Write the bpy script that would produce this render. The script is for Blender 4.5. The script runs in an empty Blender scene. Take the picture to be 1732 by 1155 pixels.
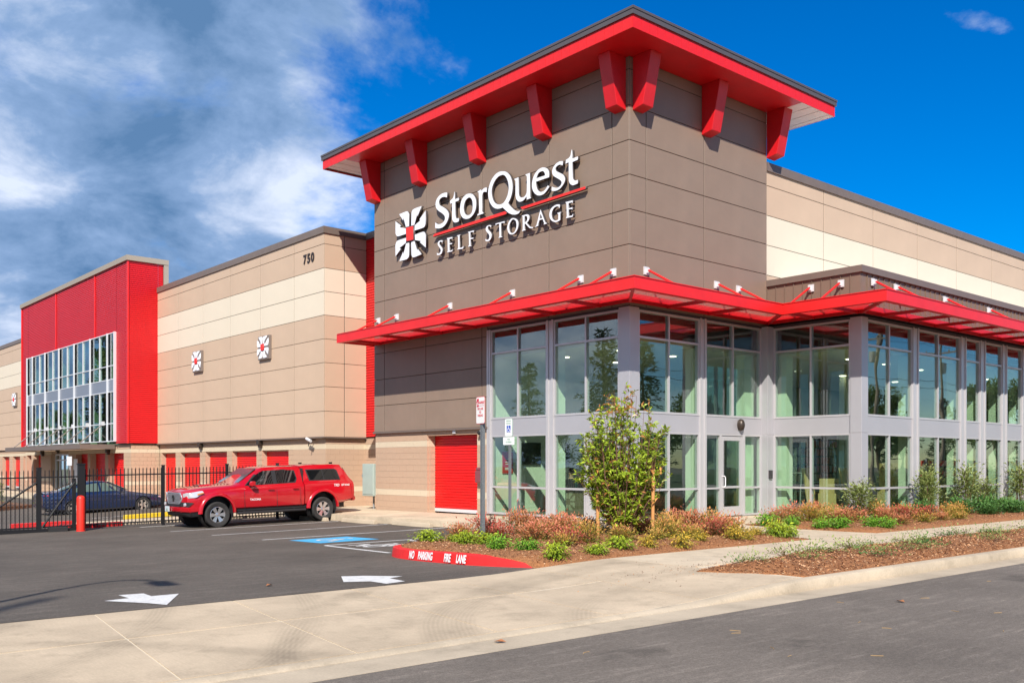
import bpy, bmesh, math, random
import numpy as np
from mathutils import Vector, Matrix
random.seed(7); rng = np.random.default_rng(7)
SC = bpy.context.scene
COL = SC.collection
PI = math.pi; R_ = math.radians

# ------------------------------------------------------------------ camera, world, sun, exposure
cam_d = bpy.data.cameras.new('camera'); cam = bpy.data.objects.new('camera', cam_d); COL.objects.link(cam)
cam_d.sensor_width = 36; cam_d.lens = 1616.6/1732*36; cam_d.shift_y = 207.5/1732
cam_d.clip_start = 0.1; cam_d.clip_end = 4000
EYE = 1.45; TH = math.atan2(1402, 1616.6)
cam.location = (0, 0, EYE); cam.rotation_euler = (PI/2, 0, -TH)
SC.camera = cam
SC.view_settings.view_transform = 'Standard'; SC.view_settings.look = 'None'
SC.view_settings.gamma = 1; SC.view_settings.use_curve_mapping = False
SC.view_settings.exposure = 0.62
SC.render.engine = 'CYCLES'
SC.cycles.max_bounces = 7; SC.cycles.diffuse_bounces = 3; SC.cycles.glossy_bounces = 4
SC.cycles.transparent_max_bounces = 24; SC.cycles.transmission_bounces = 4
SC.cycles.caustics_reflective = False; SC.cycles.caustics_refractive = False
SC.cycles.use_denoising = True
SUN_EL = R_(38.5)
SUN_TO = Vector((math.cos(SUN_EL)*math.sin(PI/4), math.cos(SUN_EL)*math.cos(PI/4), -math.sin(SUN_EL)))
sl = bpy.data.lights.new('sun', 'SUN'); sl.energy = 4.3; sl.angle = R_(0.53); sl.color = (1.0, 0.94, 0.85)
so = bpy.data.objects.new('sun', sl); COL.objects.link(so)
so.rotation_euler = SUN_TO.to_track_quat('-Z', 'Y').to_euler(); so.location = (-20, -20, 40)

def world():
    w = bpy.data.worlds.new('World'); SC.world = w; w.use_nodes = True
    nt = w.node_tree; N = nt.nodes; L = nt.links; N.clear()
    def n(t, **k):
        x = N.new(t)
        for a, b in k.items(): setattr(x, a, b)
        return x
    def mth(op, a, b=None, c=None, clamp=False):
        m = n('ShaderNodeMath', operation=op, use_clamp=clamp)
        for i, v in enumerate((a, b, c)):
            if v is None: continue
            if isinstance(v, (int, float)): m.inputs[i].default_value = v
            else: L.new(v, m.inputs[i])
        return m.outputs[0]
    out = n('ShaderNodeOutputWorld'); bg = n('ShaderNodeBackground')
    sky = n('ShaderNodeTexSky', sky_type='NISHITA'); sky.sun_disc = False
    sky.sun_elevation = SUN_EL; sky.sun_rotation = math.atan2(-SUN_TO.x, -SUN_TO.y)
    sky.altitude = 300; sky.air_density = 1.0; sky.dust_density = 0.25; sky.ozone_density = 3.5
    hs = n('ShaderNodeHueSaturation'); hs.inputs['Saturation'].default_value = 1.62; hs.inputs['Value'].default_value = 0.95
    hs.inputs['Hue'].default_value = 0.512
    L.new(sky.outputs[0], hs.inputs['Color'])
    tc = n('ShaderNodeTexCoord'); sep = n('ShaderNodeSeparateXYZ'); L.new(tc.outputs['Generated'], sep.inputs[0])
    X, Y, Z = sep.outputs
    zc = mth('MAXIMUM', Z, 0.0)
    # flat cloud deck coordinates: direction divided by height
    den = mth('ADD', zc, 0.42)
    cx = mth('DIVIDE', X, den); cy = mth('DIVIDE', Y, den)
    cmb = n('ShaderNodeCombineXYZ'); L.new(cx, cmb.inputs[0]); L.new(cy, cmb.inputs[1]); L.new(zc, cmb.inputs[2])
    def noise(scale, detail, rough, off, dist=0.0):
        mp = n('ShaderNodeMapping'); mp.inputs['Location'].default_value = off
        L.new(cmb.outputs[0], mp.inputs[0])
        t = n('ShaderNodeTexNoise'); t.inputs['Scale'].default_value = scale; t.inputs['Detail'].default_value = detail
        t.inputs['Roughness'].default_value = rough; t.inputs['Distortion'].default_value = dist
        L.new(mp.outputs[0], t.inputs['Vector']); return t.outputs['Fac']
    n1 = noise(1.9, 12, 0.60, (3.1, 1.7, 0.3), 0.25)
    n2 = noise(3.0, 9, 0.58, (7.3, 2.2, 1.1), 0.15)
    n3 = noise(1.3, 4, 0.5, (1.2, 5.5, 2.0))
    # the cloud bank lies toward the north-west: smooth mask by bearing
    # the edge slants: east of a slanted line the sky is clear
    az = mth('ARCTAN2', X, Y)                  # 0 along +y, positive toward +x
    m1 = mth('MULTIPLY_ADD', az, -2.6, 1.93)
    m1 = mth('ADD', m1, mth('MULTIPLY', Z, -0.25))
    bank = mth('MINIMUM', mth('MAXIMUM', m1, -0.12), 0.62)
    # behind the viewer scattered clouds again
    back = mth('MULTIPLY_ADD', Y, -0.5, 0.0)
    back = mth('MAXIMUM', back, 0.0)
    bank = mth('ADD', bank, back)
    cov = mth('ADD', mth('MULTIPLY', n1, 1.5), mth('MULTIPLY', n2, 0.45))
    cov = mth('ADD', cov, bank)
    # one small stray cloud in the clear part
    wx = mth('SUBTRACT', cx, 1.06); wy = mth('SUBTRACT', cy, 0.445)
    da = mth('ADD', mth('MULTIPLY', wx, .76), mth('MULTIPLY', wy, -.65)); db = mth('ADD', mth('MULTIPLY', wx, .65), mth('MULTIPLY', wy, .76))
    wd = mth('ADD', mth('MULTIPLY', mth('MULTIPLY', da, da), 420.0), mth('MULTIPLY', mth('MULTIPLY', db, db), 2600.0))
    cov = mth('ADD', cov, mth('MAXIMUM', mth('SUBTRACT', 0.50, mth('MULTIPLY', wd, 0.12)), 0.0))
    fac = n('ShaderNodeMapRange'); fac.interpolation_type = 'SMOOTHSTEP'
    fac.inputs['From Min'].default_value = 1.20; fac.inputs['From Max'].default_value = 1.42
    L.new(cov, fac.inputs['Value'])
    ramp = n('ShaderNodeValToRGB'); e = ramp.color_ramp.elements
    e[0].position = 0.39; e[0].color = (0.10, 0.21, 0.40, 1)
    e[1].position = 0.65; e[1].color = (0.68, 0.76, 0.93, 1)
    m = e.new(0.51); m.color = (0.235, 0.365, 0.60, 1)
    sh = mth('ADD', mth('MULTIPLY', n2, 0.52), mth('MULTIPLY', n3, 0.50))
    sh = mth('ADD', sh, mth('MULTIPLY', mth('SUBTRACT', 0.32, zc), 0.20))
    rim = n('ShaderNodeMapRange'); rim.inputs['From Min'].default_value = 1.25; rim.inputs['From Max'].default_value = 1.75; rim.inputs['To Min'].default_value = 0.13; rim.inputs['To Max'].default_value = -0.045
    L.new(cov, rim.inputs['Value']); sh = mth('ADD', sh, rim.outputs[0])
    sh = mth('ADD', sh, mth('MULTIPLY', mth('SUBTRACT', noise(5.5, 9, 0.60, (4.4, 0.7, 3.0), 0.35), 0.5), 0.52)); L.new(sh, ramp.inputs[0])
    gain = n('ShaderNodeVectorMath', operation='SCALE'); gain.inputs['Scale'].default_value = 7.6
    L.new(ramp.outputs[0], gain.inputs[0])
    mix = n('ShaderNodeMix', data_type='RGBA'); L.new(fac.outputs[0], mix.inputs['Factor'])
    L.new(hs.outputs[0], mix.inputs['A']); L.new(gain.outputs[0], mix.inputs['B'])
    L.new(mix.outputs['Result'], bg.inputs[0]); bg.inputs[1].default_value = 0.10
    L.new(bg.outputs[0], out.inputs[0])
world()

# ------------------------------------------------------------------ material helpers
MATS = {}
def mat(name, col, rough=0.6, metal=0.0, spec=0.5, var=0.0, vscale=3.0, bump=0.0, bscale=60.0, coat=0.0, grime=0.0, gscale=1.2, emit=0.0, trans=0.0, stretch=None, sss=0.0):
    if name in MATS: return MATS[name]
    m = bpy.data.materials.new(name); m.use_nodes = True; nt = m.node_tree; N = nt.nodes; L = nt.links
    b = N['Principled BSDF']; b.inputs['Roughness'].default_value = rough; b.inputs['Metallic'].default_value = metal
    b.inputs['Specular IOR Level'].default_value = spec; b.inputs['Coat Weight'].default_value = coat; b.inputs['Coat Roughness'].default_value = 0.04
    b.inputs['Base Color'].default_value = (*col, 1)
    if trans: b.inputs['Transmission Weight'].default_value = trans
    if emit: b.inputs['Emission Color'].default_value = (*col, 1); b.inputs['Emission Strength'].default_value = emit
    if var or bump or grime:
        tc = N.new('ShaderNodeTexCoord'); src = tc.outputs['Object']
        if stretch:
            mp = N.new('ShaderNodeMapping'); mp.inputs['Scale'].default_value = stretch; L.new(src, mp.inputs[0]); src = mp.outputs[0]
    last = None
    if var:
        t = N.new('ShaderNodeTexNoise'); t.inputs['Scale'].default_value = vscale; t.inputs['Detail'].default_value = 6; t.inputs['Roughness'].default_value = .62
        L.new(src, t.inputs['Vector'])
        r = N.new('ShaderNodeMapRange'); r.inputs['From Min'].default_value = .3; r.inputs['From Max'].default_value = .7
        r.inputs['To Min'].default_value = 1-var; r.inputs['To Max'].default_value = 1+var; L.new(t.outputs['Fac'], r.inputs['Value'])
        v = N.new('ShaderNodeVectorMath'); v.operation = 'SCALE'; v.inputs[0].default_value = col; L.new(r.outputs[0], v.inputs['Scale'])
        last = v.outputs[0]; L.new(last, b.inputs['Base Color'])
    if grime:
        t = N.new('ShaderNodeTexNoise'); t.inputs['Scale'].default_value = gscale; t.inputs['Detail'].default_value = 8; t.inputs['Roughness'].default_value = .7
        L.new(src, t.inputs['Vector'])
        r = N.new('ShaderNodeMapRange'); r.inputs['From Min'].default_value = .5; r.inputs['From Max'].default_value = .72
        r.inputs['To Min'].default_value = 0; r.inputs['To Max'].default_value = grime; L.new(t.outputs['Fac'], r.inputs['Value'])
        mx = N.new('ShaderNodeMix'); mx.data_type = 'RGBA'; L.new(r.outputs[0], mx.inputs['Factor'])
        if last: L.new(last, mx.inputs['A'])
        else: mx.inputs['A'].default_value = (*col, 1)
        g = [c*.55+.05 for c in col]; mx.inputs['B'].default_value = (*g, 1); L.new(mx.outputs['Result'], b.inputs['Base Color'])
    if bump:
        t = N.new('ShaderNodeTexNoise'); t.inputs['Scale'].default_value = bscale; t.inputs['Detail'].default_value = 5; L.new(src, t.inputs['Vector'])
        bp = N.new('ShaderNodeBump'); bp.inputs['Strength'].default_value = bump; bp.inputs['Distance'].default_value = .02
        L.new(t.outputs['Fac'], bp.inputs['Height']); L.new(bp.outputs[0], b.inputs['Normal'])
    MATS[name] = m; return m

def mat_glass(name, tint, refl=0.07, ior=1.55, rough=0.0):
    m = bpy.data.materials.new(name); m.use_nodes = True; nt = m.node_tree; N = nt.nodes; L = nt.links; N.clear()
    o = N.new('ShaderNodeOutputMaterial'); mx = N.new('ShaderNodeMixShader'); tr = N.new('ShaderNodeBsdfTransparent'); gl = N.new('ShaderNodeBsdfGlossy')
    tr.inputs[0].default_value = (*tint, 1); gl.inputs['Roughness'].default_value = rough; gl.inputs[0].default_value = (.95, .97, 1, 1)
    # Schlick curve, the same on both faces of the sheet
    fr = N.new('ShaderNodeLayerWeight'); fr.inputs[0].default_value = .5
    pw = N.new('ShaderNodeMath'); pw.operation = 'POWER'; pw.inputs[1].default_value = 4.0; L.new(fr.outputs['Facing'], pw.inputs[0])
    ad = N.new('ShaderNodeMath'); ad.operation = 'MULTIPLY_ADD'; ad.inputs[1].default_value = 1-refl; ad.inputs[2].default_value = refl; ad.use_clamp = True; L.new(pw.outputs[0], ad.inputs[0])
    tcn = N.new('ShaderNodeTexCoord'); nz = N.new('ShaderNodeTexNoise'); nz.inputs['Scale'].default_value = .9; nz.inputs['Detail'].default_value = 1
    L.new(tcn.outputs['Object'], nz.inputs['Vector'])
    bp = N.new('ShaderNodeBump'); bp.inputs['Strength'].default_value = .05; bp.inputs['Distance'].default_value = .05; L.new(nz.outputs['Fac'], bp.inputs['Height']); L.new(bp.outputs[0], gl.inputs['Normal'])
    L.new(ad.outputs[0], mx.inputs[0]); L.new(tr.outputs[0], mx.inputs[1]); L.new(gl.outputs[0], mx.inputs[2]); L.new(mx.outputs[0], o.inputs[0])
    MATS[name] = m; return m

RED = mat('red_paint', (.62, .010, .016), .40, var=.10, vscale=1.6, spec=.5, grime=.16, gscale=1.5)
REDB = mat('red_bright', (.74, .016, .016), .38, var=.08, vscale=1.6, grime=.12, gscale=1.8)
BROWN = mat('brown_panel', (.255, .184, .138), .5, var=.07, vscale=1.1, bump=.05, bscale=60, grime=.2, gscale=.9)
BEIGE = mat('beige_panel', (.56, .41, .295), .55, var=.045, vscale=.8, bump=.03, bscale=90)
CREAM = mat('cream_panel', (.72, .63, .50), .55, var=.025, vscale=.8, bump=.03, bscale=90)
CAP = mat('taupe_metal', (.17, .13, .11), .45, var=.06)
GREY_CAP = mat('grey_metal_edge', (.092, .080, .086), .45, var=.06)
JOINT = mat('dark_joint', (.085, .062, .05), .9)
CMU = mat('tan_block', (.50, .345, .24), .9, var=.16, vscale=60, bump=.5, bscale=140)
CMUL = mat('cream_block', (.62, .52, .38), .9, var=.1, vscale=60, bump=.4, bscale=140)
MORTAR = mat('mortar', (.44, .33, .24), .95, var=.1, vscale=30)
ALU = mat('silver_aluminium', (.58, .565, .575), .36, metal=.35, var=.03, vscale=2)
ALUD = mat('silver_band', (.50, .49, .515), .4, metal=.35, var=.03, vscale=1)
GALV = mat('galvanised_steel', (.36, .37, .38), .5, metal=.5, var=.12, vscale=30)
GALVW = mat('white_galvanised', (.7, .7, .72), .5, metal=.2)
BLACKM = mat('black_paint', (.014, .014, .016), .6, spec=.3)
WHITE = mat('white_paint', (.82, .82, .84), .5)
LETTER = mat('letter_face', (.84, .86, .92), .4)
LSIDE = mat('letter_return', (.07, .06, .06), .5)
SOFW = mat('pale_soffit', (.86, .82, .79), .6)
WALLI = mat('interior_wall', (.80, .80, .68), .8, var=.03)
WALLG = mat('interior_grey_wall', (.26, .28, .22), .8)
CEIL = mat('interior_ceiling', (.78, .72, .52), .85)
FLOORI = mat('interior_floor', (.20, .17, .13), .35, var=.2, vscale=6, stretch=(1, 8, 1))
DARK = mat('spandrel', (.05, .04, .045), .7)
GLASS = mat_glass('storefront_glass', (.86, .96, .89), .115)
GLASS2 = mat_glass('upper_glass', (.78, .90, .84), .13)

def asphalt(name, base, spec):
    m = bpy.data.materials.new(name); m.use_nodes = True; nt = m.node_tree; N = nt.nodes; L = nt.links; b = N['Principled BSDF']
    b.inputs['Roughness'].default_value = .88; b.inputs['Specular IOR Level'].default_value = .3
    tc = N.new('ShaderNodeTexCoord')
    def nz(s, d, st=None, r=.6):
        t = N.new('ShaderNodeTexNoise'); t.inputs['Scale'].default_value = s; t.inputs['Detail'].default_value = d; t.inputs['Roughness'].default_value = r
        if st:
            mp = N.new('ShaderNodeMapping'); mp.inputs['Scale'].default_value = st; mp.inputs['Rotation'].default_value = (0, 0, .08); L.new(tc.outputs['Object'], mp.inputs[0]); L.new(mp.outputs[0], t.inputs[0])
        else: L.new(tc.outputs['Object'], t.inputs[0])
        return t.outputs['Fac']
    def mr(v, a, b_, c, d):
        r = N.new('ShaderNodeMapRange'); r.inputs[1].default_value = a; r.inputs[2].default_value = b_; r.inputs[3].default_value = c; r.inputs[4].default_value = d; L.new(v, r.inputs[0]); return r.outputs[0]
    def mul(a, c):
        q = N.new('ShaderNodeMath'); q.operation = 'MULTIPLY'; L.new(a, q.inputs[0]); L.new(c, q.inputs[1]); return q.outputs[0]
    f = mul(mr(nz(75, 4, None, .8), .3, .7, .5, 1.55), mr(nz(.35, 6), .3, .7, .8, 1.22))
    f = mul(f, mr(nz(1.3, 9, (1, 7, 1), .75), .52, .74, 1, 1.7))
    f = mul(f, mr(nz(5, 8, (1, 3.5, 1), .8), .57, .75, 1, 1.7))
    f = mul(f, mr(nz(28, 3), .3, .7, .82, 1.18))
    f = mul(f, mr(nz(1.15, 3, None, .5), .66, .74, 1, .72))
    f = mul(f, mr(nz(9, 6, None, .8), .66, .76, 1, 1.9))
    v = N.new('ShaderNodeVectorMath'); v.operation = 'SCALE'; v.inputs[0].default_value = base; L.new(f, v.inputs['Scale']); L.new(v.outputs[0], b.inputs['Base Color'])
    bp = N.new('ShaderNodeBump'); bp.inputs['Strength'].default_value = .5; bp.inputs['Distance'].default_value = .01; L.new(nz(110, 3), bp.inputs['Height']); L.new(bp.outputs[0], b.inputs['Normal'])
    MATS[name] = m; return m
ASPH = asphalt('lot_asphalt', (.104, .088, .073), .3)
ROADM = asphalt('road_asphalt', (.152, .128, .106), .3)

def concrete(name, base, tyre=False):
    m = bpy.data.materials.new(name); m.use_nodes = True; nt = m.node_tree; N = nt.nodes; L = nt.links; b = N['Principled BSDF']
    b.inputs['Roughness'].default_value = .9; b.inputs['Specular IOR Level'].default_value = .25
    tc = N.new('ShaderNodeTexCoord'); P = tc.outputs['Object']
    def nz(s, d, st=None, r=.6, src=None):
        t = N.new('ShaderNodeTexNoise'); t.inputs['Scale'].default_value = s; t.inputs['Detail'].default_value = d; t.inputs['Roughness'].default_value = r
        if st:
            mp = N.new('ShaderNodeMapping'); mp.inputs['Scale'].default_value = st; L.new(src or P, mp.inputs[0]); L.new(mp.outputs[0], t.inputs[0])
        else: L.new(src or P, t.inputs[0])
        return t.outputs['Fac']
    def mr(v, a, b_, c, d):
        r = N.new('ShaderNodeMapRange'); r.inputs[1].default_value = a; r.inputs[2].default_value = b_; r.inputs[3].default_value = c; r.inputs[4].default_value = d; L.new(v, r.inputs[0]); return r.outputs[0]
    def mth(op, a, c=None, d=None):
        q = N.new('ShaderNodeMath'); q.operation = op
        for i, x in enumerate((a, c, d)):
            if x is None: continue
            if isinstance(x, (int, float)): q.inputs[i].default_value = x
            else: L.new(x, q.inputs[i])
        return q.outputs[0]
    f = mth('MULTIPLY', mr(nz(.9, 8), .3, .7, .80, 1.14), mr(nz(45, 4), .3, .7, .93, 1.07))
    f = mth('MULTIPLY', f, mr(nz(1.7, 10, None, .75), .52, .74, 1, .68))
    f = mth('MULTIPLY', f, mr(nz(14, 4, (6, .6, 1)), .3, .7, .96, 1.05))
    if tyre:
        sp = N.new('ShaderNodeSeparateXYZ'); L.new(P, sp.inputs[0])
        for (cx, cy, radii) in ((10.4, 4.2, (4.35, 5.6, 5.9, 7.3)), (-2.6, 13.6, (5.4, 5.9, 7.3, 8.9)), (-3.0, 3.0, (6.4, 6.8, 8.3))):
            dx = mth('SUBTRACT', sp.outputs[0], cx); dy = mth('SUBTRACT', sp.outputs[1], cy)
            r = mth('SQRT', mth('ADD', mth('MULTIPLY', dx, dx), mth('MULTIPLY', dy, dy)))
            r = mth('ADD', r, mth('MULTIPLY', mth('SUBTRACT', nz(.3, 1), .5), .18))
            for R0 in radii:
                d = mth('ABSOLUTE', mth('SUBTRACT', r, R0))
                band = mr(d, .07, .20, 1, 0)
                tread = mr(mth('SINE', mth('MULTIPLY', r, 130)), -1, 1, .55, 1)
                ang = mth('ARCTAN2', dy, dx)
                patch = mr(nz(.6, 4, None, .6), .26, .52, 0, 1)
                k = mth('MULTIPLY', mth('MULTIPLY', band, tread), patch)
                f = mth('MULTIPLY', f, mth('SUBTRACT', 1, mth('MULTIPLY', k, .17)))
    v = N.new('ShaderNodeVectorMath'); v.operation = 'SCALE'; v.inputs[0].default_value = base; L.new(f, v.inputs['Scale']); L.new(v.outputs[0], b.inputs['Base Color'])
    bp = N.new('ShaderNodeBump'); bp.inputs['Strength'].default_value = .25; bp.inputs['Distance'].default_value = .008; L.new(nz(120, 3), bp.inputs['Height']); L.new(bp.outputs[0], b.inputs['Normal'])
    MATS[name] = m; return m
CONC = concrete('apron_concrete', (.54, .43, .305), True)
CONC2 = concrete('walk_concrete', (.60, .49, .355))
CONC3 = concrete('kerb_concrete', (.50, .41, .30))

# ------------------------------------------------------------------ mesh helpers
class MB:
    def __init__(s): s.v = []; s.f = []; s.mi = []
    def add(s, vs, fs, m=0):
        o = len(s.v); s.v += [tuple(p) for p in vs]; s.f += [tuple(i+o for i in f) for f in fs]; s.mi += [m]*len(fs); return s
    def box(s, x0, x1, y0, y1, z0, z1, m=0):
        if x0 > x1: x0, x1 = x1, x0
        if y0 > y1: y0, y1 = y1, y0
        if z0 > z1: z0, z1 = z1, z0
        vs = [(x0,y0,z0),(x1,y0,z0),(x1,y1,z0),(x0,y1,z0),(x0,y0,z1),(x1,y0,z1),(x1,y1,z1),(x0,y1,z1)]
        return s.add(vs, [(0,3,2,1),(4,5,6,7),(0,1,5,4),(1,2,6,5),(2,3,7,6),(3,0,4,7)], m)
    def hexa(s, b4, t4, m=0):
        return s.add(list(b4)+list(t4), [(0,3,2,1),(4,5,6,7),(0,1,5,4),(1,2,6,5),(2,3,7,6),(3,0,4,7)], m)
    def tube(s, p0, p1, r0, r1=None, n=8, m=0, caps=True):
        p0 = Vector(p0); p1 = Vector(p1); r1 = r0 if r1 is None else r1
        d = (p1-p0).normalized(); a = Vector((0,0,1)) if abs(d.z) < .9 else Vector((1,0,0))
        u = d.cross(a).normalized(); w = d.cross(u)
        vs = []
        for p, r in ((p0, r0), (p1, r1)):
            for i in range(n):
                t = 2*PI*i/n; vs.append(p+u*(r*math.cos(t))+w*(r*math.sin(t)))
        fs = [(i, (i+1) % n, n+(i+1) % n, n+i) for i in range(n)]
        if caps: fs += [tuple(range(n-1, -1, -1)), tuple(range(n, 2*n))]
        return s.add(vs, fs, m)
    def path(s, pts, rad, n=6, m=0):
        for i in range(len(pts)-1):
            a = rad[i] if isinstance(rad, (list, tuple)) else rad; b = rad[i+1] if isinstance(rad, (list, tuple)) else rad
            s.tube(pts[i], pts[i+1], a, b, n, m)
        return s
    def lathe(s, prof, c, axis='z', n=24, m=0):
        # prof: (radius, height) pairs
        vs = []
        for r, h in prof:
            for i in range(n):
                t = 2*PI*i/n; a, b = r*math.cos(t), r*math.sin(t)
                p = (a, b, h) if axis == 'z' else ((a, h, b) if axis == 'y' else (h, a, b))
                vs.append((c[0]+p[0], c[1]+p[1], c[2]+p[2]))
        fs = []
        for k in range(len(prof)-1):
            for i in range(n):
                j = (i+1) % n; fs.append((k*n+i, k*n+j, (k+1)*n+j, (k+1)*n+i))
        return s.add(vs, fs, m)
    def mesh(s, name, mats, smooth=None, fix=False):
        me = bpy.data.meshes.new(name); me.from_pydata(s.v, [], s.f)
        for m in (mats if isinstance(mats, (list, tuple)) else [mats]): me.materials.append(m)
        if any(s.mi): me.polygons.foreach_set('material_index', s.mi)
        if fix:
            bm = bmesh.new(); bm.from_mesh(me); bmesh.ops.remove_doubles(bm, verts=bm.verts, dist=1e-5); bmesh.ops.recalc_face_normals(bm, faces=bm.faces); bm.to_mesh(me); bm.free()
        if smooth is not None:
            me.polygons.foreach_set('use_smooth', [True]*len(me.polygons)); me.set_sharp_from_angle(angle=R_(smooth))
        me.update(); return me
    def build(s, name, mats, parent=None, smooth=None, fix=False, bevel=0, **tags):
        o = bpy.data.objects.new(name, s.mesh(name, mats, smooth, fix)); COL.objects.link(o)
        if parent: o.parent = parent
        if bevel:
            b = o.modifiers.new('b', 'BEVEL'); b.width = bevel; b.segments = 2; b.limit_method = 'ANGLE'; b.angle_limit = R_(40)
        tag(o, **tags); return o
def tag(o, label=None, cat=None, group=None, kind=None):
    if label: o['label'] = label
    if cat: o['category'] = cat
    if group: o['group'] = group
    if kind: o['kind'] = kind
    return o
def thing(name, label, cat, loc=(0,0,0), rz=0, group=None):
    o = bpy.data.objects.new(name, None); COL.objects.link(o); o.location = loc; o.rotation_euler = (0,0,rz); o.empty_display_size = .2
    return tag(o, label, cat, group)
def link(name, me, parent=None, loc=None, **tags):
    o = bpy.data.objects.new(name, me); COL.objects.link(o)
    if parent: o.parent = parent
    if loc: o.location = loc
    return tag(o, **tags)
def copy_tree(o, parent=None, **tags):
    c = o.copy(); COL.objects.link(c); c.parent = parent
    for ch in o.children: copy_tree(ch, c)
    return tag(c, **tags)
def hull(pts, name, m, parent=None, smooth=50, bevel=0):
    bm = bmesh.new()
    for p in pts: bm.verts.new(p)
    r = bmesh.ops.convex_hull(bm, input=bm.verts)
    bmesh.ops.delete(bm, geom=[g for g in r['geom_interior'] if isinstance(g, bmesh.types.BMVert)], context='VERTS')
    bmesh.ops.dissolve_limit(bm, angle_limit=R_(2), verts=bm.verts, edges=bm.edges)
    if bevel: bmesh.ops.bevel(bm, geom=bm.edges[:], offset=bevel, segments=2, affect='EDGES', clamp_overlap=True)
    me = bpy.data.meshes.new(name); bm.to_mesh(me); bm.free(); me.materials.append(m)
    me.polygons.foreach_set('use_smooth', [True]*len(me.polygons)); me.set_sharp_from_angle(angle=R_(smooth))
    return link(name, me, parent)
def smooth_loop(pts):
    # pts: [a, b, corner] -> Catmull-Rom where neighbours are not corners
    n = len(pts); out = []
    for i in range(n):
        p0, p1, p2, p3 = pts[i-1], pts[i], pts[(i+1) % n], pts[(i+2) % n]
        out.append((p1[0], p1[1]))
        if p1[2] and p2[2]: continue
        if p1[2]: p0 = (2*p1[0]-p2[0], 2*p1[1]-p2[1])
        if p2[2]: p3 = (2*p2[0]-p1[0], 2*p2[1]-p1[1])
        for t in (.33, .67):
            q = []
            for k in (0, 1):
                a, b, c, d = p0[k], p1[k], p2[k], p3[k]
                q.append(.5*((2*b)+(-a+c)*t+(2*a-5*b+4*c-d)*t*t+(-a+3*b-3*c+d)*t**3))
            out.append(tuple(q))
    return out
def extrude_loops(loops, mapf, depth, name, mats, parent=None, side=1):
    # 2-D outline (first) with holes, filled and given thickness; mapf(a, b, d) -> point, d from 0 (face) to depth (back)
    cu = bpy.data.curves.new(name, 'CURVE'); cu.dimensions = '2D'; cu.fill_mode = 'BOTH'; cu.extrude = depth/2
    for lp in loops:
        sp = cu.splines.new('POLY'); sp.points.add(len(lp)-1); sp.use_cyclic_u = True
        for i, (a, b) in enumerate(lp): sp.points[i].co = (a, b, 0, 1)
    t = bpy.data.objects.new(name+'_tmp', cu); COL.objects.link(t)
    dg = bpy.context.evaluated_depsgraph_get(); me = bpy.data.meshes.new_from_object(t.evaluated_get(dg)); me.name = name
    bpy.data.objects.remove(t); bpy.data.curves.remove(cu)
    co = np.empty(len(me.vertices)*3); me.vertices.foreach_get('co', co); co = co.reshape(-1, 3)
    new = np.array([mapf(a, b, depth/2-c) for a, b, c in co]); me.vertices.foreach_set('co', new.ravel())
    me.materials.clear()
    for m in (mats if isinstance(mats, (list, tuple)) else [mats]): me.materials.append(m)
    bm = bmesh.new(); bm.from_mesh(me); bmesh.ops.remove_doubles(bm, verts=bm.verts, dist=1e-5); bmesh.ops.recalc_face_normals(bm, faces=bm.faces)
    if isinstance(mats, (list, tuple)) and len(mats) > 1:
        n0 = (Vector(mapf(0, 0, 0))-Vector(mapf(0, 0, 1))).normalized()
        for f in bm.faces: f.material_index = 0 if f.normal.dot(n0) > .7 else 1
    bm.to_mesh(me); bm.free(); me.update()
    return link(name, me, parent)
def text_mesh(txt, size, mapf, depth, name, mats, parent=None, sx=1.0, align='CENTER', bold=0.0, spacing=1.0):
    cu = bpy.data.curves.new(name, 'FONT'); cu.body = txt; cu.size = size; cu.align_x = align; cu.align_y = 'CENTER'; cu.extrude = depth/2; cu.offset = bold; cu.space_character = spacing; cu.resolution_u = 3
    t = bpy.data.objects.new(name+'_tmp', cu); COL.objects.link(t)
    dg = bpy.context.evaluated_depsgraph_get(); me = bpy.data.meshes.new_from_object(t.evaluated_get(dg)); me.name = name
    bpy.data.objects.remove(t); bpy.data.curves.remove(cu)
    for v in me.vertices: v.co = mapf(v.co.x*sx, v.co.y, depth/2-v.co.z)
    me.materials.clear(); me.materials.append(mats); 
    bm = bmesh.new(); bm.from_mesh(me); bmesh.ops.recalc_face_normals(bm, faces=bm.faces); bm.to_mesh(me); bm.free(); me.update()
    return link(name, me, parent)
def grid_mesh(name, x0, x1, y0, y1, nx, ny, zf, m, parent=None, skirt=0.0, **tags):
    mb = MB(); xs = np.linspace(x0, x1, nx+1); ys = np.linspace(y0, y1, ny+1)
    vs = [(x, y, zf(x, y)) for y in ys for x in xs]
    fs = [(j*(nx+1)+i, j*(nx+1)+i+1, (j+1)*(nx+1)+i+1, (j+1)*(nx+1)+i) for j in range(ny) for i in range(nx)]
    if skirt:
        rim = [i for i in range(nx+1)]+[(j)*(nx+1)+nx for j in range(1, ny+1)]+[ny*(nx+1)+i for i in range(nx-1, -1, -1)]+[j*(nx+1) for j in range(ny-1, 0, -1)]
        o = len(vs); vs += [(vs[i][0], vs[i][1], vs[i][2]-skirt) for i in rim]; k = len(rim)
        fs += [(rim[i], o+i, o+(i+1) % k, rim[(i+1) % k]) for i in range(k)]
    mb.add(vs, fs); return mb.build(name, m, parent, **tags)
def sstep(a, b, x):
    t = min(max((x-a)/(b-a), 0), 1); return t*t*(3-2*t)

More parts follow.
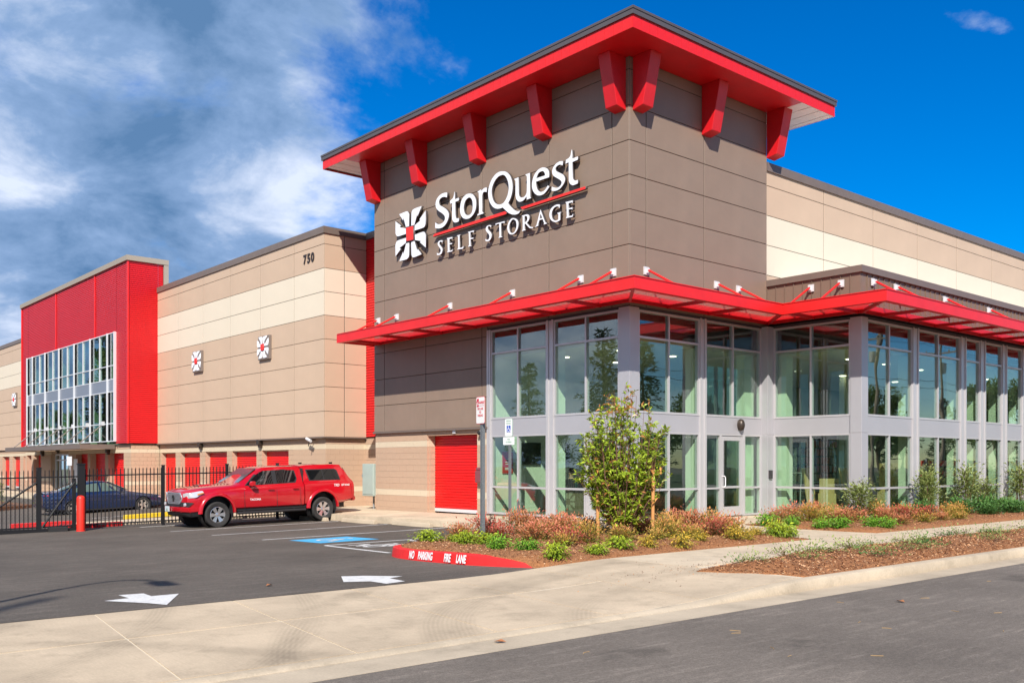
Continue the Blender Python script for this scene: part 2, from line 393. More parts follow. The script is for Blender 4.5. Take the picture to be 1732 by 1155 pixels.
# ------------------------------------------------------------------ ground
def lot_z(x, y):
    t = min(max((y-10.7)/17.3, 0), 1)
    a = -.15-.27*t+.016*t*(min(max(x, 3), 18)-13.3)
    u = min(max((y-30.5)/9, 0), 1); u = u*u*(3-2*u)
    return a*(1-u)+u*(-.36+.048*(min(max(x, 10.5), 18)-18))
def walk_z(x, y):                       # apron at the left, raised sidewalk at the right
    t = sstep(8.2, 11.6, x)
    a = -.19+.04*min(max((y-6.95)/3.7, 0), 1)
    return a*(1-t)+(-.065)*t
def struct(o): return tag(o, kind='structure')
struct(grid_mesh('ground', -400, 500, -400, 500, 6, 6, lambda x, y: -1.0, mat('dry_ground', (.16, .14, .09), .95, var=.3, vscale=.2)))
lot = grid_mesh('parking_lot', -60, 30, 10.66, 120, 45, 60, lot_z, ASPH); struct(lot)
road = grid_mesh('road', -120, 180, -5.5, 6.46, 40, 4, lambda x, y: -.2+.0, ROADM, skirt=.5); struct(road)
struct(grid_mesh('far_verge', -120, 180, -60, -5.9, 30, 10, lambda x, y: -.12+.02*math.sin(x*.5+y), mat('verge_grass', (.07, .09, .03), .95, var=.35, vscale=2)))
struct(grid_mesh('gutter', -60, 120, 6.46, 6.94, 90, 2, lambda x, y: -.197-.006*(y-6.46)/.48, CONC3, skirt=.2))
def kerb_top(x): return -.185+.12*sstep(8.3, 11.4, x)
kb = MB(); xs = np.linspace(-60, 120, 361)
prof = lambda x: [(6.94, -.5), (6.94, -.2), (6.955, kerb_top(x)-.02), (6.985, kerb_top(x)), (7.13, kerb_top(x)), (7.14, -.5)]
vs = []; fs = []
for i, x in enumerate(xs):
    vs += [(x, a, b) for a, b in prof(x)]
    if i: fs += [((i-1)*6+k, i*6+k, i*6+k+1, (i-1)*6+k+1) for k in range(5)]
kb.add(vs, fs); struct(kb.build('kerb', CONC3, smooth=50, fix=True))
sw = grid_mesh('sidewalk', -60, 120, 7.15, 10.655, 180, 4, lambda x, y: walk_z(x, y)-.006, mat('joint_dirt', (.62, .53, .40), .95)); struct(sw)
def slabs(xs, y0, y1, m, n=6, zf=walk_z, gap=.010, skew=0.0, par=sw, skew1=None):
    k1 = skew if skew1 is None else skew1
    for a, b in zip(xs[:-1], xs[1:]):
        mb = MB(); nn = 4; vs = []
        for j in range(nn+1):
            y = y0+gap*2.2+(y1-y0-4.4*gap)*j/nn
            for i in range(n+1):
                x = a+gap+(b-a-2*gap)*i/n + (skew+(k1-skew)*i/n)*(y-10.65)
                vs.append((x, y, zf(x, y)))
        fs = [(j*(n+1)+i, j*(n+1)+i+1, (j+1)*(n+1)+i+1, (j+1)*(n+1)+i) for j in range(nn) for i in range(n)]
        rim = [i for i in range(n+1)]+[j*(n+1)+n for j in range(1, nn+1)]+[nn*(n+1)+i for i in range(n-1, -1, -1)]+[j*(n+1) for j in range(nn-1, 0, -1)]
        o = len(vs); vs += [(vs[i][0], vs[i][1], vs[i][2]-.06) for i in rim]; k = len(rim)
        fs += [(rim[i], o+i, o+(i+1) % k, rim[(i+1) % k]) for i in range(k)]
        mb.add(vs, fs); mb.build('slab', m, par)
ax = [-1.4, .2, 1.75, 3.32, 4.88, 6.48, 8.05, 9.65]
slabs(ax, 9.04, 10.655, CONC, skew=.13)
slabs(ax, 7.145, 9.04, CONC, skew=.13)
sx_ = [9.65, 11.3]; slabs(sx_, 7.145, 10.655, CONC, skew=.13, skew1=0.0)
slabs([11.3, 12.9, 14.5, 16.1, 17.7, 19.3, 20.9, 22.5, 24.1, 25.7, 27.3, 28.9, 30.5, 32.1, 33.7], 8.9, 10.655, CONC2)
# walks by the building
store_z = lambda x, y: -.012-.010*max(0, y-16.2)-.02*max(0, 17.95-x)-.02*max(0, 16.2-y)
fw = grid_mesh('front_walk', 15.9, 24.1, 13.3, 16.35, 8, 4, lambda x, y: store_z(x, y)-.03, MATS['joint_dirt']); struct(fw)
fwx = [15.9, 17.4, 18.9, 20.4, 21.9, 23.88]
slabs(fwx, 14.35, 16.18, CONC2, zf=store_z, par=fw)
slabs([17.0, 18.5, 19.9], 12.5, 14.35, CONC2, zf=lambda x, y: store_z(x, y)*((y-10.655)/3.7)+walk_z(x, y)*(1-(y-10.655)/3.7), par=fw)
slabs([17.0, 18.5, 19.9], 10.66, 12.5, CONC2, zf=lambda x, y: store_z(x, y)*((y-10.655)/3.7)+walk_z(x, y)*(1-(y-10.655)/3.7), par=fw)
side_z = lambda x, y: -.012-.0075*max(0, y-16.2)-.03*max(0, 17.95-x)
sd = grid_mesh('side_walk', 15.93, 19.8, 16.2, 31.4, 6, 12, lambda x, y: side_z(x, y)-.03, MATS['joint_dirt'], skirt=.6); struct(sd)
ys = np.linspace(16.2, 30.6, 10)
for a, b in zip(ys[:-1], ys[1:]):
    grid_mesh('slab', 15.9, 17.94, a+.006, b-.006, 4, 3, side_z, CONC2, sd, skirt=.5)
grid_mesh('slab', 17.95, 19.76, 27.95, 31.3, 4, 3, side_z, CONC2, sd, skirt=.5)

# painted markings (real thin sheets)
PAINT = mat('road_paint', (.70, .69, .67), .75, var=.14, vscale=24, grime=.8, gscale=7)
def decal(name, pts, m, dz=.004, parent=None, n=8):
    # fan-subdivided strip following the lot: pts quad
    mb = MB(); a, b, c, d = [Vector((*p, 0)) for p in pts]; vs = []
    for j in range(n+1):
        for i in range(3):
            p = a.lerp(b, j/n).lerp(d.lerp(c, j/n), i/2); vs.append((p.x, p.y, lot_z(p.x, p.y)+dz))
    fs = [(j*3+i, (j+1)*3+i, (j+1)*3+i+1, j*3+i+1) for j in range(n) for i in range(2)]
    mb.add(vs, fs); return mb.build(name, m, parent)
def stripe(p, q, w=.1, m=None, name='parking_line', parent=None, dz=.004):
    p = Vector(p); q = Vector(q); d = (q-p).normalized(); u = Vector((-d.y, d.x))*w/2
    return decal(name, [p-u, q-u, q+u, p+u], m or PAINT, dz, parent)
marks = thing('parking_markings', 'white parking bay lines and lettering painted on the lot asphalt', 'markings'); marks['kind'] = 'structure'; del marks['category']
for y in (18.05, 20.95, 23.8, 26.6): stripe((10.35, y), (15.75, y), parent=marks)
stripe((10.5, 29.4), (15.75, 29.3), parent=marks)
stripe((10.35, 18.0), (10.15, 15.25), .1, parent=marks)
for k in range(7):
    stripe((11.95+.62*k, 15.3), (10.95+.62*k+1.5, 17.95), .1, parent=marks, name='hatch_line')
def lotmap(ox, oy, ang, dz=.005):
    ca, sa = math.cos(ang), math.sin(ang)
    def f(a, b, d):
        x = ox+ca*a-sa*b; y = oy+sa*a+ca*b; return (x, y, lot_z(x, y)+dz-d*.1)
    return f
text_mesh('NO', .75, lotmap(10.9, 17.2, -PI/2), .002, 'painted_word', PAINT, marks, sx=.75, bold=.02)
text_mesh('PARKING', .75, lotmap(11.35, 16.35, -PI/2), .002, 'painted_word', PAINT, marks, sx=.62, bold=.02)
BLUE = mat('blue_road_paint', (.06, .42, .74), .7, var=.08, vscale=10)
blue = decal('accessible_square', [(10.65, 18.75), (12.2, 18.75), (12.2, 20.2), (10.65, 20.2)], BLUE, .004, None); tag(blue, kind='structure')
# wheelchair figure
def icon(mapf, m, parent, s=1.0, nm='wheelchair_symbol'):
    o = []
    def ring(cx, cy, r0, r1, a0, a1, n=20):
        lp = [(cx+r1*math.cos(a0+(a1-a0)*i/n), cy+r1*math.sin(a0+(a1-a0)*i/n)) for i in range(n+1)]
        lp += [(cx+r0*math.cos(a1+(a0-a1)*i/n), cy+r0*math.sin(a1+(a0-a1)*i/n)) for i in range(n+1)]
        return lp
    loops = [[(.06*math.cos(t)+-.06, .40+.06*math.sin(t)) for t in np.linspace(0, 2*PI, 14)[:-1]],
             ring(-.02, -.14, .17, .24, R_(130), R_(380)),
             [(-.10, .32), (-.03, .32), (-.02, .14), (.16, .14), (.16, .08), (-.02, .08), (-.01, .02), (.20, .02), (.33, -.26), (.40, -.23), (.42, -.29), (.29, -.34), (.15, -.05), (-.09, -.05)]]
    for lp in loops:
        extrude_loops([[(a*s, b*s) for a, b in lp]], mapf, .002, nm, m, parent)
icon(lotmap(11.42, 19.45, -PI/2, .010), PAINT, blue, 1.15)
# arrows
def arrow(ox, oy, ang, s, label):
    lp = [(-.06, -1.0), (.06, -1.0), (.12, -.1), (.45, -.12), (0, .75), (-.45, -.12), (-.12, -.1)]
    o = extrude_loops([[(a*s, b*s) for a, b in lp]], lotmap(ox, oy, ang, .006), .002, 'direction_arrow', PAINT, None)
    tag(o, kind='structure')
def poly_arrow(pts, label):
    mb = MB(); mb.add([(x, y, lot_z(x, y)+.005) for x, y in pts], [tuple(range(len(pts)))]); o = mb.build('direction_arrow', PAINT); tag(o, kind='structure', label=label)
poly_arrow([(3.78, 11.76), (4.09, 11.82), (4.11, 12.25), (4.4, 12.19), (4.36, 11.81), (4.7, 11.8), (4.16, 10.8), (4.07, 11.13)], 'white arrow painted on the lot nearest the lamp shadow')
poly_arrow([(7.22, 12.11), (7.49, 11.94), (7.84, 11.45), (7.55, 11.35), (7.47, 10.85), (7.12, 10.78), (7.14, 11.21), (6.84, 11.41)], 'white arrow painted on the lot in front of the red kerb')

# ------------------------------------------------------------------ the building
B = thing('storage_building', 'large tan and brown self storage building with red metal accents and a glass corner office', 'building', (0,0,0))
# --- cores behind the cladding
mb = MB()
mb.box(18.02, 23.84, 16.27, 27.88, 5.47, 11.72)                    # tower above the glass
mb.box(18.02, 18.4, 21.82, 27.88, 2.6, 5.47)
mb.build('tower_core', JOINT, B)
mb = MB()
mb.box(18.02, 19.84, 31.40, 67.0, 2.52, 10.12); mb.box(19.84, 30, 27.0, 31.6, -.5, 10.1); mb.box(18.03, 30, 67, 100, 2.52, 10.12)
mb.box(23.86, 75, 16.32, 30, 5.6, 10.12); mb.box(19.85, 75, 30, 40, -.5, 10.0)
mb.build('wing_core', JOINT, B)
_pm = {}
def panel(axis, pos, a0, a1, z0, z1, m, th=.06, gap=.007, side=-1, par=B):
    # cladding panel whose outer face lies in the plane axis = pos; faces toward -axis
    gv = .011; w = round(a1-a0-2*gv, 3); h = round(z1-z0-2*gap, 3); key = (axis, w, h, th, m.name)
    if key not in _pm:
        mb = MB(); c = .006
        # shallow bevelled tray
        if axis == 'x':
            q = lambda d, i: [(d, i, i), (d, w-i, i), (d, w-i, h-i), (d, i, h-i)]
            vs = q(th, 0)+q(c, 0)+q(0, c)
        else:
            q = lambda d, i: [(i, d, i), (w-i, d, i), (w-i, d, h-i), (i, d, h-i)]
            vs = q(th, 0)+q(c, 0)+q(0, c)
        fs = [(8, 9, 10, 11)]
        for b in (0, 4):
            fs += [(b+i, b+(i+1) % 4, b+4+(i+1) % 4, b+4+i) for i in range(4)]
        mb.add(vs, fs[:1]); mb.f += fs[1:]; mb.mi += [1]*4+[0]*4; _pm[key] = mb.mesh('wall_panel', [m, JOINT], fix=True)
    loc = (pos, a0+gv, z0+gap) if axis == 'x' else (a0+gv, pos, z0+gap)
    return link('wall_panel', _pm[key], par, loc)
TZ = [2.55, 3.44, 4.33, 5.22, 6.10, 6.98, 7.86, 8.73, 9.60, 10.48, 11.38, 11.70]
for z0, z1 in zip(TZ[:-1], TZ[1:]):
    ys = [16.2, 16.8, 19.16, 22.07, 24.91, 27.3, 27.93]
    for y0, y1 in zip(ys[:-1], ys[1:]):
        if z1 < 5.3:
            if y1 < 22: continue
            y0 = max(y0, 21.8)
            if y1 <= 22.08: y0 = 21.8
            panel('x', 17.95, y0, y1, z0, z1, BROWN)
        else: 
            zz = 5.42 if z0 < 5.4 and y0 < 21.7 else z0
            if z0 < 5.4 and y0 == 19.16:
                panel('x', 17.95, y0, 21.8, 5.42, z1, BROWN); panel('x', 17.95, 21.8, y1, z0, z1, BROWN); continue
            panel('x', 17.95, y0, y1, zz, z1, BROWN)
    if z1 > 5.3:
        for x0, x1 in zip([17.95, 18.59, 20.96], [18.59, 20.96, 23.9]):
            panel('y', 16.2, x0+.005*(x0 < 18), x1, max(z0, 5.42), z1, BROWN)
for z0, z1 in zip(TZ[2:-1], TZ[3:]):                                 # short strip in the first low bay
    pass
panel('x', 17.95, 21.8, 22.07, 2.55, 3.44, BROWN) if False else None
# left return of the tower and its right return
for z0, z1 in zip(TZ[:-1], TZ[1:]):
    mb = MB(); mb.box(18.02, 19.75, 27.88, 27.93, z0+.006, z1-.006); mb.build('wall_panel', BROWN, B)
    if z0 > 5: mb = MB(); mb.box(23.84, 23.9, 16.28, 16.32, z0+.006, z1-.006); mb.build('wall_panel', BROWN, B)
# base flashing
mb = MB(); mb.box(17.90, 18.05, 21.78, 27.94, 2.50, 2.553); mb.build('flashing', CAP, B)

WZ = [2.47, 3.42, 4.33, 5.22, 6.10, 6.98, 7.86, 8.73, 9.62, 10.11]
WX = 17.95; WC = 31.33
def wm(z): return CREAM if 6.9 < z < 8.6 else BEIGE
WY = [WC, 33.64, 36.52, 39.39, 42.27, 45.17, 48.1]
WY2 = [67.26, 70.13, 73.0, 75.87, 78.74, 81.6, 84.5]
for z0, z1 in zip(WZ[:-1], WZ[1:]):
    for y0, y1 in zip(WY[:-1], WY[1:]): panel('x', WX, y0, y1, z0, z1, wm(z0))
    for y0, y1 in zip(WY2[:-1], WY2[1:]): panel('x', WX, y0, y1, z0, z1, wm(z0))
    for x0, x1 in ((WX, 18.82), (18.82, 19.79)): panel('y', WC, x0+.006*(x0 < 18), x1, z0, z1, wm(z0))
RX = [23.9, 27.04, 30.1, 33.2, 36.3, 39.4, 42.5, 45.6, 48.7, 51.8]
RZ = [5.6, 6.10, 6.98, 7.86, 8.73, 9.60, 10.11]
RYW = 16.25
for z0, z1 in zip(RZ[:-1], RZ[1:]):
    for x0, x1 in zip(RX[:-1], RX[1:]): panel('y', RYW, x0, x1, z0, z1, wm(z0))
# parapet cappings
mb = MB()
mb.box(17.90, 18.2, 31.28, 47.8, 10.02, 10.27); mb.box(18.2, 19.70, 31.28, 31.5, 10.02, 10.27); mb.box(19.72, 19.95, 27.96, 31.5, 10.022, 10.272)
mb.box(17.90, 18.2, 67.2, 85, 10.02, 10.27); mb.box(23.92, 75, 16.20, 16.5, 10.02, 10.27)
mb.build('parapet_cap', CAP, B, kind='stuff')
ROOFM = mat('white_membrane', (.78, .77, .75), .7, var=.04)
for q in ((24, 75, 16.5, 30, 10.121, 10.14), (18.2, 30, 31.5, 67, 10.121, 10.14), (19.95, 24, 27.95, 31.5, 10.121, 10.14), (24.2, 75, 13.5, 16.18, 6.601, 6.62)):
    mb = MB(); mb.box(*q); mb.build('roof_membrane', ROOFM, B)
# --- masonry base: single blocks on the tower and the near wing, joined beyond
_bm = {}
def block(axis, pos, a0, a1, z0, z1, m, par=B, name='block'):
    w = round(a1-a0, 3); h = round(z1-z0, 3); key = (axis, w, h, m.name)
    if key not in _bm:
        mb = MB(); g = .0022
        if axis == 'x': mb.box(0, .1, g, w-g, g, h-g)
        else: mb.box(g, w-g, 0, .1, g, h-g)
        _bm[key] = mb.mesh('block', m)
    j = rng.uniform(-.0012, .0012)
    return link(name, _bm[key], par, (pos+j, a0, z0) if axis == 'x' else (a0, pos+j, z0))
WD = [(34.33, 36.63), (37.13, 39.46), (40.0, 42.29), (42.91, 45.21), (45.8, 47.6)]
CZ = [-.58, -.38, -.18, .02, .22, .42, .62, .82, 1.02, 1.22, 1.42, 1.62, 1.82, 2.02, 2.21, 2.40, 2.52]
def cm(z): return CMUL if (.41 < z < .6 or 2.01 < z < 2.2) else CMU
def course(axis, pos, a0, a1, holes=(), L=.4, zs=CZ, single=True, rnd=0):
    big = MB(); n = 0
    for k, (z0, z1) in enumerate(zip(zs[:-1], zs[1:])):
        a = a0-(L/2 if k % 2 else 0)
        while a < a1-.001:
            b = a+L; s, t = max(a, a0), min(b, a1); a = b
            if t-s < .03: continue
            segs = [(s, t)]
            for (h0, h1, hz) in holes:
                if z0 < hz-.01:
                    ns = []
                    for s_, t_ in segs:
                        if t_ <= h0 or s_ >= h1: ns.append((s_, t_)); continue
                        if s_ < h0: ns.append((s_, h0))
                        if t_ > h1: ns.append((h1, t_))
                    segs = ns
            for s_, t_ in segs:
                if t_-s_ < .02: continue
                if single: block(axis, pos, s_, t_, z0, z1, cm(z0))
                else:
                    g = .004; mi = 1 if cm(z0) is CMUL else 0
                    if axis == 'x': big.box(pos, pos+.1, s_+g, t_-g, z0+g, z1-g, mi)
                    else: big.box(s_+g, t_-g, pos, pos+.1, z0+g, z1-g, mi)
    if not single: big.build('blockwork', [CMU, CMUL], B, kind='stuff')
DOOR_T = (22.38, 24.30)
course('x', 18.0, 21.86, 27.92, [(22.35, 24.9, 2.40)], zs=CZ[2:])
# jambs of the deep reveal
mb = MB(); mb.box(18.09, 18.35, 21.84, 22.35, -.5, 2.5); mb.box(18.09, 18.35, 24.9, 27.88, -.5, 2.5); mb.box(18.09, 18.5, 22.35, 24.9, 2.41, 2.5); mb.build('masonry_core', MORTAR, B)
mb = MB()
for k, (z0, z1) in enumerate(zip(CZ[2:], CZ[3:])):
    if z1 > 2.41: break
    mb.box(18.105, 18.30, 24.885, 24.975, z0+.004, z1-.004, 1 if cm(z0) is CMUL else 0)
    mb.box(18.105, 18.30, 22.30, 22.36, z0+.004, z1-.004, 1 if cm(z0) is CMUL else 0)
mb.build('jamb_blocks', [CMU, CMUL], B)
mb = MB(); mb.box(18.01, 18.3, 22.36, 24.88, 2.36, 2.405); mb.build('lintel', CMU, B)

SLATM = mat('roller_red', (.72, .012, .012), .35, var=.05, vscale=1.5)
def roller_door(axis, pos, a0, a1, z0, z1, pitch=.085, par=B):
    mb = MB(); n = int((z1-z0-.1)/pitch); prof = []
    z = z0+.1
    while z < z1-.001:
        prof += [(0, z), (.0, z+pitch*.25), (.022, z+pitch*.42), (.022, z+pitch*.78), (0, z+pitch)]; z += pitch
    vs = []
    for d, zz in prof:
        vs += [(pos-d, a0, zz), (pos-d, a1, zz)] if axis == 'x' else [(a0, pos-d, zz), (a1, pos-d, zz)]
    fs = [(2*i, 2*i+1, 2*i+3, 2*i+2) for i in range(len(prof)-1)]
    mb.add(vs, fs); o = mb.build('roller_door', SLATM, par, smooth=35)
    m2 = MB()
    if axis == 'x': m2.box(pos-.03, pos+.02, a0, a1, z0, z0+.1)
    else: m2.box(a0, a1, pos-.03, pos+.02, z0, z0+.1)
    m2.build('bottom_bar', GALVW, o); return o
roller_door('x', 18.32, 22.36, 24.885, -.05, 2.37)
# wing lower walls
CZW = CZ[1:-1]+[2.44]
CX = 18.08
course('x', CX, WC+.12, 33.95, (), zs=CZW)
course('y', WC+.10, CX, 19.9, (), zs=CZW)
course('x', 19.80, 27.95, WC+.1, (), zs=CZW, single=False)
holes = [(a, b, 1.96) for a, b in WD]
course('x', CX, 33.95, 47.8, holes, zs=CZW, single=False)
mb = MB(); prev = WC+.2
for a, b in WD: mb.box(CX+.09, CX+.6, prev, a, -.6, 2.5); prev = b
mb.box(CX+.09, CX+.6, prev, 50, -.6, 2.5); mb.box(CX+.09, CX+.7, WC+.2, 50, 1.97, 2.5); mb.box(CX+.09, 21, WC+.21, WC+.6, -.6, 2.5); mb.box(19.91, 20.2, 27.9, WC+.2, -.6, 2.5); mb.build('masonry_core', MORTAR, B)
for a, b in WD: roller_door('x', CX+.24, a-.04, b+.04, -.25, 1.99, .09)
mb = MB(); mb.box(17.90, 18.15, WC-.05, 47.8, 2.43, 2.472); mb.box(18.15, 19.75, WC-.05, WC+.1, 2.43, 2.472); mb.build('flashing', CAP, B, kind='stuff')
# far wing beyond the red volume
WD2 = [(68.4, 70.4), (71.3, 73.3), (74.2, 76.2), (77.1, 79.1), (80, 82)]
course('x', CX, 67.0, 84, [(a, b, 1.96) for a, b in WD2], zs=CZW, single=False)
mb = MB(); prev = 67.0
for a, b in WD2: mb.box(CX+.09, CX+.6, prev, a, -.6, 2.5); prev = b
mb.box(CX+.09, CX+.6, prev, 85, -.6, 2.5); mb.box(CX+.09, CX+.7, 67, 85, 1.97, 2.5); mb.build('masonry_core', MORTAR, B)
for a, b in WD2: roller_door('x', CX+.24, a-.04, b+.04, -.25, 1.99, .09)

# --- red ribbed metal
RIBM = mat('ribbed_red', (.66, .010, .016), .38, var=.04, vscale=.6)
def ribbed(axis, pos, a0, a1, z0, z1, pitch=.108, depth=.03, name='ribbed_sheet', m=RIBM):
    mb = MB(); prof = []; z = z0
    while z < z1:
        prof += [(0, z), (0, z+pitch*.55), (-depth, z+pitch*.62), (-depth, z+pitch*.90), (0, z+pitch)]; z += pitch
    prof = [(d, min(zz, z1)) for d, zz in prof]
    vs = []
    for d, zz in prof:
        vs += [(pos-d, a0, zz), (pos-d, a1, zz)] if axis == 'x' else [(a0, pos-d, zz), (a1, pos-d, zz)]
    fs = [(2*i, 2*i+1, 2*i+3, 2*i+2) for i in range(len(prof)-1)]
    mb.add(vs, fs); return mb.build(name, m, B)
RX0 = 16.49; W0, W1 = 49.47, 65.73; ZB, ZT = 2.60, 8.13; Z2 = 11.44; RA, RB_ = 47.76, 67.2
pt = .098
ribbed('x', RX0, RA, W0, 2.5, Z2, pt); ribbed('x', RX0, W1, RB_, 2.5, Z2, pt)
for a, b in zip([W0, 52.75, 59.76], [52.75, 59.76, W1]): ribbed('x', RX0, a, b, ZT+.02, Z2, pt)
ribbed('y', RA, RX0, 17.97, 2.5, Z2, pt); ribbed('y', RA, 17.97, 18.22, 10.0, Z2, pt)
ribbed('x', 19.77, 27.95, WC+.01, 2.5, 10.12, pt)
for q in ((16.45, 16.52, RA-.04, RA+.08, 2.48, Z2+.02), (16.452, 16.49, 52.70, 52.80, ZT, Z2), (16.452, 16.49, 59.71, 59.81, ZT, Z2), (16.45, 16.53, 67.15, 67.24, 2.48, Z2)):
    mb = MB(); mb.box(*q); mb.build('trim_strip', REDB, B)
for q in ((16.39, 16.70, RA-.1, 67.3, Z2+.01, 11.70), (16.70, 18.47, RA-.1, RA+.2, Z2+.01, 11.70), (18.24, 18.47, RA-.08, RA+.2, 10.0, Z2)):
    mb = MB(); mb.box(*q); mb.build('parapet_cap', mat('warm_grey_cap', (.34, .29, .23), .5), B)
mb = MB(); mb.box(16.6, 22, RA+.1, 67.1, 8.25, 10.0); mb.box(16.6, 17.9, RA+.1, 67.1, 10.0, 11.42); mb.box(16.6, 16.75, RA+.1, 49.4, 2.5, 8.3); mb.box(16.6, 16.75, 65.8, 67.1, 2.5, 8.3); mb.box(16.75, 22, RA+.1, RA+.3, 2.5, 8.3); mb.box(16.75, 22, 66.9, 67.1, 2.5, 8.3)
mb.build('entrance_block_core', JOINT, B)
mb = MB(); mb.box(16.75, 22, RA+.2, 67, 5.22, 5.68); mb.box(16.75, 22, RA+.2, 67, 2.2, 2.5); mb.build('floor_slab', WALLG, B)
mb = MB(); mb.box(20.2, 20.4, RA+.3, 66.9, 2.5, 8.25); mb.build('hall_wall', mat('olive_wall', (.10, .10, .06), .8), B)
for k in range(6):
    for z in (2.6, 5.72): roller_door('x', 20.14, 49.8+2.85*k, 51.9+2.85*k, z, z+2.0, .1)
for k in range(7): 
    mb = MB(); mb.box(16.95, 17.3, 49.2+2.75*k, 49.5+2.75*k, 2.5, 8.25); mb.build('hall_column', mat('pale_green_column', (.22, .34, .20), .7), B)
# curtain wall of the red volume
YM = [49.51, 50.56, 53.29, 56.07, 58.9, 61.72, 64.45, 65.68]
def window(axis, pos, a0, a1, z0, z1, mull=(), rails=(), fw=.06, fd=.13, glass=GLASS, par=B, m=ALU, skip=()):
    o = MB()
    def bx(p, q, r, s, d0=0, d1=fd, M=None):
        M = M or o
        if axis == 'x': M.box(pos+d0, pos+d1, p, q, r, s)
        else: M.box(p, q, pos+d0, pos+d1, r, s)
    bx(a0, a0+fw, z0, z1); bx(a1-fw, a1, z0, z1); bx(a0+fw, a1-fw, z0, z0+fw); bx(a0+fw, a1-fw, z1-fw, z1)
    for q in mull: bx(q-fw/2, q+fw/2, z0+fw, z1-fw, .002, fd-.002)
    cols = [a0+fw]+[x for q in mull for x in (q-fw/2, q+fw/2)]+[a1-fw]
    for i in range(0, len(cols), 2):
        for r in rails: bx(cols[i], cols[i+1], r-fw/2, r+fw/2, .002, fd-.002)
    w = o.build('window', m, par)
    rows = [z0+fw]+[x for r in rails for x in (r-fw/2, r+fw/2)]+[z1-fw]
    for i in range(0, len(cols), 2):
        for j in range(0, len(rows), 2):
            g = MB(); bx(cols[i], cols[i+1], rows[j], rows[j+1], .05, .062, g); g.build('pane', glass, w)
    return w
ALB = mat('bright_aluminium', (.74, .76, .80), .4, metal=.2)
for a, b in zip(YM[:-1], YM[1:]):
    mu = [(a+b)/2] if b-a > 2 else []
    window('x', RX0-.05, a, b, 5.74, ZT, mu, [6.46], .045, .14, GLASS2, m=ALB)
    window('x', RX0-.05, a, b, ZB, 5.16, mu, [3.52], .045, .14, GLASS2, m=ALB)
    mb = MB(); mb.box(RX0-.035, RX0+.09, a+.01, b-.01, 5.16, 5.74); mb.build('spandrel_panel', mat('grey_spandrel', (.26, .29, .35), .4, metal=.3), B)
for y in YM: mb = MB(); mb.box(RX0-.12, RX0+.09, y-.045, y+.045, ZB, ZT); mb.build('mullion', ALB, B)
# base under the red volume, doors and entry
UX = 16.67
UD = [(48.9, 51.2), (51.7, 54.1), (54.55, 56.6), (63.6, 65.2), (65.7, 66.8)]
EN = (58.0, 61.5)
course('x', UX, RA+.12, 67.1, [(a, b, 1.96) for a, b in UD]+[(*EN, 2.05)], zs=CZW, single=False)
course('y', RA+.12, UX, 18.1, (), zs=CZW, single=False)
mb = MB(); prev = RA+.2
for a, b in UD[:3]+[EN]+UD[3:]: mb.box(UX+.09, UX+.5, prev, a, -.6, 2.5); prev = b
mb.box(UX+.09, UX+.5, prev, 67.1, -.6, 2.5); mb.box(UX+.09, UX+.6, RA+.2, 67.1, 2.06, 2.5); mb.box(UX+.09, 18.1, RA+.21, RA+.5, -.6, 2.5); mb.build('masonry_core', MORTAR, B)
for a, b in UD: roller_door('x', UX+.32, a-.04, b+.04, -.25, 2.08, .09)
window('x', UX+.25, EN[0], EN[1], -.25, 2.05, [58.85, 59.75, 60.6], [1.7], .08, .12, GLASS, m=ALB)
mb = MB(); mb.box(18.2, 18.3, 56.5, 61.5, -.5, 2.2); mb.build('lobby_wall', WALLG, B)
# brown entry canopy with tie rods
ec = MB(); ec.box(14.91, 14.99, 50.0, 64.6, 2.22, 2.46); ec.box(14.99, 16.6, 50.0, 50.08, 2.22, 2.46); ec.box(14.99, 16.6, 64.52, 64.6, 2.22, 2.46); ec.box(14.99, 16.6, 50.08, 64.52, 2.26, 2.32)
ecn = ec.build('entry_canopy', CAP, B)
for k in range(6):
    y = 51.2+2.5*k; m2 = MB(); m2.tube((15.1, y, 2.4), (16.45, y, 3.55), .03, n=6); m2.build('tie_rod', CAP, ecn)
    m3 = MB(); m3.box(16.33, 16.45, y-.11, y+.11, 3.45, 3.66); m3.build('wall_plate', GALVW, ecn)

# --- projecting office block parapet
mb = MB(); mb.box(23.98, 75, 13.33, 16.2, 5.5, 6.6); mb.build('office_roof_core', JOINT, B)
SEAM = mat('brown_standing_seam', (.20, .14, .105), .45, var=.04, vscale=1)
def seams(axis, pos, a0, a1, z0, z1, pitch=.305):
    mb = MB(); a = a0
    while a < a1-.01:
        b = min(a+pitch, a1)
        if axis == 'x': mb.box(pos, pos+.03, a+.004, b-.004, z0, z1); mb.box(pos-.028, pos+.01, b-.013, b+.002, z0, z1)
        else: mb.box(a+.004, b-.004, pos, pos+.03, z0, z1); mb.box(b-.013, b+.002, pos-.028, pos+.01, z0, z1)
        a = b
    return mb
for k in range(10):
    a = 13.28+k*.292
    seams('x', 23.93, a, a+.292, 5.62, 6.62, .2921).build('seam_panel', SEAM, B)
for k in range(70):
    a = 23.96+k*.305
    seams('y', 13.28, a, a+.305, 5.62, 6.62, .3051).build('seam_panel', SEAM, B)
mb = MB(); mb.box(23.86, 24.2, 13.2, 16.2, 6.62, 6.80); mb.box(24.2, 75, 13.2, 13.5, 6.62, 6.80); mb.build('parapet_cap', CAP, B)

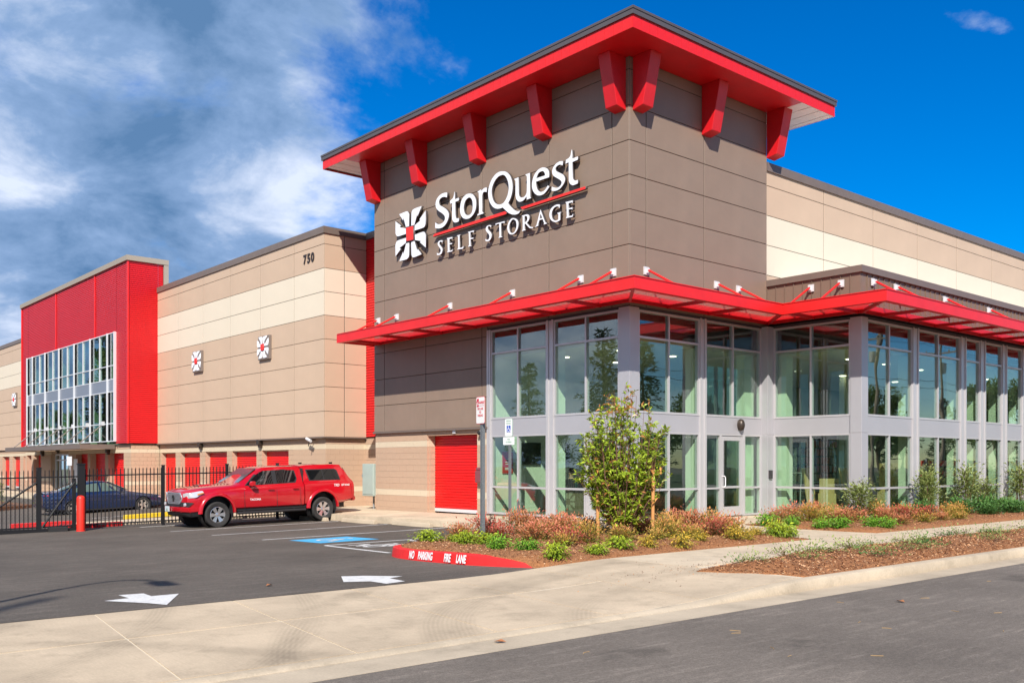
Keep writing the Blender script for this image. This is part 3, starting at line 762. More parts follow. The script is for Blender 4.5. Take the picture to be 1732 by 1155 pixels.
# --- the glass corner office
def cornercol(x0, x1, y0, y1, z0=0.0, z1=5.42):
    mb = MB()
    for a, b in ((z0-.05, 2.3), (2.304, z1)): mb.box(x0, x1, y0, y1, a, b)
    return mb.build('corner_column', ALUD, B, bevel=.006)
cornercol(17.93, 18.30, 16.18, 16.55)
cornercol(23.62, 23.97, 15.98, 16.30)
cornercol(23.88, 24.22, 13.22, 13.56)
GZ = dict(lo=(0.0, 2.28), hi=(2.78, 5.36))
def bay(axis, pos, a0, a1, mu, door=None, low_rail=.79, glass=GLASS):
    window(axis, pos, a0, a1, 2.76, 5.38, mu, [4.69], .055, .12, glass)
    lo = list(mu)
    window(axis, pos, a0, a1, 0.0, 2.30, lo, [low_rail], .055, .12, glass) if door is None else None
    mb = MB()
    if axis == 'x': mb.box(pos+.012, pos+.10, a0, a1, 2.302, 2.758)
    else: mb.box(a0, a1, pos+.012, pos+.10, 2.302, 2.758)
    mb.build('band_panel', ALUD, B)
def pier(axis, pos, a0, a1):
    mb = MB(); m = (a0+a1)/2
    for s, t in ((a0, a0+.07), (a1-.07, a1)):
        if axis == 'x': mb.box(pos-.03, pos+.13, s, t, 0, 5.4)
        else: mb.box(s, t, pos-.03, pos+.13, 0, 5.4)
    if axis == 'x': mb.box(pos-.004, pos+.125, a0+.07, a1-.07, 0, 5.4)
    else: mb.box(a0+.07, a1-.07, pos-.004, pos+.125, 0, 5.4)
    mb.build('mullion', ALU, B)
# tower face toward the parking lot
bay('x', 17.96, 19.24, 21.66, [20.47]); pier('x', 17.96, 18.97, 19.24)
bay('x', 17.96, 16.55, 18.97, [17.76], door=1)
window('x', 17.96, 17.76, 18.97, 0.0, 2.30, [], [.79], .055, .12)
pier('x', 17.96, 21.66, 21.82)
def door(axis, pos, a0, a1, z1=2.28, flip=False):
    o = MB(); st = .11
    def bx(p, q, r, s, d0, d1, M):
        if axis == 'x': M.box(pos+d0, pos+d1, p, q, r, s)
        else: M.box(p, q, pos+d0, pos+d1, r, s)
    fr = MB(); bx(a0, a0+.05, 0, z1+.02, .01, .13, fr); bx(a1-.05, a1, 0, z1+.02, .01, .13, fr); bx(a0+.05, a1-.05, z1-.03, z1+.02, .01, .13, fr)
    F = fr.build('door_frame', ALU, B)
    a0 += .055; a1 -= .055; z1 -= .04
    bx(a0, a0+st, .01, z1, .03, .08, o); bx(a1-st, a1, .01, z1, .03, .08, o); bx(a0+st, a1-st, .01, .27, .03, .08, o); bx(a0+st, a1-st, z1-.13, z1, .03, .08, o); bx(a0+st, a1-st, .78, .84, .03, .08, o)
    D = o.build('door', ALU, B, bevel=.004)
    g = MB(); bx(a0+st, a1-st, .27, .78, .05, .06, g); bx(a0+st, a1-st, .84, z1-.13, .05, .06, g); g.build('pane', GLASS, D)
    h = MB(); hx = a0+.06 if not flip else a1-.06
    P = (lambda u, d, z: (pos+d, u, z)) if axis == 'x' else (lambda u, d, z: (u, pos+d, z))
    h.path([P(hx, .03, .82), P(hx, -.04, .82), P(hx+.02, -.05, .86), P(hx+.02, -.05, 1.08), P(hx, -.04, 1.12), P(hx, .03, 1.12)], .014, 8); h.build('handle', WHITE, D)
door('x', 17.96, 16.56, 17.75)
# tower face toward the street
bay('y', 16.21, 18.30, 20.78, [19.51]); pier('y', 16.21, 20.78, 21.04)
bay('y', 16.21, 21.04, 23.63, [22.29], door=1)
window('y', 16.21, 21.04, 21.72, 0, 2.30, [], [.79], .05, .12); window('y', 16.21, 22.80, 23.63, 0, 2.30, [], [.79], .05, .12)
door('y', 16.21, 21.72, 22.80)
# projecting block, face toward the lot
bay('x', 23.91, 13.56, 15.98, [14.78])
# projecting block, long face
P = [(24.22, 26.79, [25.47]), (27.15, 29.88, [28.42]), (30.25, 31.28, []), (31.66, 32.95, []), (33.31, 34.6, []), (34.9, 37.5, [36.2]), (37.85, 40.5, [39.2]), (40.85, 43.5, [42.2]), (43.85, 46.5, [45.2])]
for i, (a, b, mu) in enumerate(P):
    bay('y', 13.26, a, b, mu)
    if i < len(P)-1: pier('y', 13.26, b, P[i+1][0])
# sill / head
mb = MB(); mb.box(17.94, 18.1, 16.2, 21.8, 5.385, 5.45); mb.box(18.1, 23.9, 16.19, 16.35, 5.385, 5.45); mb.box(23.9, 24.05, 13.24, 16.2, 5.385, 5.45); mb.box(24.05, 48, 13.24, 13.4, 5.385, 5.45)
mb.build('head_flashing', DARK, B)
mb = MB(); mb.box(18.14, 18.18, 16.6, 21.8, 4.72, 5.38); mb.box(18.34, 23.5, 16.40, 16.44, 4.72, 5.38); mb.box(24.09, 24.13, 13.6, 16.2, 4.72, 5.38); mb.box(24.3, 48, 13.44, 13.48, 4.72, 5.38)
mb.build('spandrel', DARK, B)
# interior shell
mb = MB(); mb.box(17.98, 48, 16.24, 22.2, -.35, -.012); mb.box(23.93, 48, 13.27, 16.24, -.35, -.012); mb.build('floor', FLOORI, B)
mb = MB(); mb.box(18.18, 48, 16.44, 22, 4.60, 4.70); mb.box(24.13, 48, 13.48, 16.44, 4.60, 4.70); mb.build('ceiling', CEIL, B)
mb = MB(); mb.box(18.1, 24.5, 21.70, 21.8, 0, 4.6); mb.build('office_wall', WALLI, B)
mb = MB(); mb.box(24.5, 48, 21.9, 22.0, 0, 4.6); mb.box(47.9, 48, 13.4, 22, 0, 4.6); mb.build('office_wall', WALLG, B)
MINT = mat('cream_column', (.74, .78, .62), .75)
for (x0, x1, y0, y1) in ((18.14, 18.40, 18.97, 19.24), (20.78, 21.05, 16.38, 16.70), (23.1, 23.55, 16.42, 16.7), (24.14, 24.45, 15.70, 16.0), (26.85, 27.1, 13.42, 13.72), (29.95, 30.2, 13.42, 13.72), (31.35, 31.6, 13.42, 13.72), (33.0, 33.25, 13.42, 13.72), (34.65, 34.88, 13.42, 13.72), (37.55, 37.8, 13.42, 13.8), (40.55, 40.8, 13.42, 13.8), (26.5, 26.75, 18.6, 18.85), (31.4, 31.65, 18.0, 18.25)):
    mb = MB(); mb.box(x0, x1, y0, y1, -.01, 4.6); mb.build('column_casing', MINT, B)
DL = mat('downlight_lens', (1, .9, .68), .5, emit=3.2)
mb0 = MB(); mb0.lathe([(.0, 0), (.1, 0), (.115, -.01), (.115, .02)], (0, 0, 0), n=16)
dlm = mb0.mesh('downlight', DL)
for (x, y) in [(19.6, 18.0), (19.6, 20.2), (21.8, 18.0), (21.8, 20.2), (24.6, 17.4), (26.4, 15.0), (26.4, 17.8), (28.6, 15.0), (31.2, 15.2), (33.9, 15.2), (36.5, 15.2), (31.2, 18), (35, 18)]:
    link('downlight', dlm, B, (x, y, 4.59))

# --- red sunshade canopy
CN = thing('canopy_anchor', None, None); bpy.data.objects.remove(CN)
OV = 1.5; XL = 17.93; YT = 16.18; X3 = 23.88; Y3 = 13.23; CE = 52.0; YL = 27.8
def off(o): return [(XL-o, YL), (XL-o, YT-o), (X3-o, YT-o), (X3-o, Y3-o), (CE, Y3-o)]
def ribbon(o0, o1, z0, z1, M):
    a = off(o0); b = off(o1)
    for i in range(4):
        M.hexa([(*b[i], z0), (*a[i], z0), (*a[i+1], z0), (*b[i+1], z0)], [(*b[i], z1), (*a[i], z1), (*a[i+1], z1), (*b[i+1], z1)])
mb = MB(); ribbon(OV-.05, OV, 5.48, 5.755, mb); ribbon(OV-.12, OV+.02, 5.755, 5.775, mb); ribbon(OV-.14, OV-.052, 5.475, 5.49, mb)
mb.box(XL-OV, XL-.04, YL, YL+.05, 5.48, 5.755)
canopy = mb.build('sunshade_canopy', REDB, B, fix=True)
mb = MB(); ribbon(.03, .10, 5.50, 5.72, mb); mb.build('wall_channel', RED, canopy, fix=True)
sol = MB()
k = 0
for o_ in np.arange(.19, OV-.1, .125):
    M = MB(); w = .068
    # tilted blade: high on the wall side, low on the outer side
    a = off(o_-w*.75); b = off(o_+w*.75)
    for i in range(4):
        lo = 5.595; hi = 5.632; t = .006
        M.add([(*a[i], hi), (*a[i+1], hi), (*b[i+1], lo), (*b[i], lo), (*a[i], hi-t), (*a[i+1], hi-t), (*b[i+1], lo-t), (*b[i], lo-t)],
              [(0, 1, 2, 3), (7, 6, 5, 4), (0, 4, 5, 1), (3, 2, 6, 7)])
    M.build('louvre_blade', RED, canopy, fix=True)
def beam(p, q):
    M = MB(); p = Vector((*p, 5.60)); q = Vector((*q, 5.60)); d = (q-p).normalized(); u = Vector((-d.y, d.x, 0))*.03
    M.hexa([p-u-Vector((0,0,.115)), q-u-Vector((0,0,.115)), q+u-Vector((0,0,.115)), p+u-Vector((0,0,.115))], [p-u-Vector((0,0,.03)), q-u-Vector((0,0,.03)), q+u-Vector((0,0,.03)), p+u-Vector((0,0,.03))])
    M.build('canopy_beam', RED, canopy)
for y in [27.3, 25.6, 23.9, 22.2, 20.5, 18.8, 17.1]: beam((XL-.08, y), (XL-OV+.05, y))
for x in [19.3, 21.0]: beam((x, YT-.08), (x, YT-OV+.05))
for y in [14.6, 13.3]: beam((X3-.08, y), (X3-OV+.05, y))
for x in [24.8+1.55*k for k in range(17)]: beam((x, Y3-.08), (x, Y3-OV+.05))
beam((XL-.05, YT-.05), (XL-OV+.03, YT-OV+.03)); beam((X3-.05, YT-.05), (X3-OV+.03, YT-OV+.03)); beam((X3-.05, Y3-.05), (X3-OV+.03, Y3-OV+.03))
def tie(p, q):
    M = MB(); M.tube(p, q, .03, n=8); r = M.build('tie_rod', REDB, canopy)
def plate(c, axis):
    M = MB(); x, y, z = c
    if axis == 'x': M.box(x-.03, x, y-.09, y+.09, z-.1, z+.1); M.box(x-.12, x-.03, y-.02, y+.02, z-.06, z+.06)
    else: M.box(x-.09, x+.09, y-.03, y, z-.1, z+.1); M.box(x-.02, x+.02, y-.12, y-.03, z-.06, z+.06)
    M.build('wall_plate', GALVW, canopy)
for y in (27.63, 26.52, 23.6, 20.65, 17.9, 16.73):
    plate((17.95, y, 6.34), 'x'); tie((17.85, y, 6.34), (16.62, y, 5.68))
for x in (18.57, 21.48, 22.49):
    plate((x, 16.2, 6.38), 'y'); tie((x, 16.1, 6.38), (x, 14.85, 5.68))
for y in (14.75, 13.83):
    plate((23.90, y, 6.38), 'x'); tie((23.8, y, 6.38), (22.6, y, 5.68))
for x in (24.51, 25.76, 28.76, 31.84, 34.9, 38):
    plate((x, 13.25, 6.41), 'y'); tie((x, 13.15, 6.41), (x, 11.95, 5.68))

# --- deep eave roof
EX0, EY0, EX1, EY1 = 16.82, 15.07, 25.68, 29.45
mb = MB(); mb.box(EX0-.04, EX1+.04, EY0-.04, EY1+.04, 12.0, 12.165); eave = mb.build('eave_roof', GREY_CAP, B)
mb = MB(); mb.box(EX0-.055, EX1+.055, EY0-.055, EY1+.055, 12.12, 12.18); mb.build('roof_edge', GREY_CAP, eave)
sof = MB(); sof.box(EX0+.02, 23.98, EY0+.02, 27.98, 11.70, 11.74); sof.build('soffit', RED, eave)
k = 0; y = 28.0
nb = 0
for i in range(5):
    a = 27.985+i*.24; m_ = MB(); m_.box(EX0+.02, EX1-.02, a+.006, a+.234, 11.70+.006*(i % 2), 11.74); m_.build('soffit_board', SOFW, eave)
for i in range(7):
    a = 23.985+i*.24; m_ = MB(); m_.box(a+.006, a+.234, EY0+.02, 27.97, 11.70+.006*(i % 2), 11.74); m_.build('soffit_board', SOFW, eave)
mb = MB(); mb.box(EX0+.03, EX1-.03, EY0+.03, EY1-.03, 11.745, 12.0); mb.build('roof_deck', JOINT, eave)
fm = MB(); fm.box(0, .02, .003, .297, 0, .305); fmx = fm.mesh('fascia_panel', REDB)
fm = MB(); fm.box(.003, .297, 0, .02, 0, .305); fmy = fm.mesh('fascia_panel', REDB)
ny_ = round((EY1-EY0-.04)/.3); py_ = (EY1-EY0-.042)/ny_; nx_ = round((EX1-EX0)/.3); px_ = (EX1-EX0-.002)/nx_
for i in range(ny_):
    for xx in (EX0, EX1-.02): o = link('fascia_panel', fmx, eave, (xx, EY0+.021+i*py_, 11.695)); o.scale = (1, py_/.3, 1)
for i in range(nx_):
    for yy in (EY0, EY1-.02): o = link('fascia_panel', fmy, eave, (EX0+.001+i*px_, yy, 11.695)); o.scale = (px_/.3, 1, 1)
# brackets
def bracket(axis, a, zb=10.42):
    w = .39; d1, d0 = .62, .34; zt = 11.70
    if axis == 'x':
        b4 = [(17.95-d0, a, zb), (17.95, a, zb-.06), (17.95, a+w, zb-.06), (17.95-d0, a+w, zb)]
        t4 = [(17.95-d1, a, zt), (17.95, a, zt), (17.95, a+w, zt), (17.95-d1, a+w, zt)]
    else:
        b4 = [(a, 16.2-d0, zb), (a+w, 16.2-d0, zb), (a+w, 16.2, zb-.06), (a, 16.2, zb-.06)]
        t4 = [(a, 16.2-d1, zt), (a+w, 16.2-d1, zt), (a+w, 16.2, zt), (a, 16.2, zt)]
    mb = MB(); mb.hexa(b4, t4); mb.build('eave_bracket', RED, B, fix=True, bevel=.012)
for y in (27.52, 24.82, 21.85, 19.02, 16.31): bracket('x', y)
for x in (18.07, 20.85, 23.88): bracket('y', x)

# --- small fittings on the building
def wall_light(c, axis, m=mat('bronze_fitting', (.06, .045, .035), .4, metal=.4)):
    x, y, z = c; mb = MB()
    if axis == 'x': mb.box(x-.20, x, y-.11, y+.11, z-.05, z+.16); mb.box(x-.14, x, y-.09, y+.09, z-.16, z-.05)
    else: mb.box(x-.11, x+.11, y-.20, y, z-.05, z+.16); mb.box(x-.09, x+.09, y-.14, y, z-.16, z-.05)
    return mb.build('wall_light', m, None, bevel=.02)
tag(wall_light((18.08, 42.65, 2.30), 'x'), 'dark bronze wall light above the roller doors nearest the red volume', 'light', 'wall lights on the masonry band')
tag(wall_light((18.08, 36.65, 2.30), 'x'), 'dark bronze wall light below the near flower emblem on the beige wing', 'light', 'wall lights on the masonry band')
tag(wall_light((16.67, 51.0, 2.1), 'x'), 'dark wall light at the near end of the brown entry canopy', 'light', 'wall lights under the entry canopy')
tag(wall_light((16.67, 62.9, 2.1), 'x'), 'dark wall light at the far end of the brown entry canopy', 'light', 'wall lights under the entry canopy')
tag(wall_light((16.67, 59.75, 2.24), 'x'), 'dark wall light centred over the glass entry door behind the fence', 'light', 'wall lights under the entry canopy')
mb = MB(); mb.lathe([(0, 0), (.10, 0), (.115, -.05), (.10, -.12), (.05, -.16), (0, -.17)], (0, 0, 0), axis='y', n=20)
bl = mb.build('alarm_light', mat('bronze_fitting', (.06, .045, .035), .4), None, smooth=60); bl.location = (22.58, 16.22, 2.56); bl.scale = (1, 1, 1.5)
tag(bl, 'oval bronze strobe light on the silver band above the office door', 'light')
mb = MB(); mb.box(-.07, .07, -.05, 0, -.12, .12); mb.box(-.045, .045, -.065, -.05, -.02, .09)
kp = mb.build('keypad', mat('dark_steel', (.05, .045, .05), .4), None, bevel=.006); kp.location = (23.72, 15.975, 1.16); tag(kp, 'small dark keypad on the inner corner column beside the office door', 'keypad')
def camera_dome(loc, d, label):
    t = thing('security_camera', label, 'camera', loc)
    m1 = MB(); m1.lathe([(0, 0), (.07, 0), (.08, -.06), (.07, -.10)], (0, 0, 0), axis=d, n=16); m1.build('housing', WHITE, t, smooth=50)
    m2 = MB(); m2.lathe([(.062, -.10), (.05, -.14), (.03, -.16), (0, -.165)], (0, 0, 0), axis=d, n=16); m2.build('dome', BLACKM, t, smooth=80)
camera_dome((17.98, 22.1, 2.38), 'x', 'white dome security camera on blockwork beside the glass office corner')
mb = MB(); mb.box(-.03, 0, -.07, .07, -.07, .07); mb.box(-.036, -.03, -.03, .03, -.035, .035)
sb = mb.build('door_sensor', GALVW, None); sb.location = (17.99, 23.45, 2.47); tag(sb, 'small square sensor plate above the tall roller door', 'sensor')
t = thing('security_camera', 'bullet camera on a black bracket near the corner of the beige wing', 'camera', (18.08, 32.2, 2.38))
m1 = MB(); m1.tube((0, 0, 0), (-.25, .0, .0), .02); m1.tube((-.25, 0, 0), (-.3, .0, -.25), .018); m1.build('bracket', BLACKM, t)
m1 = MB(); m1.tube((-.28, .18, .04), (-.3, -.18, -.06), .055, n=12); m1.build('housing', GALVW, t)
mb = MB(); mb.box(-.16, 0, -.14, .14, -.18, .18); mb.box(-.13, 0, -.13, .13, .18, .28)
kx = mb.build('key_box', mat('maroon_plastic', (.22, .06, .07), .4), None, bevel=.03); kx.location = (17.99, 22.12, 1.08); tag(kx, 'maroon hooded call box between roller door and office glass', 'box')
# electric cabinet
t = thing('electric_cabinet', 'pale green electric cabinet on a post beside the tower wall', 'cabinet', (18.3, 28.45, -.15))
mb = MB(); mb.box(-.28, .28, -.38, .35, .5, 1.62); mb.build('cabinet_body', mat('pale_green_metal', (.40, .47, .42), .5, var=.05), t, bevel=.012)
mb = MB(); mb.box(-.295, -.28, -.33, .30, .56, 1.56); mb.build('door', mat('pale_green_metal', (.4, .47, .42), .5), t)
mb = MB(); mb.tube((0, -.2, -.4), (0, -.2, .5), .05); mb.tube((0, .05, -.4), (0, .05, .5), .035); mb.build('conduit', GALV, t)
mb = MB(); mb.lathe([(0, 0), (.09, 0), (.09, -.12), (.07, -.16), (0, -.17)], (-.05, .43, 1.2), axis='x', n=16); mb.box(-.1, .05, .36, .5, .95, 1.35); mb.build('meter', GALV, t)

# traced outlines of the wall lettering: [along wall, height, corner]
BIG=[["S",[[[23.579,9.823,1],[23.718,9.841,0],[23.903,9.833,0],[24.09,9.753,0],[24.176,9.611,0],[24.144,9.46,0],[24.01,9.337,0],[23.85,9.242,0],[23.718,9.136,0],[23.687,9.035,0],[23.758,8.954,0],[23.903,8.918,0],[24.064,8.94,0],[24.193,9.021,1],[24.198,8.846,1],[24.037,8.8,0],[23.85,8.789,0],[23.692,8.838,0],[23.561,8.948,0],[23.496,9.077,0],[23.522,9.208,0],[23.64,9.326,0],[23.797,9.422,0],[23.957,9.51,0],[24.002,9.607,0],[23.957,9.693,0],[23.824,9.729,0],[23.692,9.709,0],[23.587,9.671,1]]]],["t",[[[23.212,9.764,1],[23.23,9.682,0],[23.276,9.598,0],[23.34,9.564,0],[23.436,9.529,1],[23.405,9.433,1],[23.32,9.45,1],[23.327,9.013,0],[23.302,8.914,0],[23.224,8.839,0],[23.096,8.812,0],[22.995,8.823,1],[22.99,8.923,1],[23.071,8.924,0],[23.135,8.959,0],[23.16,9.042,1],[23.168,9.45,1],[22.995,9.453,1],[22.99,9.538,1],[23.186,9.532,1],[23.191,9.752,1]]]],["o",[[[22.482,9.553,0],[22.618,9.559,0],[22.768,9.506,0],[22.881,9.391,0],[22.926,9.214,0],[22.919,9.073,0],[22.843,8.934,0],[22.718,8.85,0],[22.568,8.815,0],[22.42,8.828,0],[22.273,8.906,0],[22.176,9.031,0],[22.151,9.194,0],[22.188,9.354,0],[22.285,9.473,0],[22.383,9.529,0]],[[22.482,9.438,0],[22.593,9.423,0],[22.693,9.352,0],[22.748,9.224,0],[22.748,9.116,0],[22.693,9.005,0],[22.593,8.931,0],[22.469,8.914,0],[22.371,8.956,0],[22.322,9.046,0],[22.315,9.197,0],[22.334,9.308,0],[22.396,9.397,0]]]],["r",[[[21.915,9.556,1],[22.091,9.526,1],[22.042,9.49,0],[22.026,9.441,0],[22.006,8.876,1],[22.103,8.842,1],[22.079,8.818,1],[21.803,8.828,1],[21.827,8.863,0],[21.874,8.895,1],[21.867,9.362,1],[21.839,9.431,0],[21.779,9.456,0],[21.66,9.423,1],[21.653,9.556,1],[21.743,9.564,0],[21.839,9.544,0],[21.898,9.504,1]]]],["Q",[[[20.909,9.856,0],[21.069,9.881,0],[21.253,9.85,0],[21.438,9.728,0],[21.556,9.545,0],[21.591,9.388,0],[21.567,9.218,0],[21.485,9.051,0],[21.345,8.911,0],[21.183,8.838,0],[21.046,8.821,0],[20.932,8.823,1],[20.819,8.731,0],[20.684,8.623,0],[20.527,8.546,0],[20.373,8.511,0],[20.241,8.521,0],[20.176,8.58,1],[20.285,8.587,0],[20.417,8.65,0],[20.55,8.757,0],[20.65,8.85,0],[20.695,8.903,1],[20.594,9.014,0],[20.527,9.16,0],[20.501,9.314,0],[20.527,9.48,0],[20.594,9.641,0],[20.706,9.761,0],[20.819,9.827,0]],[[20.943,9.764,0],[21.114,9.759,0],[21.276,9.677,0],[21.392,9.539,0],[21.434,9.384,0],[21.403,9.213,0],[21.31,9.06,0],[21.183,8.971,0],[21.046,8.934,0],[20.909,8.947,0],[20.796,9.027,0],[20.706,9.154,0],[20.668,9.307,0],[20.684,9.471,0],[20.751,9.618,0],[20.841,9.719,0]]]],["u",[[[20.252,9.534,1],[20.443,9.526,1],[20.395,9.494,0],[20.373,9.445,1],[20.373,9.054,1],[20.34,8.946,0],[20.263,8.865,0],[20.176,8.832,0],[20.045,8.841,0],[19.905,8.926,1],[19.895,8.831,1],[19.713,8.84,1],[19.756,8.88,1],[19.767,9.549,1],[19.97,9.542,1],[19.916,9.515,0],[19.89,9.466,1],[19.895,9.067,0],[19.938,8.976,0],[20.024,8.93,0],[20.132,8.943,0],[20.208,8.998,0],[20.237,9.069,1],[20.248,9.53,1]]]],["e",[[[19.191,9.564,0],[19.316,9.577,0],[19.476,9.534,0],[19.615,9.41,0],[19.678,9.237,0],[19.661,9.077,0],[19.58,8.95,0],[19.453,8.861,0],[19.316,8.832,0],[19.18,8.849,0],[19.067,8.917,0],[18.973,8.996,1],[19.033,9.04,1],[19.123,8.96,0],[19.225,8.92,0],[19.339,8.93,0],[19.442,9.006,0],[19.499,9.12,0],[19.518,9.248,1],[18.988,9.253,1],[18.981,9.328,0],[18.999,9.424,0],[19.067,9.508,0]],[[19.499,9.337,1],[19.465,9.407,0],[19.396,9.469,0],[19.293,9.484,0],[19.214,9.466,0],[19.157,9.399,0],[19.146,9.337,1]]]],["s",[[[18.448,9.56,1],[18.579,9.581,0],[18.733,9.544,0],[18.843,9.449,0],[18.861,9.346,0],[18.821,9.26,0],[18.711,9.182,0],[18.579,9.099,0],[18.496,9.02,0],[18.514,8.948,0],[18.601,8.9,0],[18.711,8.901,0],[18.877,8.968,1],[18.883,8.859,1],[18.733,8.827,0],[18.579,8.842,0],[18.448,8.919,0],[18.373,9.008,0],[18.373,9.098,0],[18.427,9.186,0],[18.557,9.268,0],[18.689,9.344,0],[18.737,9.409,0],[18.711,9.463,0],[18.623,9.496,0],[18.535,9.486,0],[18.453,9.448,1]]]],["t",[[[18.094,9.774,1],[18.115,9.779,1],[18.137,9.702,0],[18.158,9.633,0],[18.222,9.588,0],[18.329,9.562,1],[18.34,9.466,1],[18.222,9.476,1],[18.218,8.988,1],[18.179,8.905,0],[18.094,8.841,0],[18.02,8.828,0],[17.883,8.839,1],[17.883,8.935,1],[17.957,8.93,0],[18.031,8.968,0],[18.073,9.03,1],[18.084,9.45,1],[17.883,9.462,1],[17.879,9.547,1],[18.084,9.54,1],[18.088,9.69,1]]]]]
SMALL=[["S",[[[23.818,8.393,1],[23.829,8.305,1],[23.864,8.353,0],[23.921,8.37,0],[23.979,8.345,0],[23.979,8.297,0],[23.91,8.236,0],[23.829,8.147,0],[23.824,8.063,0],[23.875,7.989,0],[23.967,7.963,0],[24.106,7.986,1],[24.106,8.055,1],[24.037,8.016,0],[23.967,8.018,0],[23.91,8.064,0],[23.91,8.119,0],[23.956,8.182,0],[24.037,8.265,0],[24.065,8.339,0],[24.025,8.388,0],[23.921,8.408,0]]]],["E",[[[23.601,8.416,1],[23.319,8.407,1],[23.319,8.332,1],[23.342,8.363,1],[23.465,8.371,1],[23.461,8.234,1],[23.33,8.225,1],[23.33,8.191,1],[23.461,8.2,1],[23.454,8.008,1],[23.353,7.998,1],[23.308,8.038,1],[23.319,7.967,1],[23.59,7.976,1],[23.544,8.016,1],[23.556,8.374,1]]]],["L",[[[23.097,8.407,1],[22.91,8.407,1],[22.954,8.381,1],[22.949,8.01,1],[22.823,8.002,1],[22.762,8.039,1],[22.783,7.958,1],[23.075,7.978,1],[23.02,8.022,1],[23.031,8.375,1]]]],["F",[[[22.552,8.415,1],[22.264,8.412,1],[22.275,8.345,1],[22.307,8.377,1],[22.43,8.386,1],[22.424,8.213,1],[22.285,8.201,1],[22.285,8.168,1],[22.424,8.179,1],[22.413,7.992,1],[22.36,7.969,1],[22.541,7.974,1],[22.488,8.018,1],[22.503,8.38,1]]]],["S",[[[21.457,8.415,1],[21.457,8.35,1],[21.518,8.394,0],[21.579,8.406,0],[21.615,8.367,0],[21.579,8.302,0],[21.477,8.212,0],[21.432,8.126,0],[21.457,8.04,0],[21.538,7.977,0],[21.64,7.979,0],[21.712,8.001,1],[21.718,8.067,1],[21.66,8.024,0],[21.589,8.018,0],[21.538,8.061,0],[21.538,8.132,0],[21.589,8.2,0],[21.671,8.273,0],[21.702,8.344,0],[21.66,8.415,0],[21.558,8.434,0]]]],["T",[[[21.255,8.422,1],[20.849,8.415,1],[20.859,8.353,1],[20.898,8.384,1],[21.006,8.388,1],[21.006,8.017,1],[20.947,7.981,1],[21.125,7.983,1],[21.08,8.024,1],[21.086,8.39,1],[21.205,8.391,1],[21.245,8.369,1]]]],["O",[[[20.473,8.431,0],[20.569,8.424,0],[20.666,8.354,0],[20.728,8.239,0],[20.715,8.123,0],[20.647,8.021,0],[20.54,7.977,0],[20.416,7.986,0],[20.311,8.06,0],[20.254,8.175,0],[20.263,8.29,0],[20.339,8.379,0]],[[20.483,8.395,0],[20.569,8.361,0],[20.637,8.273,0],[20.647,8.161,0],[20.608,8.065,0],[20.531,8.015,0],[20.435,8.021,0],[20.358,8.094,0],[20.33,8.202,0],[20.349,8.306,0],[20.406,8.367,0]]]],["R",[[[20.112,8.423,1],[19.906,8.422,0],[19.813,8.389,0],[19.786,8.322,0],[19.813,8.241,0],[19.897,8.182,1],[19.758,8.051,1],[19.629,8.014,1],[19.648,7.99,1],[19.776,8.014,1],[19.953,8.174,1],[19.99,8.175,1],[19.984,8.025,1],[19.934,7.991,1],[20.103,7.991,1],[20.065,8.034,1],[20.065,8.389,1]],[[19.99,8.393,1],[19.906,8.376,0],[19.869,8.326,0],[19.888,8.255,0],[19.943,8.222,0],[19.99,8.222,1]]]],["A",[[[19.33,8.446,1],[19.142,8.063,1],[19.062,8.011,1],[19.213,8.006,1],[19.178,8.033,1],[19.24,8.161,1],[19.375,8.162,1],[19.429,8.05,1],[19.411,8.016,1],[19.56,8.001,1],[19.493,8.044,1],[19.366,8.362,1]],[[19.33,8.33,1],[19.258,8.201,1],[19.366,8.197,1]]]],["G",[[[18.564,8.423,1],[18.573,8.318,1],[18.607,8.372,0],[18.685,8.4,0],[18.79,8.379,0],[18.868,8.299,0],[18.886,8.194,0],[18.842,8.09,0],[18.755,8.031,0],[18.668,8.02,0],[18.62,8.04,1],[18.616,8.177,1],[18.677,8.213,1],[18.513,8.219,1],[18.547,8.187,1],[18.547,8.009,1],[18.651,7.981,0],[18.772,7.994,0],[18.895,8.064,0],[18.968,8.174,0],[18.965,8.294,0],[18.895,8.389,0],[18.772,8.436,0],[18.668,8.445,0]]]],["E",[[[18.359,8.441,1],[18.073,8.434,1],[18.073,8.358,1],[18.106,8.388,1],[18.232,8.391,1],[18.229,8.254,1],[18.123,8.25,1],[18.086,8.258,1],[18.081,8.189,1],[18.123,8.215,1],[18.229,8.225,1],[18.224,8.046,1],[18.106,8.035,1],[18.056,8.078,1],[18.073,7.999,1],[18.334,8.009,1],[18.295,8.054,1],[18.308,8.406,1]]]]]
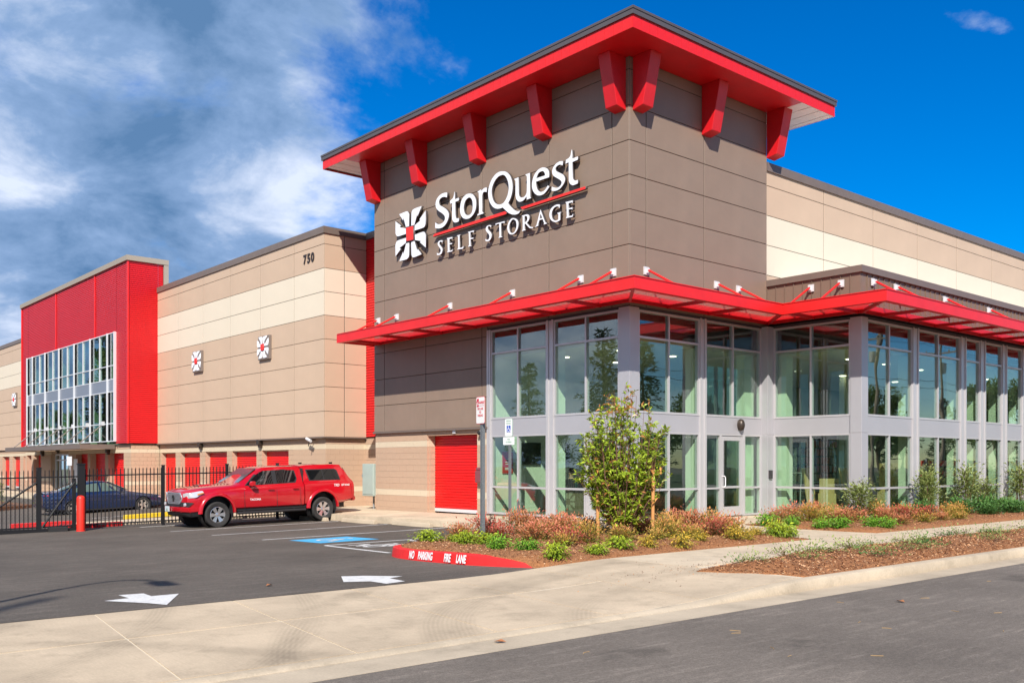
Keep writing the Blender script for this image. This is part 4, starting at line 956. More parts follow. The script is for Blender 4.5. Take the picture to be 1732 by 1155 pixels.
LOGO=[[[26.188,9.665,1],[25.793,9.679,0],[25.681,9.644,0],[25.623,9.559,1],[25.623,9.148,1],[25.793,9.143,1],[25.938,9.502,1],[25.954,9.413,1]],[[24.928,9.679,1],[25.301,9.677,0],[25.443,9.642,0],[25.49,9.56,1],[25.506,9.153,1],[25.332,9.148,1],[25.17,9.47,1],[25.154,9.394,1]],[[24.708,9.491,1],[25.052,9.275,1],[24.975,9.242,1],[25.301,9.139,1],[25.31,8.972,1],[24.882,8.973,0],[24.76,9.004,0],[24.714,9.085,1]],[[25.301,8.834,1],[24.851,8.846,0],[24.744,8.787,0],[24.708,8.709,1],[24.699,8.317,1],[25.021,8.54,1],[24.959,8.571,1],[25.292,8.66,1]],[[25.506,8.625,1],[25.323,8.638,1],[25.17,8.304,1],[25.139,8.353,1],[24.928,8.147,1],[25.348,8.116,0],[25.458,8.162,0],[25.49,8.231,1]],[[25.623,8.637,1],[25.627,8.235,0],[25.697,8.146,0],[25.809,8.118,0],[26.182,8.123,1],[25.964,8.401,1],[25.944,8.306,1],[25.793,8.639,1]],[[25.793,8.822,1],[26.247,8.82,0],[26.363,8.775,0],[26.412,8.681,1],[26.405,8.317,1],[26.1,8.517,1],[26.182,8.558,1],[25.809,8.66,1]],[[26.405,9.477,1],[26.084,9.271,1],[26.175,9.242,1],[25.793,9.125,1],[25.793,8.951,1],[26.247,8.953,0],[26.346,8.995,0],[26.405,9.071,1]]]
RED_SQ=[[25.761,9.137,1],[25.354,9.121,1],[25.348,8.683,1],[25.735,8.702,1]]
BAR1=[[24.247,8.664],[24.328,8.595],[20.809,8.605],[20.752,8.641],[20.84,8.696]]
BAR2=[[20.164,8.671],[20.079,8.6],[17.602,8.634],[17.602,8.699]]

# ------------------------------------------------------------------ signs on the walls
def wallmap(x0, ycut=None):
    return lambda a, b, d: (x0+d, a, b)
sg = thing('storefront_sign', 'white raised company lettering with red underline and flower logo on the brown tower', 'sign', (17.95, 22.0, 8.9))
def at_sign(o): o.location = Vector(o.location)-Vector((17.95, 22.0, 8.9)); return o
FX = 17.80
for n_, loops in BIG:
    at_sign(extrude_loops([smooth_loop(l) for l in loops], wallmap(FX), .09, 'letter', [LETTER, LSIDE], sg))
for n_, loops in SMALL:
    at_sign(extrude_loops([smooth_loop(l) for l in loops], wallmap(FX), .09, 'letter', [LETTER, LSIDE], sg))
for l in LOGO: at_sign(extrude_loops([smooth_loop(l)], wallmap(FX), .09, 'petal', [LETTER, LSIDE], sg))
at_sign(extrude_loops([smooth_loop(RED_SQ)], wallmap(FX-.025), .15, 'red_square', [mat('sign_red', (.85, .03, .02), .35), LSIDE], sg))
c_ = (25.469, 8.886); big = [[c_[0]+(p[0]-c_[0])*1.14, c_[1]+(p[1]-c_[1])*1.14, 0] for p in RED_SQ]
at_sign(extrude_loops([[(p[0], p[1]) for p in big]], wallmap(FX-.01), .1, 'square_border', LSIDE, sg))
for bar in (BAR1, BAR2): at_sign(extrude_loops([[tuple(p) for p in bar]], wallmap(FX), .09, 'underline', [MATS['sign_red'], LSIDE], sg))
# small emblem panels
def emblem(yc, zc, label, x=17.95, s=.99):
    t = thing('emblem_panel', label, 'sign', (x, yc, zc), group='flower emblem panels on the beige wings')
    mb = MB(); mb.box(-.11, 0, -s/2, s/2, -.48, .48); mb.build('backing_box', mat('taupe_box', (.2, .16, .14), .5), t, bevel=.006)
    k = .50*s/.86
    mp = lambda a, b, d: (-.135+d, (a-25.4695)*k, (b-8.8725)*k*.98)
    for l in LOGO: extrude_loops([smooth_loop(l)], mp, .03, 'petal', LETTER, t)
    extrude_loops([smooth_loop(RED_SQ)], lambda a, b, d: (-.165+d, (a-25.46)*k, (b-8.885)*k), .05, 'red_square', MATS['sign_red'], t)
emblem(36.0, 6.19, 'square taupe emblem with white petals and red centre nearest the tower')
emblem(42.68, 6.17, 'square taupe emblem with white petals and red centre in the middle of the beige wing')
emblem(74.8, 6.05, 'square taupe flower emblem on the far wing beyond the red volume')
t = thing('address_number', 'black street number 750 high on the beige wing corner', 'numbers', (17.95, 32.45, 9.24))
for ch, y in (('7', .30), ('5', 0.0), ('0', -.29)):
    text_mesh(ch, .48, lambda a, b, d: (-.03+d, y-a, b), .03, 'digit', mat('black_digits', (.03, .02, .02), .5), t, bold=.012)

# ------------------------------------------------------------------ lot furniture
RUBBER = mat('tyre_rubber', (.028, .027, .027), .85, var=.2, vscale=20)
def wheel_stop(x, y, label, L=1.85, rz=0):
    t = MB(); pts = [(-.08, 0), (-.055, .11), (-.03, .125), (.03, .125), (.055, .11), (.08, 0)]
    vs = [(a, s, z) for s in (-L/2, L/2) for a, z in pts]; n = 6
    fs = [(i, (i+1) % n, n+(i+1) % n, n+i) for i in range(n)]+[tuple(range(n-1, -1, -1)), tuple(range(n, 2*n))]
    t.add(vs, fs); o = t.build('wheel_stop', CONC3, None, fix=True, bevel=.012); o.location = (x, y, lot_z(x, y)-.002); o.rotation_euler = (0, 0, rz)
    return tag(o, label, 'wheel stop', 'concrete wheel stops in front of the side walk')
wheel_stop(15.62, 28.0, 'pale concrete wheel stop behind the rear wheel of the red pickup')
wheel_stop(15.62, 25.15, 'pale concrete wheel stop nearest the tail of the red pickup')
wheel_stop(15.66, 22.4, 'pale concrete wheel stop in front of the tall red roller door')
wheel_stop(15.6, 19.5, 'pale concrete wheel stop partly behind the red shrubs of the corner bed')
# red kerb of the corner bed
RK = mat('red_kerb_paint', (.70, .018, .018), .6, var=.1, vscale=6, grime=.12, gscale=4)
KP = [(10.13, 10.69, .0), (9.86, 11.25, .10), (9.62, 12.0, .17), (9.55, 12.9, .18), (9.55, 13.7, .18), (9.66, 14.3, .18), (9.9, 14.75, .18), (10.35, 14.98, .18), (11.2, 15.05, .17), (12.5, 15.06, .16)]
def kerb_strip(name, KP, m, w=.16, z0f=lot_z):
    mb = MB(); vs = []; n = len(KP)
    for i, (x, y, h) in enumerate(KP):
        p = Vector(KP[max(i-1, 0)][:2]); q = Vector(KP[min(i+1, n-1)][:2]); d = (q-p).normalized(); u = Vector((d.y, -d.x))  # inward
        z = z0f(x, y)
        for o, zz in ((-.03, -.1), (-.02, 0.0), (.0, h*.9), (.02, h), (w, h), (w+.01, -.1)): vs.append((x+u.x*o, y+u.y*o, z+zz))
    fs = [((i)*6+k, (i+1)*6+k, (i+1)*6+k+1, i*6+k+1) for i in range(n-1) for k in range(5)]
    fs += [tuple(range(5, -1, -1)), tuple((n-1)*6+k for k in range(6))]
    mb.add(vs, fs); return mb.build(name, m, None, fix=True, smooth=40)
def dens(KP, k=5):
    out = []
    for i in range(len(KP)-1):
        P0 = KP[max(i-1, 0)]; P1 = KP[i]; P2 = KP[i+1]; P3 = KP[min(i+2, len(KP)-1)]
        for j in range(k):
            t = j/k; out.append(tuple(.5*((2*b)+(-a+c)*t+(2*a-5*b+4*c-d)*t*t+(-a+3*b-3*c+d)*t**3) for a, b, c, d in zip(P0, P1, P2, P3)))
    return out+[KP[-1]]
KPD = dens(KP)
rk = kerb_strip('red_kerb', KPD, RK); tag(rk, 'red painted kerb reading NO PARKING FIRE LANE around the corner bed', 'kerb')
def kerbtext(a, b, d):     # a runs along -y, b up
    y = 12.86-a; x = 9.55+.04*max(0, y-13.5)**1.5+.09*max(0, 12.3-y)**1.2
    z = lot_z(9.55, y)
    return (x-.036-.0+b*.16+d*.3, y, z+.09+b)
for w_, a0, sz in (('NO', -.76, .18), ('PARKING', -.36, .18), ('FIRE', .26, .18), ('LANE', .62, .18)):
    text_mesh(w_, sz, lambda a, b, d, a0=a0: kerbtext(a+a0, b, d), .002, 'stencil_word', WHITE, rk, sx=.55, bold=.006)
# bollard
t = thing('bollard', 'red painted steel bollard in front of the black gate post', 'bollard', (8.75, 29.25, lot_z(8.75, 29.25)))
mb = MB(); mb.lathe([(.0, -.1), (.115, -.1), (.115, .95), (.10, 1.0), (.06, 1.03), (0, 1.04)], (0, 0, 0), n=20); mb.build('post', mat('bollard_red', (.78, .03, .015), .45), t, smooth=60)
mb = MB(); mb.lathe([(.13, -.1), (.13, .012), (.11, .014)], (0, 0, 0), n=20); mb.build('collar', RK, t)
# posts with signs
def perf_post(mb, H, w=.026):
    mb.box(-w, w, -w, w, -.3, H)
def rot_face(t): pass
def sign_plate(name, w, h, r=.04, m=WHITE, th=.003):
    n = 5; lp = []
    for cx, cy, a0 in ((w/2-r, h/2-r, 0), (-w/2+r, h/2-r, PI/2), (-w/2+r, -h/2+r, PI), (w/2-r, -h/2+r, 3*PI/2)):
        for i in range(n+1): a = a0+PI/2*i/n; lp.append((cx+r*math.cos(a), cy+r*math.sin(a)))
    return lp
VEC = lambda ox, oz, d0: (lambda a, b, d: (a+ox, d0+d, b+oz))        # local sign frame: x right, z up, face toward -y
SR = mat('sign_print_red', (.62, .03, .06), .5); SG = mat('sign_print_green', (.03, .25, .12), .5); SBL = mat('sign_print_blue', (.02, .08, .45), .5)
t = thing('fire_lane_sign', 'tall white tow away zone sign with red border standing in the corner bed', 'sign', (10.87, 13.34, -.05), R_(-98))
mb = MB(); perf_post(mb, 2.3, .032); mb.build('post', mat('perforated_steel', (.20, .215, .22), .5, metal=.4, var=.35, vscale=55), t)
pl = extrude_loops([sign_plate('', .305, .49)], VEC(0, 2.47, -.045), .004, 'sign_plate', SR, t)
extrude_loops([sign_plate('', .285, .47, .03)], VEC(0, 2.47, -.048), .002, 'plate_face', mat('sign_white', (.82, .82, .80), .45), pl)
extrude_loops([[(-.12, -.028), (-.05, -.028), (-.05, .015), (-.12, .015)]], VEC(0, 2.665, -.051), .001, 'tow_symbol', SR, pl)
text_mesh('TOW-AWAY', .07, VEC(.0, 2.605, -.051), .001, 'printed_word', SR, pl, sx=.7, bold=.003)
extrude_loops([[(-.12, -.018), (-.05, -.018), (-.05, .018), (-.12, .018)]], VEC(0, 2.552, -.051), .001, 'printed_block', SR, pl)
extrude_loops([[(-.04, -.003), (.13, -.003), (.13, .003), (-.04, .003)]], VEC(0, 2.552, -.051), .001, 'printed_line', SR, pl)
for w_, z in (('FIRE LANE', 2.495), ('NO', 2.435), ('PARKING', 2.375)): text_mesh(w_, .058, VEC(0, z, -.051), .001, 'printed_word', SR, pl, sx=.75, bold=.001)
t = thing('accessible_parking_sign', 'white reserved parking sign with blue wheelchair symbol at the walk edge', 'sign', (16.06, 18.6, -.05), R_(-90))
mb = MB(); perf_post(mb, 2.2, .028); mb.build('post', MATS['perforated_steel'], t)
pl = extrude_loops([sign_plate('', .305, .46)], VEC(0, 2.44, -.04), .004, 'sign_plate', SG, t)
extrude_loops([sign_plate('', .290, .445, .03)], VEC(0, 2.44, -.043), .002, 'plate_face', MATS['sign_white'], pl)
text_mesh('RESERVED', .056, VEC(0, 2.61, -.046), .001, 'printed_word', SG, pl, sx=.75)
text_mesh('PARKING', .056, VEC(0, 2.545, -.046), .001, 'printed_word', SG, pl, sx=.75)
extrude_loops([[(-.075, -.085), (.075, -.085), (.075, .085), (-.075, .085)]], VEC(0, 2.41, -.046), .001, 'symbol_ground', SBL, pl)
icon(VEC(0, 2.41, -.048), WHITE, pl, .2)
p2 = extrude_loops([sign_plate('', .44, .2, .02)], VEC(0, 2.10, -.042), .004, 'lower_plate', MATS['sign_white'], t)
text_mesh('VAN', .06, VEC(0, 2.14, -.046), .001, 'printed_word', SG, p2, sx=.9); text_mesh('ACCESSIBLE', .055, VEC(0, 2.07, -.046), .001, 'printed_word', SG, p2, sx=.8)

# ------------------------------------------------------------------ fence and gate
FY = 29.75
def fence(name, x0, x1, posts, label, ztop=1.80, gate=False):
    t = thing(name, label, 'gate' if gate else 'fence', (x0, FY, lot_z(x0, FY)))
    L = x1-x0; z0 = .0; sl = (lot_z(x1, FY)-lot_z(x0, FY))/L
    pm = MB(); pm.box(-.011, .011, -.011, .011, .06, ztop-.02); pm.add([(-.011,-.011,ztop-.02),(.011,-.011,ztop-.02),(.011,.011,ztop-.02),(-.011,.011,ztop-.02),(0,0,ztop+.02)], [(0,1,4),(1,2,4),(2,3,4),(3,0,4)])
    me = pm.mesh('picket', BLACKM)
    a = .08
    while a < L-.05:
        if all(abs(a-(p-x0)) > .06 for p in posts): link('picket', me, t, (a, 0, sl*a))
        a += .113
    for z in (.14, ztop-.20):
        r = MB(); r.hexa([(0, -.022, z-.02), (L, -.022, z-.02+sl*L), (L, .022, z-.02+sl*L), (0, .022, z-.02)], [(0, -.022, z+.02), (L, -.022, z+.02+sl*L), (L, .022, z+.02+sl*L), (0, .022, z+.02)]); r.build('rail', BLACKM, t)
    for p in posts:
        a = p-x0; w = .04 if not gate else .055
        q = MB(); q.box(a-w, a+w, -w, w, -.1+sl*a, ztop+.06+sl*a); q.box(a-w-.008, a+w+.008, -w-.008, w+.008, ztop+.06+sl*a, ztop+.085+sl*a); q.build('post', BLACKM, t)
    return t
fence('steel_fence', 8.95, 17.45, [11.35, 13.45, 15.25, 16.1, 17.3], 'black steel picket fence running behind the red pickup to the wing wall')
g = fence('sliding_gate', 3.2, 8.8, [3.3, 7.75], 'black steel sliding gate with diagonal braces left of the red bollard', ztop=1.78, gate=True)
zz = 0
mb = MB(); mb.box(0, 5.55, -.06, .06, .03, .17); mb.build('bottom_beam', BLACKM, g)
mb = MB(); mb.tube((4.62, -.03, .2), (5.52, -.03, 1.52), .03, n=6)
mb.tube((4.48, -.03, 1.5), (2.6, -.03, .2), .03, n=6); mb.build('brace', BLACKM, g)
mb = MB(); mb.box(5.46, 5.55, -.05, .05, .1, 1.62); mb.build('end_stile', BLACKM, g)
# chain mesh stretched on the gate
mb = MB(); s = .11
for k in range(-16, 52):
    for sg_ in (1, -1):
        x0_ = k*s; z0_, z1_ = .2, 1.55
        p = [x0_, z0_]; q = [x0_+(z1_-z0_)*sg_*1.0, z1_]
        if sg_ < 0: p[0] += 1.35; q[0] += 1.35
        def cl(p, q):
            (ax_, az), (bx_, bz) = p, q
            for lim, sgn in ((0.02, 1), (5.45, -1)):
                if sgn*(ax_-lim) < 0 and sgn*(bx_-lim) < 0: return None
                if sgn*(ax_-lim) < 0: tt = (lim-ax_)/(bx_-ax_); ax_, az = lim, az+(bz-az)*tt
                if sgn*(bx_-lim) < 0: tt = (lim-ax_)/(bx_-ax_); bx_, bz = lim, az+(bz-az)*tt
            return (ax_, az), (bx_, bz)
        r = cl(p, q)
        if r and abs(r[0][0]-r[1][0]) > .02: mb.tube((r[0][0], .035+.004*sg_, r[0][1]), (r[1][0], .035+.004*sg_, r[1][1]), .0014, n=3, caps=False)
mb.build('chain_mesh', GALV, g, kind='stuff')
t = thing('gate_post', 'thick black square gate post behind the red bollard', 'post', (8.87, 29.62, lot_z(8.87, 29.6)))
mb = MB(); mb.box(-.085, .085, -.085, .085, -.1, 1.93); mb.build('post', BLACKM, t); mb = MB(); mb.box(-.1, .1, -.1, .1, 1.93, 1.97); mb.build('cap', BLACKM, t)
mb = MB(); mb.box(-.9, -.4, -.1, .1, -.02, .12); mb.build('roller_bracket', mat('dark_iron', (.03, .03, .03), .5), t)
# kerbs and planting behind the gate
def island(name, pts, h, m, label, cat='kerb'):
    mb = MB(); n = len(pts); z = lot_z(*pts[0])
    vs = [(x, y, lot_z(x, y)-.1) for x, y in pts]+[(x, y, lot_z(x, y)+h) for x, y in pts]
    mb.add(vs, [(i, (i+1) % n, n+(i+1) % n, n+i) for i in range(n)]+[tuple(range(n, 2*n))]); o = mb.build(name, m, None, fix=True, bevel=.02); return tag(o, label, cat)
island('red_kerb', [(8.5, 30.5), (9.4, 30.35), (10.4, 30.55), (10.3, 30.8), (9.4, 30.6), (8.6, 30.8)], .13, RK, 'low red painted kerb at the foot of the black gate post')
island('red_kerb', [(7.7, 32.6), (9.6, 32.9), (9.6, 33.1), (7.7, 32.8)], .14, RK, 'short red painted kerb behind the sliding gate')
island('yellow_kerb', [(12.2, 35.6), (15.9, 35.8), (15.9, 36.05), (12.2, 35.85)], .16, mat('yellow_paint', (.80, .55, .03), .5, var=.05), 'bright yellow painted kerb behind the fence and pickup nose')
pad = island('concrete_pad', [(9.7, 30.9), (17.9, 30.9), (17.9, 33.6), (9.7, 33.6)], .05, CONC2, 'x'); del pad['label']; del pad['category']; tag(pad, kind='structure')
apr = island('service_walk', [(16.5, 33.7), (18.07, 33.7), (18.07, 47.8), (16.66, 47.8), (16.66, 84), (14.9, 84), (14.9, 45), (16.5, 44)], .11, CONC2, 'x'); del apr['label']; del apr['category']; tag(apr, kind='structure')
pb = island('planting_strip', [(7.4, 46), (12.6, 49.5), (12.6, 60), (5.4, 54)], .15, mat('bark', (.16, .075, .035), .95, var=.4, vscale=12), 'x'); del pb['label']; del pb['category']; tag(pb, kind='structure')
island('red_kerb', [(6.0, 44.3), (7.9, 45.2), (7.8, 45.5), (5.9, 44.6)], .15, RK, 'red kerb tip at the far left edge behind the gate')
stripe((11.5, 38.5), (16.5, 38.9), .1, dz=.005, parent=marks); stripe((9, 36.9), (12.2, 37.1), .1, dz=.005, parent=marks)
# sign beside the glass entry
t = thing('entry_sign_post', 'thin pole with small white sign in front of the glass entry behind the fence', 'sign', (12.9, 44.6, lot_z(12.9, 44.6)), R_(-60))
mb = MB(); mb.tube((0, 0, -.1), (0, 0, 2.4), .045); mb.build('post', GALV, t); mb = MB(); mb.box(-.14, .14, -.06, -.05, 2.0, 2.4); mb.build('sign_plate', GALVW, t)
mb = MB(); mb.box(-.02, 0, -.35, .35, -.9, .5); o = mb.build('notice_board', MATS['sign_white'], None); o.location = (16.66, 56.6, 1.25); tag(o, 'white notice board beside the glass entry behind the fence', 'sign')
# debris
LEAFB = mat('dry_leaf', (.38, .15, .06), .8)
for i, (x, y, lab) in enumerate(((5.9, 11.75, 'curled dry leaf on the lot asphalt between the two arrows'), (11.0, 5.6, 'rusty dry leaf on the street near the gutter'), (5.7, 6.75, 'dry leaf lying in the gutter before the apron'))):
    mb = MB(); mb.add([(-.06, -.03, .01), (.0, -.045, .03), (.06, 0, .01), (0, .045, .03), (0, 0, .012)], [(0, 1, 4), (1, 2, 4), (2, 3, 4), (3, 0, 4)]); o = mb.build('dry_leaf', LEAFB); o.location = (x, y, (-.2 if y < 6.46 else (-.2 if y < 6.95 else lot_z(x, y)))+.002); o.rotation_euler = (0, 0, i); tag(o, lab, 'leaf', 'stray dry leaves')
mb = MB()
for k in range(26):
    x = rng.uniform(4, 14); y = rng.uniform(2.3, 6.2); a = rng.uniform(0, 3.14); L_ = rng.uniform(.05, .16)
    p = Vector((x, y, -.195)); 
    for q in range(2): e = p+Vector((math.cos(a), math.sin(a), 0))*L_/2; mb.tube(p, e, .003, n=3); p = e; a += rng.uniform(-.8, .8)
mb.build('twig_litter', mat('straw', (.42, .27, .12), .9), kind='stuff')

# ------------------------------------------------------------------ vehicles
def apply_mods(o):
    dg = bpy.context.evaluated_depsgraph_get(); dg.update()
    me = bpy.data.meshes.new_from_object(o.evaluated_get(dg)); o.modifiers.clear(); o.data = me
def loft_body(name, stations, m, parent, wheels, arch_r, wy):
    """stations: (s, zb, w, zs, ws, zt, wt); local x = s (0 front), y half width, z"""
    rings = []
    for s, zb, w, zs, ws, zt, wt in stations:
        half = [(0, zb), (w-.14, zb), (w-.03, zb+.07), (w, zb+.28*(zs-zb)/.7), (w, zs-.22), (w-.012, zs-.10), (ws+.01, zs-.015), (ws-.03, zs+.02), (wt+(ws-wt)*.10, zt-.09*(zt-zs)/.55-.005), (wt-.07, zt-.012), (wt*.45, zt+.012), (0, zt+.016)]
        rings.append([(s, y, z) for y, z in half]+[(s, -y, z) for y, z in half[-2:0:-1]])
    n = len(rings[0]); vs = [p for r in rings for p in r]; fs = []
    for i in range(len(rings)-1):
        for k in range(n): fs.append((i*n+k, (i+1)*n+k, (i+1)*n+(k+1) % n, i*n+(k+1) % n))
    fs += [tuple(range(n)), tuple((len(rings)-1)*n+k for k in range(n-1, -1, -1))]
    mb = MB(); mb.add(vs, fs); o = mb.build(name, m, parent, fix=True)
    tmp = []
    for wx, wz in wheels:
        for sd in (1, -1):
            c = MB(); c.tube((wx, sd*(wy-.35), wz), (wx, sd*(wy+.4), wz), arch_r, n=40); co = c.build('cut', m, None, fix=True); tmp.append(co)
            co.parent = parent
            b = o.modifiers.new('b', 'BOOLEAN'); b.operation = 'DIFFERENCE'; b.object = co; b.solver = 'EXACT'
    apply_mods(o)
    for c in tmp: bpy.data.objects.remove(c)
    me = o.data; me.polygons.foreach_set('use_smooth', [True]*len(me.polygons)); me.set_sharp_from_angle(angle=R_(28)); return o
def wheel(parent, x, y, r, w, side, rimm, spokes=6, rr=.62, double=True):
    t = MB(); W = w/2
    t.lathe([(r*rr, -W*.8), (r*(rr+.06), -W*.95), (r*.93, -W), (r*.985, -W*.82), (r, -W*.5), (r, W*.5), (r*.985, W*.82), (r*.93, W), (r*(rr+.06), W*.95), (r*rr, W*.8)], (0, 0, 0), axis='y', n=40)
    root = t.build('wheel', RUBBER, parent, smooth=40); root.location = (x, y, r)
    q = MB(); R1 = r*rr; s = side; d = W*.72
    q.lathe([(R1, -W*.8), (R1, s*W*.80), (R1*.95, s*W*.84), (R1*.93, s*W*.55), (R1*.9, -W*.2)], (0, 0, 0), axis='y', n=40)
    for k in range(spokes):
        a0 = 2*PI*k/spokes
        for da in ((-.13, .13) if double else (0,)):
            a = a0+da; ww = .028 if double else .045
            p = Vector((math.cos(a0+da*.4), 0, math.sin(a0+da*.4)))*R1*.22; e = Vector((math.cos(a), 0, math.sin(a)))*R1*.97; u = Vector((-math.sin(a), 0, math.cos(a)))*ww
            v = Vector((0, s*1, 0))
            q.hexa([p-u+v*(d*.62), p+u+v*(d*.62), e+u*1.2+v*d*.86, e-u*1.2+v*d*.86], [p-u+v*(d*.9), p+u+v*(d*.9), e+u*1.2+v*d*1.1, e-u*1.2+v*d*1.1])
    q.lathe([(R1*.28, s*d*.6), (R1*.27, s*d*.95), (R1*.2, s*d*1.02), (0, s*d*1.04)], (0, 0, 0), axis='y', n=20)
    q.build('rim', rimm, root, smooth=30)
    k = MB(); k.lathe([(0, -s*.0), (R1*.9, 0)], (0, -s*W*.1, 0), axis='y', n=24); k.build('brake_disc', mat('brake_dark', (.03, .03, .03), .6), root)
    return root
def half_ring(st):
    s, zb, w, zs, ws, zt, wt = st
    return [(w, zs-.22), (w-.012, zs-.10), (ws+.01, zs-.015), (ws-.03, zs+.02), (wt+(ws-wt)*.10, zt-.09*(zt-zs)/.55-.005), (wt-.07, zt-.012), (wt*.45, zt+.012)]
def body_y(stations, s, z):
    s = min(max(s, stations[0][0]), stations[-1][0]-1e-6)
    for A_, B_ in zip(stations[:-1], stations[1:]):
        if A_[0] <= s <= B_[0]:
            t = (s-A_[0])/(B_[0]-A_[0]); hr = [(p[0]+(q[0]-p[0])*t, p[1]+(q[1]-p[1])*t) for p, q in zip(half_ring(A_), half_ring(B_))]
            if z <= hr[0][1]: return hr[0][0]
            for (y0, z0), (y1, z1) in zip(hr[:-1], hr[1:]):
                if z0 <= z <= z1: return y0+(y1-y0)*(z-z0)/(z1-z0)
            return hr[-1][0]
def flat_on_side(name, pts, yf, m, parent, sgn, off=.006, th=.02, k=5):
    bd = []; n = len(pts)
    for i in range(n):
        for j in range(k): t = j/k; bd.append((pts[i][0]*(1-t)+pts[(i+1) % n][0]*t, pts[i][1]*(1-t)+pts[(i+1) % n][1]*t))
    c = (sum(p[0] for p in bd)/len(bd), sum(p[1] for p in bd)/len(bd)); N_ = len(bd); vs = []; fs = []
    for f_ in (1, .75, .5, .25):
        vs += [(c[0]+(p[0]-c[0])*f_, c[1]+(p[1]-c[1])*f_) for p in bd]
    vs.append(c)
    for r in range(3): fs += [(r*N_+i, r*N_+(i+1) % N_, (r+1)*N_+(i+1) % N_, (r+1)*N_+i) for i in range(N_)]
    fs += [(3*N_+i, 3*N_+(i+1) % N_, 4*N_) for i in range(N_)]
    P3 = [(q[0], sgn*(yf(*q)+off), q[1]) for q in vs]; o = len(P3); P3 += [(q[0], sgn*(yf(*q)+off-th), q[1]) for q in vs[:N_]]
    fs += [(i, (i+1) % N_, o+(i+1) % N_, o+i) for i in range(N_)]
    mb = MB(); mb.add(P3, fs); return mb.build(name, m, parent, fix=True, smooth=40)
CARGL = mat('dark_car_glass', (.006, .007, .008), .03, spec=.55)
CARRED = mat('car_red', (.50, .004, .014), .22, metal=.1, coat=1.0, spec=.5)
CHROME = mat('chrome', (.75, .75, .78), .12, metal=1)
RIM = mat('machined_rim', (.62, .62, .64), .25, metal=.8)
LENS = mat('headlight_lens', (.66, .68, .72), .12, coat=1, metal=.3)
PLAST = mat('black_plastic', (.02, .02, .022), .6)
TAIL = mat('tail_lens', (.45, .01, .015), .15, coat=1)
AMBER = mat('amber_lens', (.75, .25, .02), .2, coat=1)

tk = thing('pickup_truck', 'shiny red double cab pickup truck with matching camper shell parked nose out', 'truck', (11.1, 28.15, -.455), R_(0.6))
tk.rotation_euler = (0, R_(-1.15), R_(.6))
ST = [(.00, .58, .62, 1.02, .54, 1.09, .42), (.05, .52, .80, 1.05, .70, 1.13, .50), (.18, .50, .88, 1.08, .80, 1.165, .58), (.45, .50, .925, 1.11, .86, 1.205, .64), (.95, .50, .94, 1.15, .885, 1.245, .68), (1.45, .50, .94, 1.18, .885, 1.27, .70), (1.62, .50, .94, 1.185, .885, 1.285, .70),
      (2.00, .50, .94, 1.19, .885, 1.52, .66), (2.38, .50, .94, 1.195, .885, 1.73, .62), (2.55, .50, .94, 1.20, .885, 1.765, .62), (3.1, .50, .94, 1.205, .885, 1.785, .63), (3.60, .50, .94, 1.21, .885, 1.775, .63), (3.815, .50, .94, 1.21, .885, 1.765, .63)]
BD = [(3.85, .52, .94, 1.215, .890, 1.79, .66), (4.1, .52, .94, 1.22, .89, 1.815, .68), (4.9, .54, .94, 1.225, .89, 1.82, .69), (5.30, .57, .94, 1.225, .89, 1.80, .68), (5.42, .59, .935, 1.225, .88, 1.70, .66), (5.58, .62, .93, 1.225, .86, 1.42, .70), (5.68, .64, .90, 1.215, .84, 1.26, .74)]
WHX = (.93, 4.50); WR = .385
loft_body('body', ST, CARRED, tk, [(WHX[0], WR+.07)], .50, .9)
loft_body('bed', BD, CARRED, tk, [(WHX[1], WR+.07)], .50, .9)
mb = MB(); mb.box(.35, 5.45, -.62, .62, .40, .66); mb.box(1.5, 4.0, -.85, .85, .46, .54); mb.build('chassis', PLAST, tk)
for wx in WHX:
    n = 18
    for sd in (1, -1):
        mb = MB(); vs = []
        for i in range(n+1):
            a = R_(-2)+(PI+R_(4))*i/n
            for r, yy in ((.49, .90), (.495, .970), (.53, .975), (.58, .945), (.60, .90)): vs.append((wx+r*math.cos(a), sd*yy, WR+.07+r*math.sin(a)))
        mb.add(vs, [(i*5+k, (i+1)*5+k, (i+1)*5+k+1, i*5+k+1) for i in range(n) for k in range(4)])
        mb.build('fender_flare', CARRED, tk, smooth=50, fix=True)
        mb = MB(); mb.lathe([(0, 0), (.495, 0), (.495, sd*.30)], (wx, sd*.60, WR+.07), axis='y', n=32); mb.build('wheel_housing', PLAST, tk)
    for sd in (1, -1): wheel(tk, wx, sd*.81, WR, .25, sd, RIM, 6)
def yt(s, z): return body_y(ST if s < 3.83 else BD, s, z)
